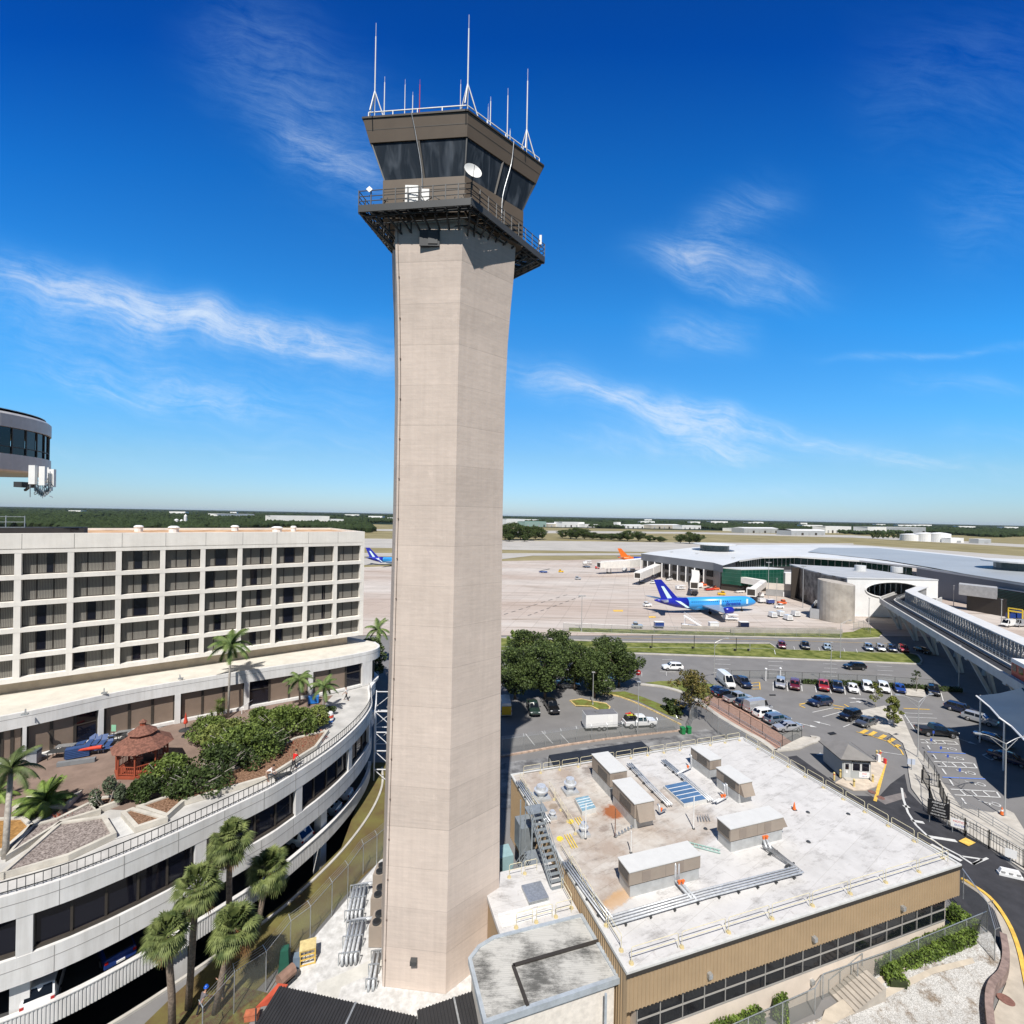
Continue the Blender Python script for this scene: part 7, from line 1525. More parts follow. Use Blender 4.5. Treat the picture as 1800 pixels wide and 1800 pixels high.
def lounger(x,y,rz,l,st=False,z=ZP):
    t=thing('sun_lounger',l,'sun lounger',G(x,y,z),rz,'blue loungers gathered on the terrace'); bl=mat('lounger_blue',(.035,.075,.20),.6,.12,3); m=MB(); m.box((.25,0,.3),(1.3,.5,.06)); m.build('seat',bl,t,local=True); m=MB(); m.hexa([(-.4,-.25,.3),(-.4,.25,.3),(-.34,.25,.28),(-.34,-.25,.28),(-.85,-.25,.8),(-.85,.25,.8),(-.8,.25,.83),(-.8,-.25,.83)]); m.build('backrest',bl,t,local=True)
    for a in (-.3,.8):
        for s in (-.26,.26): m=MB(); m.beam((a,s,0),(a,s,.3),.05,.05); m.build('leg',SW,t,local=True)
for k,(x,y) in enumerate(((137,1309),(148,1307),(159,1308),(170,1308),(181,1309),(192,1311))): lounger(x,y,R(-65),'blue lounger, '+ORD[k]+' from the left of the back row by the terrace door')
for k,(x,y) in enumerate(((166,1323),(181,1321))): lounger(x,y,R(25),'blue lounger lying flat in front of the back row, '+('left' if k==0 else 'right'))
t=thing('lounger_stack','stack of blue loungers piled flat in front of the dark storefront','stacked loungers',G(137,1331,ZP),R(30)); 
for k in range(6): m=MB(); m.box((0,0,.1+k*.17),(1.9,.65,.12)); m.build('lounger',M['lounger_blue'],t,local=True)
t=thing('folded_umbrella','red folded parasol lying across the blue loungers','parasol',G(158,1316,ZP+.8),R(20)); m=MB(); m.cyl((-1.0,0,.0),(1.0,0,.05),.13,.2,10); m.build('canopy',mat('red_canvas',(.55,.06,.03),.7,.1,3),t,local=True); m=MB(); m.cyl((-1.5,0,-.01),(-.9,0,0),.03,.03,6); m.build('pole',SW,t,local=True)
t=thing('low_wall','low grey stone ledge in front of the stacked blue loungers','ledge',G(130,1342,ZP)); a,cc=G(101,1347,ZP),G(168,1338,ZP); m=MB(); m.beam(a+V((0,0,.2)),cc+V((0,0,.2)),.4,.4); m.build('block',mat('slate_ledge',(.19,.20,.21),.8,.1,2),t)
def table(x,y,l,w=1.5,dp=.8,rz=.2,mt=None):
    t=thing('patio_table',l,'table',G(x,y,ZP),rz,'patio tables'); m=MB(); m.box((0,0,.7),(w,dp,.05)); m.build('tabletop',mt or TM['dark'],t,local=True)
    for a in (-.42,.42):
        for s in (-.4,.4): m=MB(); m.beam((a*w,s*dp,0),(a*w,s*dp,.7),.05,.05); m.build('leg',TM['dark'],t,local=True)
table(103,1332,'dark table left of the stacked loungers',1.7,.9); table(116,1322,'pale topped table behind the stacked loungers',1.6,.7,.3,TM['galv']); table(207,1303,'dark table with papers left of the gazebo roof',1.6,.8,.5); table(219,1297,'silver cart table by the storefront behind the gazebo',1.3,.7,.4,TM['galv'])
t=thing('trash_bin','square grey litter bin by the left terrace pilaster','bin',G(60,1340,ZP),.3); m=MB(); m.box((0,0,0),(.8,.8,1.0)); m.build('body',mat('bin_grey',(.30,.31,.33),.6,.08,2),t,local=True); m=MB(); m.box((0,0,1.0),(.86,.86,.28)); m.build('lid',mat('bin_lid',(.07,.09,.12),.6,.1,2),t,local=True)
t=thing('terrace_sign','small pale green sign on a thin post behind the loungers','sign',G(200,1308,ZP)); m=MB(); m.cyl((0,0,0),(0,0,1.9),.04,.04,6); m.build('post',TM['dark'],t,local=True); m=MB(); m.box((0,-.03,1.4),(.5,.04,.7)); m.build('panel',mat('sign_mint',(.25,.5,.33),.6,0),t,local=True)
p=G(326,1294,ZP); t=thing('closed_umbrella','closed red parasol standing through a round dark table','parasol',p); m=MB(); m.cyl((0,0,0),(0,0,2.6),.03,.03,6); m.build('pole',TM['dark'],t,local=True); m=MB(); m.rings([[(r*math.cos(a),r*math.sin(a),z) for a in [6.283*i/8 for i in range(8)]] for r,z in ((.2,1.45),(.22,1.6),(.1,2.2),(.02,2.65))]); m.build('canopy',M['red_canvas'],t,local=True)
t=thing('round_table','round dark table under the closed red parasol','table',p+V((0,0,.0))); m=MB(); m.lathe((0,0,.7),[(.06,0),(.65,0),(.65,.05),(.06,.05)],20); m.build('tabletop',TM['dark'],t,local=True); m=MB(); m.lathe((0,0,0),[(.05,.08),(.09,.08),(.07,.7),(.05,.7)],10); m.lathe((0,0,0),[(.05,0),(.4,0),(.4,.06),(.05,.06)],16); m.build('pedestal',TM['dark'],t,local=True)
t=thing('blue_crate','bright blue equipment box between the two short terrace palms','crate',G(551,1236,ZP),.3); m=MB(); m.box((0,0,.1),(1.3,.8,.8)); m.build('body',mat('bright_blue',(.02,.17,.55),.5,.08,2),t,local=True); m=MB(); m.box((0,0,.9),(1.36,.86,.1)); m.build('lid',M['bright_blue'],t,local=True)
t=thing('stacked_tubs','stack of blue white and red tubs by the terrace end planting','tubs',G(578,1268,ZP)); 
for k,(mm,w_) in enumerate(((M['bright_blue'],.55),(SW,.6),(M['red_canvas'],.58),(SW,.5))): m=MB(); m.cyl((0,0,k*.28),(0,0,k*.28+.24),w_,w_*.9,12); m.build('tub',mm,t,local=True)
b=MB(); a,cc=G(425,1255,ZP),G(450,1238,ZP); b.tube([a,a+V((0,0,.9)),cc+V((0,0,.9)),cc],.04,6); t=tag(b.build('handrail',SW),'short white handrail beside the open terrace doorway','handrail')
t=thing('terrace_chairs','','') if False else None
# people
SKIN=mat('skin',(.42,.24,.17),.6,0); HAIR=mat('hair_dark',(.02,.015,.012),.7,0)
def skin_mesh(name,nodes,edges,m,parent,sub=1):
    me=bpy.data.meshes.new(name); me.from_pydata([n[0] for n in nodes],edges,[]); o=bpy.data.objects.new('tmp',me); C.objects.link(o)
    md=o.modifiers.new('s','SKIN'); sl_=o.modifiers.new('u','SUBSURF'); sl_.levels=sl_.render_levels=sub
    if not me.skin_vertices: me.attributes.new('skin','FLOAT',) if False else None
    if not me.skin_vertices:
        bpy.context.view_layer.objects.active=o; o.select_set(True); bpy.ops.mesh.customdata_skin_add()
    for i,n in enumerate(nodes): r=n[1]; me.skin_vertices[0].data[i].radius=(r,r) if not isinstance(r,tuple) else r; me.skin_vertices[0].data[i].use_root=(i==0)
    dg=bpy.context.evaluated_depsgraph_get(); dg.update(); nm=bpy.data.meshes.new_from_object(o.evaluated_get(dg)); bpy.data.objects.remove(o); nm.name=name
    nm.materials.clear(); nm.materials.append(m); r=bpy.data.objects.new(name,nm); C.objects.link(r); r.parent=parent
    for p_ in nm.polygons: p_.use_smooth=True
    return r
def person(label,loc,rz,shirt,pants,bend=0.,hat=None,arms=((-.1,.35,-.5),(.1,.35,-.5)),stride=.12,sleeves=True,hair=HAIR,short=False):
    t=thing('person',label,'person',loc,rz); hip=.93; L_=.56
    sp_=lambda k: V((0,L_*k*math.sin(bend),hip+L_*k*math.cos(bend)))      # spine runs forward (+y) when bent
    ch,nk=sp_(.82),sp_(1.05); hd=sp_(1.05)+V((0,.10*math.sin(bend)+.03,.20)) ; sh=.19
    sl,sr=ch+V((-sh,0,.03)),ch+V((sh,0,.03)); hands=[]
    N=[(V((0,0,hip)),(.14,.11))]; E=[]
    def add(p,r,j): N.append((V(p),r)); E.append((j,len(N)-1)); return len(N)-1
    w=add(sp_(.4),(.135,.10),0); c_=add(ch,(.155,.11),w); n=add(nk,.055,c_); h0=add(hd-V((0,0,.04)),.085,n); h1=add(hd+V((0,0,.08)),.095,h0); add(hd+V((0,0,.17)),.06,h1); add(hd+V((0,.10,.02)),.025,h0)
    legs=[]
    for s in (-1,1):
        k0=add((s*.09,0,hip-.05),.085,0); kn=add((s*.10,stride*s*.6+.03,.48),.06,k0); an=add((s*.10,stride*s*1.5-.02,.09),.04,kn); add((s*.11,stride*s*1.5+.13,.035),.035,an); legs.append((N[k0][0],N[kn][0],N[an][0]))
    arm=[]
    for s,a in ((-1,arms[0]),(1,arms[1])):
        s0=add((sl if s<0 else sr),.06,c_); e=(sl if s<0 else sr)+V(a)*.5+V((s*.05,-.03,0)); eb=add(e,.042,s0); hn=(sl if s<0 else sr)+V(a); hw=add(hn,.032,eb); f_=(hn-e).normalized(); hb=add(hn+f_*.07,(.04,.022),hw)
        sd=f_.cross(V((1,0,0))).normalized()
        for q in (-.03,-.01,.01,.03): u=add(hn+f_*.13+sd*q,.009,hb); add(hn+f_*.16+sd*q*1.1+V((0,0,-.02)),.008,u)
        add(hn+f_*.09+sd*.055,.011,hb); arm.append(((sl if s<0 else sr),e,hn))
    skin_mesh('body',N,E,SKIN,t)
    # shirt
    S_=[(V((0,0,hip-.03)),(.155,.125))]; SE_=[]
    def ad(p,r,j): S_.append((V(p),r)); SE_.append((j,len(S_)-1)); return len(S_)-1
    w=ad(sp_(.4),(.15,.12),0); c_=ad(ch,(.175,.13),w); ad(ch.lerp(nk,.5),.09,c_)
    for a in arm: s0=ad(a[0],.075,c_); e=ad(a[0].lerp(a[1],.95),.058,s0); 
    skin_mesh('shirt',S_,SE_,shirt,t)
    for l in legs:
        skin_mesh('trouser_leg',[(V((l[0].x*.8,0,hip)),.11),(l[0],.10),(l[1],.075)]+([] if short else [(l[2]+V((0,0,.03)),.06)]),[(0,1),(1,2)]+([] if short else [(2,3)]),pants,t)
    m=MB(); hc=hd+V((0,-.01,.09))
    if hat: m.rings([[(hc.x+r*math.cos(a),hc.y+r*math.sin(a),hc.z+z) for a in [6.283*i/12 for i in range(12)]] for r,z in ((.17,.0),(.135,.02),(.125,.09),(.07,.145),(.01,.15))]); m.build('helmet',hat,t,local=True)
    else: m.ell(hc+V((0,-.012,.02)),(.108,.115,.105),10,7); m.build('hair',hair,t,local=True,smooth=True)
    return t
def cloth(n,c): return mat(n,c,.8,.06,4)
RD_=cloth('red_jacket',(.62,.012,.012)); WS=cloth('white_shirt',(.68,.66,.64)); DK=cloth('dark_trousers',(.02,.02,.025)); KH=cloth('khaki_shorts',(.34,.24,.18)); HV_=cloth('hi_vis_yellow',(.50,.75,.05)); GRS=cloth('grey_shirt',(.13,.12,.13)); HB=mat('blue_helmet',(.01,.09,.5),.35,0)
person('person in a red jacket and dark trousers bending to work on the terrace walk',G(516,1352,ZT),R(-20),RD_,DK,.5,arms=((.05,.3,-.42),(.02,.32,-.42)))
person('person in a white shirt and khaki shorts bent low at the terrace railing',G(468,1374,ZT),R(-75),WS,KH,1.15,arms=((.0,.35,-.4),(.0,.35,-.4)),short=True)
person('person in a pale shirt and dark trousers walking past the terrace end door',G(609,1231,ZT),R(80),WS,DK,.1,stride=.25)
person('worker in a yellow hi vis vest and blue helmet by the leaning palm',G(392,1752),R(60),HV_,DK,.15,hat=HB,arms=((-.05,.4,-.1),(.05,.42,-.2)))
person('worker in a dark shirt and blue helmet crouching over tools near the fence',G(352,1785),R(-30),GRS,DK,.55,hat=HB,arms=((0,.3,-.4),(.0,.35,-.35)))
t=thing('tool_cart','black folding cart on the terrace beside the bending people','cart',G(497,1368,ZT),R(35)); m=MB(); m.box((0,0,.35),(1.5,.5,.06)); m.build('tray',TM['dark'],t,local=True); m=MB(); m.beam((.7,-.25,.4),(.95,-.25,.95),.04,.04); m.beam((.7,.25,.4),(.95,.25,.95),.04,.04); m.beam((.95,-.25,.95),(.95,.25,.95),.04,.04); m.build('handle',TM['dark'],t,local=True)
for a in (-.6,.6):
    for s in (-.25,.25): m=MB(); m.cyl((a,s-.03,.12),(a,s+.03,.12),.12,.12,10); m.build('wheel',TYRE,t,local=True)
# ================= airside terminal, station, guideway
RG=mat('terminal_roof_grey',(.60,.61,.61),.5,.05,.05,spec=.3); RGD=mat('terminal_roof_dark',(.33,.36,.385),.5,.05,.05,spec=.3); TW1=mat('terminal_wall_grey',(.17,.18,.20),.6,.06,.1); GGL=mat('green_glass',(.008,.075,.05),.15,.1,.3,spec=.6); CC=mat('stained_concrete',(.36,.325,.285),.9,.10,.25,(.42,.385,.34),bump=.2,bscale=2); STW=mat('station_white',(.76,.755,.74),.6,.05,.3)
TT=thing('airside_terminal','long grey metal airport terminal with a sweeping pale roof and green glass front','airport terminal',(150,290,0))
FE=[(1127,973,13.1),(1190,981,13.1),(1254,989,13.1),(1271,994,12.6),(1300,985.5,13.2),(1340,979.5,13.6),(1400,978.5,13.8),(1511,985.5,13.5),(1611,996.6,13.5),(1695.6,1010,13),(1800,1026.7,12.5),(1930,1052,12.5)]
BE=[(1138,971,13.4),(1230,961,15),(1300,957.5,15.2),(1460,957,15.5),(1540,961,15.5),(1622,969,15.5),(1720,979,15.3),(1800,988.5,15.),(1960,1008,15)]
fe=[G(*p) for p in FE]; be=[G(*p) for p in BE]
from mathutils.geometry import tessellate_polygon
b=MB(); P=fe+be[::-1]; b.add(P,tessellate_polygon([[V((p.x,p.y,0)) for p in P]])); b.build('roof',RG,TT)
b=MB(); P=[G(1440,962.5,15.65),G(1540,963,15.8),G(1622,971,15.8),G(1720,981,15.7),G(1800,991,15.5),G(1930,1006,15.4),G(1930,1050,12.9),G(1800,1025,13.0),G(1695,1008.5,13.5),G(1640,998,14.0),G(1560,985,14.2),G(1420,970,14.9)]; b.add(P,tessellate_polygon([[V((p.x,p.y,0)) for p in P]])); b.build('roof_panel',RGD,TT)
def wallpts(b,pts,z0,off=0.): 
    for a,c in zip(pts,pts[1:]): b.poly([V((a.x,a.y,z0)),V((c.x,c.y,z0)),c,a])
b=MB(); wallpts(b,fe[:4],9.0); b.build('fascia',TW1,TT)
sh=lambda p,dx,dy: V((p.x+dx,p.y+dy,p.z))
b=MB(); wallpts(b,[sh(p,2,3) for p in fe[:4]],0); b.build('wall',mat('terminal_lower_wall',(.30,.30,.30),.7,.08,.2),TT)
for k in range(9):
    a=sh(fe[0],1.9,2.8).lerp(sh(fe[2],1.9,2.8),(k+.15)/9); c=sh(fe[0],1.9,2.8).lerp(sh(fe[2],1.9,2.8),(k+.85)/9); b=MB(); b.poly([V((a.x,a.y,5)),V((c.x,c.y,5)),V((c.x,c.y,8.7)),V((a.x,a.y,8.7))]); b.build('window',DG,TT); b=MB(); b.poly([V((a.x,a.y,.2)),V((c.x,c.y,.2)),V((c.x,c.y,3.4)),V((a.x,a.y,3.4))]); b.build('service_door',BRZ,TT)
    b=MB(); q=sh(fe[0],-.3,-.6).lerp(sh(fe[2],-.3,-.6),k/9); b.beam(V((q.x,q.y,0)),V((q.x,q.y,9)),.5,.5); b.build('column',SW,TT)
b=MB(); bk2=[sh(p,1,5) for p in fe[3:]]; wallpts(b,bk2[:6],0); b.build('wall',TW1,TT)
b=MB(); wallpts(b,[V((p.x,p.y,p.z-.6)) for p in fe[3:9]],12.3) ; 
gl=[sh(p,.5,3.2) for p in fe[4:9]]; gl=[V((p.x,p.y,12.9)) for p in gl]; b=MB(); wallpts(b,gl,7.5); gg=b.build('glazing',mat('green_black_glass',(.006,.03,.022),.1,0,spec=.6),TT)
b=MB()
for a,c in zip(gl,gl[1:]):
    n_=max(2,int((c-a).length/3.2))
    for k in range(n_): p=a.lerp(c,k/n_); b.beam(V((p.x,p.y-.15,7.5)),V((p.x,p.y-.15,12.9)),.22,.22)
b.build('mullion',TM['galv'],gg)
b=MB(); wallpts(b,fe[8:],0); b.build('wall',TW1,TT)
b=MB(); 
for i in range(4,11): b.beam(fe[i]-V((0,0,.2)),fe[min(i+1,11)]-V((0,0,.2)),.6,.9)
b.build('eave',RG,TT)
for x,y,d in ((1256,961,330),(1795,1001,225)):
    c=PD(x,y,d); c.z=0; b=MB(); b.lathe(c,[(5,13),(9.5,13),(9.5,18.2),(5,18.2)],20); f=b.build('lantern',mat('lantern_glass',(.06,.09,.10),.2,.2,.6),TT); b=MB(); b.lathe(c,[(8,18.2),(14,18.25),(14,18.9),(2,19.6)],28); b.build('lantern_roof',RG,f)
# green glass hall
a,c,d=G(1303,1001,11.25),G(1378,1000,11.25),G(1269,998,11.25); e=c+(d-a); b=MB(); b.prism([a.xy,c.xy,e.xy,d.xy],3.2,11.0); gh=b.build('glass_hall',GGL,TT); b=MB(); b.prism([p.xy for p in (a,c,e,d)],11.0,11.5); b.build('glass_hall_roof',RG,TT)
b=MB()
for z in (5.1,7.1,9.1):
    for p,q in ((a,c),(d,a)): b.beam(V((p.x,p.y,z))-V((0,.05,0)),V((q.x,q.y,z))-V((0,.05,0)),.12,.12)
for k in range(1,12): p=a.lerp(c,k/12); b.beam(V((p.x,p.y-.05,3.2)),V((p.x,p.y-.05,11)),.12,.12)
b.build('mullion',mat('green_mullion',(.05,.16,.12),.4,0),gh)
b=MB(); b.prism([V((p.x,p.y+1.)).to_tuple() for p in (a,c,e,d)],0,3.2); b.build('undercroft',BRZ,TT)
b=MB(); p=G(1380,1006,9.5); b.box((p.x+5,p.y,3.5),(12,4,6.)); b.build('link_bridge',STW,TT)
# pale wall
t=thing('pale_wall','low pale wall with a grey lower half in front of the green glass hall','wall',G(1380,1049)); a,c=G(1346,1046),G(1410,1051); b=MB(); b.beam(V((a.x,a.y,4.5)),V((c.x,c.y,4.5)),.5,3.); b.build('upper_wall',mat('pale_pink_wall',(.60,.55,.49),.8,.06,.3),t); b=MB(); b.beam(V((a.x,a.y,1.5)),V((c.x,c.y,1.5)),.4,3.); b.build('lower_wall',mat('wall_midgrey',(.30,.30,.30),.8,.1,.3),t); b=MB(); m_=a.lerp(c,.5); b.box((m_.x,m_.y-.3,0),(1.2,.1,2.2)); b.build('door',SW,t)
# right hand wing details
a,c=G(1685,1045,6.3),G(1753,1053.5,6.3); b=MB(); d=V((5,5,0)); b.hexa([a,c,c+d,a+d]+[p+V((0,0,4.4)) for p in (a,c,c+d,a+d)]); t=thing('link_corridor','pale ribbed link corridor above a dark loading bay on the right','corridor',V((a.x,a.y,0))); b.build('shell',mat('corridor_panel',(.40,.40,.40),.6,.1,.8),t); b=MB(); 
for f in (.25,.8): p=a.lerp(c,f)+d*.5; b.beam(V((p.x,p.y,0)),V((p.x,p.y,6.3)),.6,.6)
b.build('column',TM['dark'],t)
b=MB(); a2,c2=G(1699,1075),G(1770,1088); wallpts(b,[V((a2.x+4,a2.y+4,7)),V((c2.x+4,c2.y+4,7))],0); b.build('loading_bay',BRZ,TT)
a,c=G(1752,1073,.0),G(1850,1093,0.); t=thing('louvred_block','dark green block with horizontal louvres at the right edge of the terminal','building',a); b=MB(); d=V((8,10,0)); b.hexa([a,c,c+d,a+d]+[p+V((0,0,9.2)) for p in (a,c,c+d,a+d)]); b.build('core',BRZ,t); b=MB()
for k in range(11): z=2.6+k*.6; b.beam(a+V((-.1,-.15,z)),c+V((-.1,-.15,z)),.3,.22); b.beam(a+V((-.15,-.1,z)),a+d+V((-.15,-.1,z)),.3,.22)
b.build('louvres',mat('louvre_green',(.05,.14,.10),.5,.1,1),t); b=MB(); b.hexa([p+V((0,0,9.2)) for p in (a,c,c+d,a+d)]+[p+V((0,0,9.6)) for p in (a,c,c+d,a+d)]); b.build('roof',RG,t)
t=thing('yellow_portal','yellow height limit frame in front of the dark louvred block','portal',G(1783,1092)); a,c=G(1772,1090),G(1797,1094); b=MB(); 
for p in (a,c): b.beam(p,p+V((0,0,4.6)),.3,.3)
b.beam(a+V((0,0,4.6)),c+V((0,0,4.6)),.3,.4); b.beam(a+V((0,0,3.6)),c+V((0,0,3.6)),.2,.5); b.build('frame',YP,t)
car('van','white',1772,1101,200,'white van by the yellow portal, left of its pair',group='vans by the terminal'); car('van','silver',1793,1101,190,'pale van by the yellow portal at the right edge',group='vans by the terminal')
p=G(1792,1089.5); t=thing('box_truck','blue box truck standing by the yellow portal','truck',(p.x,p.y,0),R(-8)); b=MB(); b.box((1.5,0,.9),(6.5,2.4,2.6)); b.build('box',CP['blue'],t,local=True); b=MB(); b.box((-3,0,.5),(1.9,2.2,1.9),0,.9); b.build('cab',CP['blue'],t,local=True); b=MB(); b.box((.8,0,.55),(8.6,1.0,.3)); b.build('chassis',TRIM,t,local=True)
for x in (-2.8,2.2,3.4):
    for s in (-1,1): b=MB(); b.cyl((x,s*.75,.45),(x,s*1.1,.45),.45,.45,12); b.build('wheel',TYRE,t,local=True)
# station: curved concrete wall, round tower, white hall with an oval mouth
t=thing('curved_wall','tall curved stained concrete wall left of the station hall','wall',G(1440,1045)); b=MB(); W_=cr([V((128,180)),V((127.5,190)),V((130,205)),V((134,221)),V((139,232))],4); b.sweep(W_,[(0,0),(0,14.6),(.8,14.6),(.8,0)]); b.build('wall',mat('dark_stained_concrete',(.13,.115,.10),.9,.3,.3,(.24,.215,.19),bump=.2,bscale=2),t)
for f in (9,12): p=W_[f]; b=MB(); b.box((p.x-.05,p.y,.1),(.3,2.2,3.0)); b.build('door',BRZ,t)
c=V((119.2,173,0)); t=thing('concrete_drum','round concrete tower with a slanted top beside the station hall','tower',c); b=MB(); n_=28; lo=[(c.x+5.7*math.cos(6.283*i/n_),c.y+5.7*math.sin(6.283*i/n_),0) for i in range(n_)]; hi=[(p[0],p[1],13.9-.11*(p[0]-c.x)+.07*(p[1]-c.y)) for p in lo]; b.rings([lo,hi]); b.build('drum',CC,t,smooth=False)
p=G(1446,1085); t=thing('pump_enclosure','grey open topped enclosure at the foot of the round concrete tower','enclosure',p); b=MB(); A4=[G(1424,1086),G(1459,1091),G(1470,1074),G(1434,1070)]
for i in range(4): q,r=A4[i],A4[(i+1)%4]; b.beam(q+V((0,0,1.8)),r+V((0,0,1.8)),.3,3.6)
b.build('wall',mat('enclosure_grey',(.38,.39,.40),.7,.08,.5),t); b=MB(); b.poly([q+V((0,0,2.4)) for q in A4]); b.build('cover',TM['black'],t)
SH_=thing('station_hall','white station hall with a wide oval opening where the guideway enters','station',(145,190,0)); b=MB(); xs=[128+34.5*k/60 for k in range(61)]
def bot(x): k=(x-145.6)/10.6; return 3.0*math.sqrt(max(0,1-k*k)) if abs(k)<1 else 0.
for x0,x1 in zip(xs,xs[1:]): z0,z1=bot(x0+.001),bot(x1-.001); b.hexa([(x0,179.6,10.3+z0),(x1,179.6,10.3+z1),(x1,180.4,10.3+z1),(x0,180.4,10.3+z0),(x0,179.6,14.7),(x1,179.6,14.7),(x1,180.4,14.7),(x0,180.4,14.7)]); b.hexa([(x0,179.6,0),(x1,179.6,0),(x1,180.4,0),(x0,180.4,0),(x0,179.6,10.3-z0),(x1,179.6,10.3-z1),(x1,180.4,10.3-z1),(x0,180.4,10.3-z0)])
b.build('front_wall',STW,SH_); b=MB(); b.box((162.2,199,0),(.6,38,14.6)); b.build('side_wall',STW,SH_); b=MB(); b.box((145.2,217.5,0),(32,.5,14.6)); b.box((145.2,199,.3),(32,37,.2)); b.build('inner_wall',BRZ,SH_); b=MB(); b.prism([(127.8,179.5),(162.6,179.5),(162.6,218.5),(137,232.5),(133.6,221),(129.8,205),(127.3,190)],14.2,14.65); b.build('roof',mat('station_roof',(.42,.43,.44),.6,.08,.2),SH_)
b=MB()
for k in range(9): b.beam((137+k*2.1,186,6),(137+k*2.1,186,13.8),.25,.25)
b.build('inner_column',STW,SH_)
b=MB(); pts=[(145.6+10.7*math.cos(a),179.5,10.3+3.1*math.sin(a)) for a in [math.pi*k/20 for k in range(41)]]; b.tube(pts,.3,6); b.build('mouth_rim',STW,SH_)
for x,y in ((1512,1003),(1576,1006)): p=G(x,y,14.7); b=MB(); b.cyl((p.x,p.y,14.65),(p.x,p.y,17),2.1,2.1,18); b.build('roof_vent',RG,SH_)
# ---- elevated guideway
GW=thing('elevated_guideway','long elevated people mover guideway with a white canopy leading into the station','guideway',(110,125,0)); gd=V((-.4475,-.8943,0)); gn=V((.8943,-.4475,0)); g0=V((130.9,168.5,0))
def gp(s,o,z): p=g0+gd*s+gn*o; return V((p.x,p.y,z))
pts0=cr([gp(-20,9,0).xy,gp(-9,4.2,0).xy,gp(0,.6,0).xy,gp(10,0,0).xy],4)[:-1]+[gp(10+k*10,0,0).xy for k in range(12)]
GWM=mat('guideway_concrete',(.50,.49,.47),.8,.08,.3); GWK=mat('guideway_track',(.03,.03,.033),.8,.2,.6); WM=mat('canopy_white',(.62,.62,.61),.6,.05,.4)
def gsw(name,prof,m,par=GW): b=MB(); b.sweep(pts0,[(-o,z) for o,z in prof]); return b.build(name,m,par)
# offsets: the path runs towards the camera, its left hand is the far side
gsw('side_girder',[(0,7.6),(0,9.25),(.45,9.25),(.45,7.6)],GWM); gsw('track_slab',[(.46,8.1),(.46,8.5),(3.9,8.5),(3.9,8.1)],GWK); gsw('running_rail',[(.75,8.51),(.75,8.75),(1.0,8.75),(1.0,8.51)],GWM); gsw('running_rail',[(3.1,8.51),(3.1,8.75),(3.35,8.75),(3.35,8.51)],GWK); gsw('side_girder',[(3.95,7.6),(3.95,9.0),(4.35,9.0),(4.35,7.6)],GWM)
gsw('cable_deck',[(4.4,8.0),(4.4,8.55),(6.5,8.55),(6.5,8.0)],GWK); gsw('walkway_slab',[(6.52,8.0),(6.52,8.6),(9.85,8.6),(9.85,8.0)],mat('walkway_tan',(.40,.36,.30),.8,.1,.4)); gsw('side_girder',[(9.9,7.6),(9.9,9.0),(10.3,9.0),(10.3,7.6)],GWM); gsw('track_slab',[(10.31,8.1),(10.31,8.5),(13.6,8.5),(13.6,8.1)],GWK); gsw('side_girder',[(13.6,7.6),(13.6,9.25),(14.0,9.25),(14.0,7.6)],GWM)
gsw('canopy',[(7.0,12.2),(7.0,12.45),(10.2,12.55),(10.2,12.3)],WM)
ln_=along(pts0); tot_=ln_[-1]
def gat(s,o,z): p,d=at(pts0,ln_,s); n=V((-d.y,d.x)); q=p+n*o; return V((q.x,q.y,z))
b=MB(); b2=MB(); s=1.
while s<tot_-1:
    b.beam(gat(s,4.6,8.6),gat(s,4.6,10.0),.07,.07)
    for o in (7.1,9.7): b2.beam(gat(s,o,8.6),gat(s,o,12.3),.16,.16)
    b2.beam(gat(s,7.1,9.6),gat(s+1.2,7.1,11.6),.08,.08); b2.beam(gat(s,9.6,10.8),gat(s+1.2,9.6,9.3),.08,.08); b2.beam(gat(s,7.2,9.8),gat(s+2.2,7.2,9.8),.1,.25)
    s+=1.6
for z in (9.05,9.5,10.0):
    for k in range(12): b.beam(gat(tot_*k/12,4.6,z),gat(tot_*(k+1)/12,4.6,z),.05,.05)
b.build('railing',TM['galv'],GW); b2.build('canopy_frame',mat('frame_grey',(.34,.34,.345),.6,.1,1),GW)
for k in range(9):
    s=12+k*17
    if s>tot_-3: break
    b=MB(); 
    for o0,o1 in ((3.4,1.0),(3.9,3.6),(10.2,10.4),(10.9,13.2)): b.beam(gat(s,o0+(1.2 if o0<6 else -1.2),.0),gat(s,o1,7.7),.7,.6)
    b.beam(gat(s,.4,7.3),gat(s,13.6,7.3),1.2,.7); b.build('pier',GWM,GW)
p=gp(80,6.2,8.6); cone(p,'small orange cone standing on the guideway walkway',1.0)
# train
ang=math.atan2(gd.y,gd.x); sfr=None
for s in range(60,120):
    q=gp(s,.2,10.5); u=q.x/q.y*F
    if u>uv(1779,1180)[0]: sfr=s; break
q=gp((sfr or 95)+3.4,2.1,8.76); t=thing('shuttle_train','white and red shuttle car on the guideway at the right picture edge','shuttle train',q,ang); b=MB(); b.box((0,0,.3),(11.2,2.7,3.2)); b.build('body',SW,t,local=True); b=MB(); b.box((0,0,.5),(11.0,2.74,2.3)); b.build('red_band',mat('train_red',(.42,.03,.02),.4,.05,1),t,local=True)
for k in range(5):
    for s in (-1,1): b=MB(); b.box((-4.4+k*2.2,s*1.37,1.5),(1.4,.06,1.1)); b.build('window',DG,t,local=True)
b=MB(); b.box((-5.6,0,1.4),(.08,2.0,1.5)); b.build('windscreen',DG,t,local=True)
for x in (-3.8,3.8):
    for s in (-1,1): b=MB(); b.cyl((x,s*.7,.3),(x,s*1.0,.3),.4,.4,12); b.build('wheel',TYRE,t,local=True)
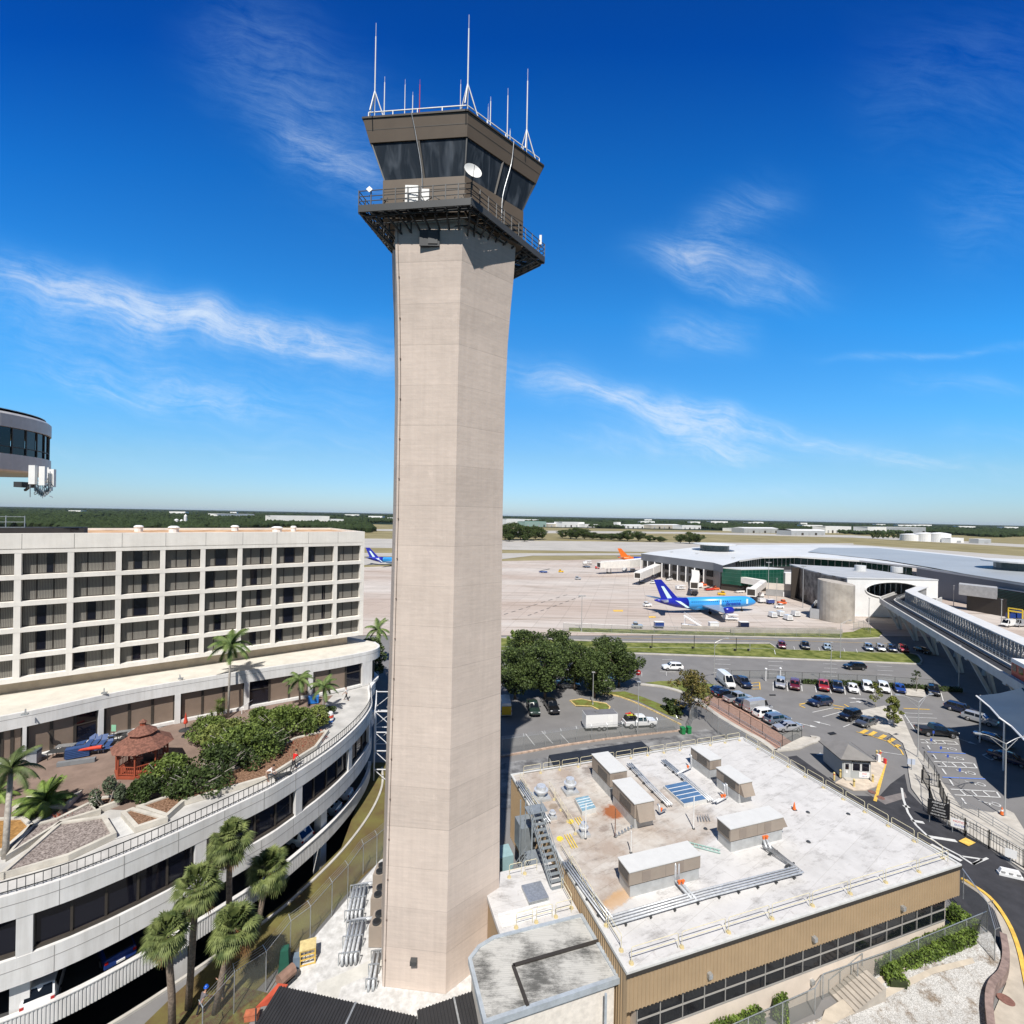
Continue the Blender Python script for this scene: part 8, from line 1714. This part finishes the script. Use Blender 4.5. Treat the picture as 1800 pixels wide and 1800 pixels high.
# pale tent roof under the guideway, shade on it put into the fabric colour
t=thing('tent_canopy','large scalloped fabric tent roof over parked cars at the right edge','tent canopy',G(1790,1290)); TN=mat('shade_dark_tent_fabric',(.04,.065,.105),.6,.05,.3)
ed=[G(1716,1223,7.8),G(1740,1243,7.1),G(1757,1262,7.8),G(1778,1277,7.1),G(1800,1300,7.8),G(1850,1345,7.1)]; rg_=[p+V((9,1.5,.9)) for p in ed]; bk3=[p+V((9,5,-.6)) for p in rg_]
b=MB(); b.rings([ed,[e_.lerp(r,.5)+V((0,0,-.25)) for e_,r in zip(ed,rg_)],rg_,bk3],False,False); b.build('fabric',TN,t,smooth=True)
for i in (0,2,4): p=ed[i]; b=MB(); b.cyl((p.x+1,p.y+.3,0),(p.x+1,p.y+.3,p.z),.1,.1,8); b.build('post',SW,t)
b=MB()
for i in range(5): b.tube([ed[i],ed[i+1]],.12,6)
b.build('edge_trim',SW,t)
# walls and ramps between apron and road
t=thing('low_wall','long low concrete wall at the apron edge below the plane','wall',G(1330,1108)); b=MB(); P=[G(1198,1104),G(1290,1108),G(1400,1109),G(1470,1108)]; 
for a,c in zip(P,P[1:]): b.beam(a+V((0,0,.5)),c+V((0,0,.5)),.4,1.0)
b.build('wall',CC,t); b=MB(); a,c=G(1284,1112),G(1480,1113.5); b.beam(a+V((0,0,.5)),c+V((0,0,.5)),.5,1.1); b.build('ramp_wall',CC,t)
fence('lot_fence','tall fence corner on the grass by the guideway start',[G(1500,1108),G(1518,1104),G(1530,1114)],2.6,step=3.)
# ================= aircraft and ground equipment
def liv(n,c): return mat('livery_'+n,c,.3,.0,spec=.6)
LB,DB,WH_,ORG2,CBL=liv('light_blue',(.04,.33,.78)),liv('dark_blue',(.012,.02,.34)),liv('white',(.62,.80,.86)),liv('orange',(.72,.16,.02)),liv('canyon_blue',(.02,.06,.35)); ALU=mat('aluminium',(.42,.43,.45),.35,.05,.5,metal=.5)
def airliner(label,main,tail,engine,loc,rz,name=None,sc=1.,check=True):
    t=thing('airliner',label,'airplane',loc,rz); FU=[(20.4,.05,-.45),(20.0,.5,-.42),(19.2,.95,-.3),(17.8,1.45,-.1),(16,1.75,0),(13.5,1.85,0),(-8,1.85,0),(-12,1.6,.25),(-15,1.2,.6),(-18,.7,.95),(-20.2,.22,1.25)]; zc=3.55
    def ring_(x,r,dz): return [(x,r*math.cos(a),zc+dz+r*1.04*math.sin(a)) for a in [6.283*i/20 for i in range(20)]]
    b=MB(); b.rings([ring_(*q) for q in FU[:7]]); b.build('fuselage',main,t,local=True,smooth=True)
    b=MB(); b.rings([ring_(*q) for q in FU[6:]]); b.build('rear_fuselage',tail,t,local=True,smooth=True)
    b=MB(); b.rings([[(-11.2,-.16,zc+1.6),(-17.6,-.12,zc+1.6),(-17.6,.12,zc+1.6),(-11.2,.16,zc+1.6)],[(-17.8,-.08,11.8),(-20.6,-.05,11.8),(-20.6,.05,11.8),(-17.8,.08,11.8)]]); fin=b.build('tail_fin',tail,t,local=True)
    if check:
        for s in (-1,1):
            b=MB(); b.poly([(-18.0,s*.24,9.6),(-16.9,s*.24,9.5),(-13.6,s*.26,zc+1.7),(-15.4,s*.26,zc+1.7)]); b.build('fin_stripe',WH_,fin,local=True)
            b=MB(); sd=lambda x,z: (x,s*(math.sqrt(max(.05,1.87**2-(z-zc)**2))+.05),z); b.poly([sd(-7.9,zc+1.0),sd(-4.6,zc+1.5),sd(-8.4,zc-1.35),sd(-9.6,zc-1.35)] if s>0 else [sd(-7.9,zc+1.0),sd(-4.6,zc+1.5),sd(-8.4,zc-1.35),sd(-9.6,zc-1.35)]); b.poly([(-11.2,s*1.62,zc+.9),(-13.2,s*1.45,zc+1.2),(-8.9,s*1.95,zc-1.35),(-7.9,s*1.95,zc-1.3)]); b.build('check_mark',WH_,t,local=True)
    for s in (-1,1):
        b=MB(); P=[(4.6,s*1.6),(-2.6,s*1.6),(-5.6,s*17),(-4.1,s*17.2)]; b.hexa([(x,y,2.3+abs(y)*.055) for x,y in P]+[(x,y,2.3+abs(y)*.055+(.45 if abs(y)<5 else .15)) for x,y in P]); w_=b.build('wing',ALU,t,local=True)
        b=MB(); b.hexa([(-4.1,s*17.1,3.3),(-5.6,s*17.1,3.3),(-5.6,s*17.25,3.4),(-4.1,s*17.25,3.4),(-6.0,s*17.7,5.1),(-6.8,s*17.7,5.1),(-6.8,s*17.78,5.1),(-6.0,s*17.78,5.1)]); b.build('winglet',tail,w_,local=True)
        b=MB(); P=[(-15.2,s*.5),(-18.2,s*.5),(-20.2,s*6.2),(-18.7,s*6.2)]; b.hexa([(x,y,zc+1.2+abs(y)*.06) for x,y in P]+[(x,y,zc+1.4+abs(y)*.06) for x,y in P]); b.build('tailplane',ALU,t,local=True)
        b=MB(); y=s*5.6; b.rings([[(x,y+r*math.cos(a),1.75+r*math.sin(a)) for a in [6.283*i/16 for i in range(16)]] for x,r in ((6.2,.95),(6.0,1.12),(4.6,1.18),(2.6,1.0))]); e_=b.build('engine',engine,t,local=True,smooth=True); b=MB(); b.rings([[(x,y+r*math.cos(a),1.75+r*math.sin(a)) for a in [6.283*i/12 for i in range(12)]] for x,r in ((2.65,.85),(1.0,.5),(.4,.2))]); b.build('exhaust_cone',ALU,e_,local=True); b=MB(); b.cyl((6.21,y,1.75),(6.23,y,1.75),.9,.9,14); b.build('engine_fan',BRZ,e_,local=True); b=MB(); b.beam((3.8,y,2.6),(.8,y,2.75),.25,.5); b.build('pylon',main,e_,local=True)
        b=MB(); b.cyl((-.6,s*2.9-.25,.5),(-.6,s*2.9+.25,.5),.5,.5,14); b.beam((-.6,s*2.9,.5),(-.6,s*2.7,2.6),.2,.2); b.build('main_gear',TYRE,t,local=True)
        b=MB()
        for k in range(26): x=12.6-k*.78; b.box((x,s*(1.80),zc+.42),(.26,.12,.36))
        b.build('windows',DG,t,local=True)
        for x in (15.3,4.4): b=MB(); b.box((x,s*1.74 if x>10 else s*1.80,zc-.55),(.75,.16,1.7)); b.build('door',WH_,t,local=True)
    b=MB(); b.poly([(18.7,-.9,zc+.35),(18.7,.9,zc+.35),(17.6,.95,zc+1.12),(17.6,-.95,zc+1.12)]); b.hexa([(18.4,-1.22,zc+.1),(18.4,1.22,zc+.1),(17.3,1.52,zc+.1),(17.3,-1.52,zc+.1),(18.2,-1.0,zc+.62),(18.2,1.0,zc+.62),(17.2,1.4,zc+.7),(17.2,-1.4,zc+.7)]); b.build('windscreen',DG,t,local=True)
    b=MB(); b.cyl((14.6,-.35,.35),(14.6,.35,.35),.36,.36,12); b.beam((14.6,0,.35),(14.6,0,2.2),.16,.16); b.build('nose_gear',TYRE,t,local=True)
    b=MB(); b.rings([ring_(6,1.0,-1.25),ring_(4.5,1.5,-1.0),ring_(-4,1.5,-1.0),ring_(-6,1.0,-1.2)]); b.build('belly_fairing',main,t,local=True,smooth=True)
    bpy.context.view_layer.update()
    if name:
        rm=root_mx(t); o=text(name,2.1,t,'lettering',DB,rm@frame_mx((9.6,-1.86,zc-.35),(1,0,0),(0,-1,.1)),.06)
    t.scale=(sc,)*3; return t
ng=V((92.9,186.8)); hd=V((math.cos(R(13.5)),math.sin(R(13.5)))); pc=ng-hd*17.6
airliner('light and dark blue airliner parked nose in at the jet bridge','' or LB,DB,DB,(pc.x,pc.y,-.1),R(13.5),'Breeze',1.1)
airliner('orange tailed airliner half hidden behind the farthest jet bridges',CBL,ORG2,CBL,(104,372,-.1),R(2),check=False,sc=1.)
airliner('blue airliner glimpsed between the hotel and the control tower',LB,DB,DB,(-81,329,-.1),R(0))
def jet(label,pts,w=3.0,h=2.9,legs=True):
    P=[V(p) for p in pts]; t=thing('jet_bridge',label,'jet bridge',(P[0].x,P[0].y,0),0,'jet bridges'); JW=mat('jetway_white',(.74,.72,.68),.6,.06,.4)
    for i,(a,c) in enumerate(zip(P,P[1:])): m=MB(); k=1-.08*i; m.beam(a,c,w*k,h*k); m.build('tunnel',JW,t); 
    e=P[-1]; d=(P[-1]-P[-2]).normalized(); m=MB(); m.box((e.x+d.x*1.2,e.y+d.y*1.2,e.z-1.7),(3.8,3.8,3.4),math.atan2(d.y,d.x)); cb=m.build('cab',JW,t); m=MB(); q=e+d*2.9; m.box((q.x,q.y,e.z-1.2),(.5,3.,2.5),math.atan2(d.y,d.x)); m.build('bellows',BRZ,cb)
    m=MB(); p=P[-1].lerp(P[-2],.25); m.beam((p.x-1.2,p.y,.9),(p.x-1.2,p.y,p.z-1),.35,.35); m.beam((p.x+1.2,p.y,.9),(p.x+1.2,p.y,p.z-1),.35,.35); m.box((p.x,p.y,.2),(3.2,1.2,.8)); m.build('drive_leg',TM['dark'],t); m=MB(); p=P[0]; m.cyl((p.x,p.y,0),(p.x,p.y,p.z),.5,.5,10); m.cyl((p.x,p.y,p.z-1.6),(p.x,p.y,p.z+1.6),2.0,2.0,14); m.build('rotunda_column',JW,t)
jet('long white jet bridge bent towards the nose of the blue airliner',[(112,243,6.2),(121,226,5.8),(104,203,5.2)])
jet('white jet bridge in front of the middle of the long terminal wing',[(103,264,6),(96,245,5.6),(86,221,5.2)],3.8,3.6); jet('white jet bridge at the left end of the long terminal wing',[(94,296,6),(80,272,5.6),(69,254,5.2)],4.3,4.2); jet('farthest white jet bridge beside the orange tailed airliner',[(93,322,6.5),(76,308,6),(58,299,5.8)],5,4.8)
def gse(kind,label,x,y,rz,c,cat=None):
    t=thing(kind,label,cat or kind.replace('_',' '),G(x,y,-.08),R(rz),'ground equipment on the apron'); c=c if not isinstance(c,str) else CP[c]
    if kind=='baggage_cart':
        m=MB(); m.box((0,0,.5),(3.0,1.7,.12)); m.build('deck',TRIM,t,local=True); m=MB(); m.box((0,0,.62),(2.9,1.6,1.45)); m.build('curtain_body',c,t,local=True); m=MB(); m.box((0,0,2.07),(3.1,1.8,.1)); m.build('roof',SW,t,local=True)
    elif kind=='tow_tractor':
        m=MB(); m.box((0,0,.35),(3.4,1.7,.75)); m.build('body',c,t,local=True); m=MB(); m.box((-.6,0,1.1),(1.3,1.4,.9),0,.85); m.build('cab',c,t,local=True); m=MB(); m.box((-.6,0,1.25),(1.34,1.42,.45)); m.build('window',DG,t,local=True)
    elif kind=='cargo_container':
        m=MB(); m.box((0,0,.35),(2.1,2.6,1.6),0,.86); m.build('body',c,t,local=True); m=MB(); m.box((0,-1.26,.6),(1.5,.1,1.1),0,1); m.build('door',mat('pale_grey',(.5,.5,.5),.5,.05,1),t,local=True); m=MB(); m.box((0,0,.15),(2.3,2.8,.2)); m.build('dolly',TRIM,t,local=True)
    elif kind=='belt_loader':
        m=MB(); m.box((0,0,.4),(5,1.7,.7)); m.build('body',c,t,local=True); m=MB(); m.beam((-3,.3,.9),(4,.3,2.6),.9,.2); m.build('belt',TRIM,t,local=True)
    elif kind=='air_stairs':
        m=MB()
        for s in (-.7,.7): m.beam((-3,s,.4),(2.6,s,3.4),.12,.3); m.beam((-3,s,1.4),(2.6,s,4.4),.08,.08)
        for k in range(10): m.box((-2.8+k*.58,0,.45+k*.31),(.5,1.4,.06))
        m.build('flight',SW,t,local=True); m=MB(); m.beam((2.3,-.7,.3),(2.3,-.7,3.3),.15,.15); m.beam((2.3,.7,.3),(2.3,.7,3.3),.15,.15); m.box((0,0,.3),(6,1.6,.2)); m.build('chassis',SW,t,local=True)
    elif kind=='lift_truck':
        m=MB(); m.box((0,0,.5),(5,2,.4)); m.build('chassis',SW,t,local=True); m=MB(); m.box((.6,0,1.9),(3.6,2,.2)); m.beam((-.8,0,.9),(1.8,0,1.9),.2,.2); m.beam((1.8,0,.9),(-.8,0,1.9),.2,.2); m.build('lift',SW,t,local=True); m=MB(); m.box((-2,0,.9),(1.1,1.8,1.0)); m.build('cab',SW,t,local=True)
    for a in (-.95,.95):
        for s in (-.75,.75): m=MB(); m.cyl((a,s-.1,.28),(a,s+.1,.28),.28,.28,10); m.build('wheel',TYRE,t,local=True)
    return t
for k,(x,y) in enumerate(((1358,1085),(1372,1083),(1385,1090),(1398,1083))): gse('cargo_container','white cargo container, '+ORD[k]+' from the left of the four by the round tower',x,y,5,'white')
gse('baggage_cart','blue sided baggage cart at the apron edge under the tail of the plane',1158,1104,2,'blue'); gse('baggage_cart','white baggage cart below the engine of the blue airliner',1254,1105,2,'white'); gse('baggage_cart','white and dark blue baggage cart right of the white one',1307,1104,2,'navy'); gse('baggage_cart','white baggage cart with blue flap nearest the plane nose',1339,1060,10,'white'); gse('baggage_cart','blue white baggage cart right of the plane nose',1354,1062,10,'blue')
gse('tow_tractor','orange tow tractor beside the tall mast',1374,1062,180,mat('gse_orange',(.7,.15,.05),.5,.05,1)); gse('tow_tractor','white tow tractor below the orange one',1369,1069,180,'white'); gse('tow_tractor','small white tractor behind the tail of the blue airliner',1138,1066,20,'white'); gse('belt_loader','red belt loader near the middle jet bridge',1247,1038,20,mat('gse_red',(.55,.04,.03),.5,.05,1)); gse('tow_tractor','orange tractor beside the red belt loader',1258,1037,0,M['gse_orange']); gse('lift_truck','white catering lift truck below the wing of the plane',1284,1090,0,'white'); gse('air_stairs','white mobile air stairs at the apron fence',1216,1101,150,'white'); gse('tow_tractor','grey dolly truck at the apron fence left of the blue sided cart',1120,1104,0,'silver')
car('van','white',1225,1033,185,'white van parked by the long terminal wing',group='vans by the terminal'); gse('belt_loader','blue belt loader on the open apron',955,1007,0,'blue'); gse('tow_tractor','small yellow tractor on the open apron',986,1006,0,'yellow'); gse('baggage_cart','white cart far out on the apron',1028,992,5,'white'); gse('belt_loader','dark loader beside the far white cart',1031,998,5,'navy'); gse('tow_tractor','pale car sized tractor alone in the middle of the apron',1016,1019,10,'silver'); gse('baggage_cart','red and blue cart under the farthest jet bridge',1050,1000,0,M['gse_red'])

for k_,l_,x,y,r_,c_ in (('baggage_cart','white cart under the farthest jet bridge, left one',1098,1004,10,'white'),('baggage_cart','grey cart under the farthest jet bridge, right one',1112,1005,10,'silver'),('tow_tractor','white service truck at the foot of the second jet bridge',1148,1026,30,'white'),('belt_loader','white belt loader beside the long terminal wing columns',1176,1020,40,'white'),('lift_truck','white lift truck between the two middle jet bridges',1196,1036,15,'white'),('tow_tractor','small orange tractor close to the terminal wing corner',1236,1030,10,M['gse_orange']),('baggage_cart','dark blue cart behind the wing of the big blue airliner',1220,1046,5,'navy'),('tow_tractor','yellow tractor behind the fuselage of the big blue airliner',1268,1046,170,'yellow'),('belt_loader','white loader under the bent jet bridge',1300,1042,20,'white'),('baggage_cart','white cart beside the pale wall',1336,1050,5,'white'),('lift_truck','tall white truck in the far left of the open apron',1034,990,5,'white')): gse(k_,l_,x,y,r_,c_)
# ================= the far side of the airfield
def far(label,x0,x1,yt,yb,col,name='warehouse',cat='building',kind='flat',dep=40):
    a,c=G(x0,yb,-.3),G(x1,yb,-.3); zt=H+uv((x0+x1)/2,yt)[1]*((a.y+c.y)/2)/F; h=max(5,zt); t=thing(name,label,cat,((a.x+c.x)/2,(a.y+c.y)/2,0),0,'far buildings beyond the airfield'); m=mat('far_'+col,{'white':(.80,.80,.78),'grey':(.38,.40,.41),'cream':(.52,.48,.40),'green':(.30,.42,.38),'rust':(.42,.16,.07)}[col],.8,.08,.02)
    d=c-a; L_=math.hypot(d.x,d.y); n=V((-d.y/L_,d.x/L_,0))*dep; b=MB(); P=[a,c,c+n,a+n]; b.prism([p.xy for p in P],-.5,h*.82 if kind!='flat' else h); w_=b.build('wall',m,t)
    b=MB()
    if kind=='flat': b.prism([p.xy for p in ((a+(c-a)*-.01),(c+(c-a)*.01),c+n,a+n)],h,h+.5)
    elif kind=='dome': 
        rs=[]
        for k in range(9): f=math.pi*k/8; o=n*(.5-.5*math.cos(f)); z=h*.8+h*.25*math.sin(f); rs.append([V((*(a+o).xy,z)),V((*(c+o).xy,z))])
        b.rings(rs,False,False)
    else: m_=[(p+q)/2 for p,q in ((a,P[3]),(c,P[2]))]; b.add([V((*p.xy,h*.82)) for p in P]+[V((*m_[0].xy,h)),V((*m_[1].xy,h))],[(0,1,5,4),(2,3,4,5),(1,2,5),(3,0,4)])
    b.build('roof',mat('far_roof',(.74,.74,.74),.6,.08,.02) if col!='green' else mat('far_roof_green',(.26,.42,.38),.6,.05,.02),t)
    k=int(L_/22)
    for i in range(min(k,6)): p=a.lerp(c,(i+.5)/min(k,6)); b=MB(); b.box((p.x,p.y-.3,0),(L_/min(k,6)*.35,.5,h*.42)); b.build('hangar_door',BRZ if i%2 else mat('far_door',(.3,.31,.32),.7,0),t)
    return t
far('pale warehouse left of the long white one beyond the hotel roof',382,447,903.5,910,'white'); far('long white warehouse in the trees above the hotel roof',475,579,907,922,'white'); far('small white shed right of the long white warehouse',582,604,913,922,'white')
far('white terminal like building just right of the tower on the far side',890,922,912.5,925,'white'); far('green roofed far building right of the tower',923,960,917,926,'green'); far('low cream building right of the green roofed one',964,982,919.5,926,'cream',kind='gable'); far('long low white hangar in the centre distance',988,1027,918,926.5,'white'); far('low white shed continuing right of the central hangar',1028,1053,922,927,'white'); far('narrow white tower block on the far side',1084,1091,918,928,'white',dep=15); far('white hangar right of the narrow tower block',1100,1132,922,928.5,'white',kind='gable'); far('wide white and rust roofed hangar group left of centre right',1145,1196,921.5,929,'cream',kind='gable'); far('low white sheds above the terminal lantern',1199,1232,924,930,'white'); far('small white hangar left of the grey gabled hangar',1290,1307,929,934,'white'); far('grey gabled hangar above the terminal roof',1308,1368,927,937,'grey',kind='gable'); far('round roofed grey hangar left of the tall white one',1391,1450,931,941,'grey',kind='dome'); far('tall white box hangar above the station',1451,1496,925.5,937,'white'); far('white hangar left part of the long pale pair',1525,1558,926.7,939,'white'); far('long pale grey hangar behind the white tanks',1559,1627,927,938,'grey'); far('low white sheds right of the tanks',1671,1694,946,954,'white',dep=15); far('low grey shed farthest right on the airfield edge',1720,1742,948,955.5,'grey',dep=15); far('pale low building left of the silos',215,260,913,920,'white') if False else None
for i,(x0,x1,yt,yb) in enumerate(((1592,1615.5,937.5,950.5),(1617,1639,935.5,951.5),(1640.5,1661,935.5,952.5))):
    a,c=G(x0,yb,-.3),G(x1,yb,-.3); r=(c-a).length/2; m_=(a+c)/2; h=H+uv((x0+x1)/2,yt)[1]*m_.y/F; t=thing('storage_tank',('left','middle','right')[i]+' of the three big white fuel tanks beyond the runway','storage tank',(m_.x,m_.y,0),0,'white fuel tanks'); b=MB(); b.lathe((0,0,-.4),[(r,0),(r,h*.85),(r*.99,h*.86)],32); b.build('shell',mat('tank_white',(.78,.78,.77),.6,.04,.1),t,local=True,smooth=False); b=MB(); b.lathe((0,0,h*.86-.4),[(r*1.01,0),(r*.5,h*.10),(.3,h*.15)],32); b.build('roof',M['tank_white'] if 'tank_white' in M else SW,t,local=True)
t=thing('silo_group','white concrete plant silos in the trees above the hotel roof','silos',G(320,925,-.3)); 
for x,yt,w in ((310,912,7),(319,913,5),(326,904,5),(331,916,5)): p=G(x,925,-.3); h=H+uv(x,yt)[1]*p.y/F; b=MB(); r=w/2*p.y/F; b.cyl((p.x,p.y,-.3),(p.x,p.y,h*.85),r,r,14); b.cyl((p.x,p.y,h*.85),(p.x,p.y,h),r,r*.2,14); b.build('silo',SW,t)
# tree clumps on the airfield
rnd=random.Random(90)
def ftree(x,yb,yt,label,src,wid=1.):
    p=G(x,yb,-.3); h=H+uv(x,yt)[1]*p.y/F; t=dup(src,(p.x,p.y,-.3),rnd.uniform(0,6),label,'trees on the airfield'); k=h/9.5; t.scale=(k*wid,k*wid,k); return t
SHP=['rounded','tall','bushy','broad','dense','leaning']
for i,(x,yb,yt) in enumerate(((888,950,922),(902,950,920),(915,949,923),(928,950,926),(941,949,925),(953,948,931),(895,952,938),(922,952,940))): ftree(x,yb,yt,'dark tree, '+ORD[i]+' in the clump on the airfield just right of the tower',oak[i%2],1.25)
for i,(x,yb,yt) in enumerate(((988,946,932),(1003,947,930),(1013,948,928),(1027,948,930),(1042,948,936),(1058,949,938),(1074,949,938),(1090,950,937),(1103,951,933),(1122,951,934),(1142,952,941),(1160,953,943))): ftree(x,yb,yt,'green tree, '+ORD[i]+' from the left in the long tree row across the apron',oak[(i+1)%2],2.3 if yb-yt<14 else 1.5)
for i,(x,yb,yt) in enumerate(((1196,955,939),(1212,956,936),(1227,956,939))): ftree(x,yb,yt,('left','middle','right')[i]+' tree of the dark round clump above the terminal lantern',oak[i%2],1.3)
for i in range(7): x=1534+i*9; ftree(x,947,936+(i%3),'palm like tree, '+ORD[i]+' from the left in front of the long pale hangar',oak[i%2],.8)
t=ftree(107,931,921,'rust orange tree top behind the hotel roof at the left',oak[0],1.6); 
for o in t.children:
    if o.name.startswith('crown'): o.material_slots[0].link='OBJECT'; o.material_slots[0].material=leafm('rust_leaves',(.24,.11,.02),.3)
# the wood and suburbs to the horizon: one mass
def forest():
    rnd=random.Random(91); ico=[(0,0,1)]+[(math.cos(a)*.95,math.sin(a)*.95,.35) for a in [6.283*k/6 for k in range(6)]]+[(math.cos(a+.5)*.8,math.sin(a+.5)*.8,-.5) for a in [6.283*k/6 for k in range(6)]]
    fs=[(0,1+k,1+(k+1)%6) for k in range(6)]+[(1+k,7+k,1+(k+1)%6) for k in range(6)]+[(1+(k+1)%6,7+k,7+(k+1)%6) for k in range(6)]
    b=MB()
    for i in range(15000):
        az=rnd.uniform(-1.35,1.35); near=720 if az<-.66 else (950 if az<-.3 else (1750 if az<.55 else 1500)); near*=1+.12*math.sin(az*23)
        d=near*(12000/near)**(rnd.random()**1.35); r=7.5*max(1,(d/1600))**.75*rnd.uniform(.6,1.3); hh=min(r,7)*rnd.uniform(.85,1.2); z0=rnd.uniform(3,6.5)
        for q in range(2 if d<2600 else 1):
            x=az*d+rnd.uniform(-1,1)*r; y=d+rnd.uniform(-1,1)*r; k=len(b.v)
            for v in ico: j=rnd.uniform(.78,1.22); b.v.append((x+v[0]*r*j,y+v[1]*r*j,z0+v[2]*hh*j))
            b.f+=[(f[0]+k,f[1]+k,f[2]+k) for f in fs]; b.mi+=[0]*len(fs)
    return tag(b.build('distant_woodland',mat('woodland',(.018,.030,.014),.9,.5,.012,(.034,.050,.022),spec=.05,detail=8,amt=1.)),kind='stuff')
forest()
rnd=random.Random(92)
for i in range(26):
    az=rnd.uniform(-1.,1.12); d=rnd.uniform(2300,5200); w=rnd.uniform(40,150); t=thing('distant_building','pale roof in the far woodland at the horizon','building',(az*d,d,0),rnd.uniform(-.2,.2),'pale roofs in the far woodland'); m=MB(); m.box((0,0,0),(w,w*.5,rnd.uniform(12,17)*(1+(d-2300)/9000))); m.build('block',mat('far_white',()),t,local=True)
hm=bpy.data.materials.new('haze_air'); hm.use_nodes=True; n_=hm.node_tree; n_.nodes.remove(n_.nodes['Principled BSDF']); pv=n_.nodes.new('ShaderNodeVolumePrincipled'); pv.inputs['Color'].default_value=(.72,.85,1,1); pv.inputs['Density'].default_value=1.3e-5; n_.links.new(pv.outputs[0],n_.nodes['Material Output'].inputs['Volume'])
hz=MB(); hz.box((0,20900,-1.6),(52500,42600,91)); tag(hz.build('haze',hm),kind='stuff')
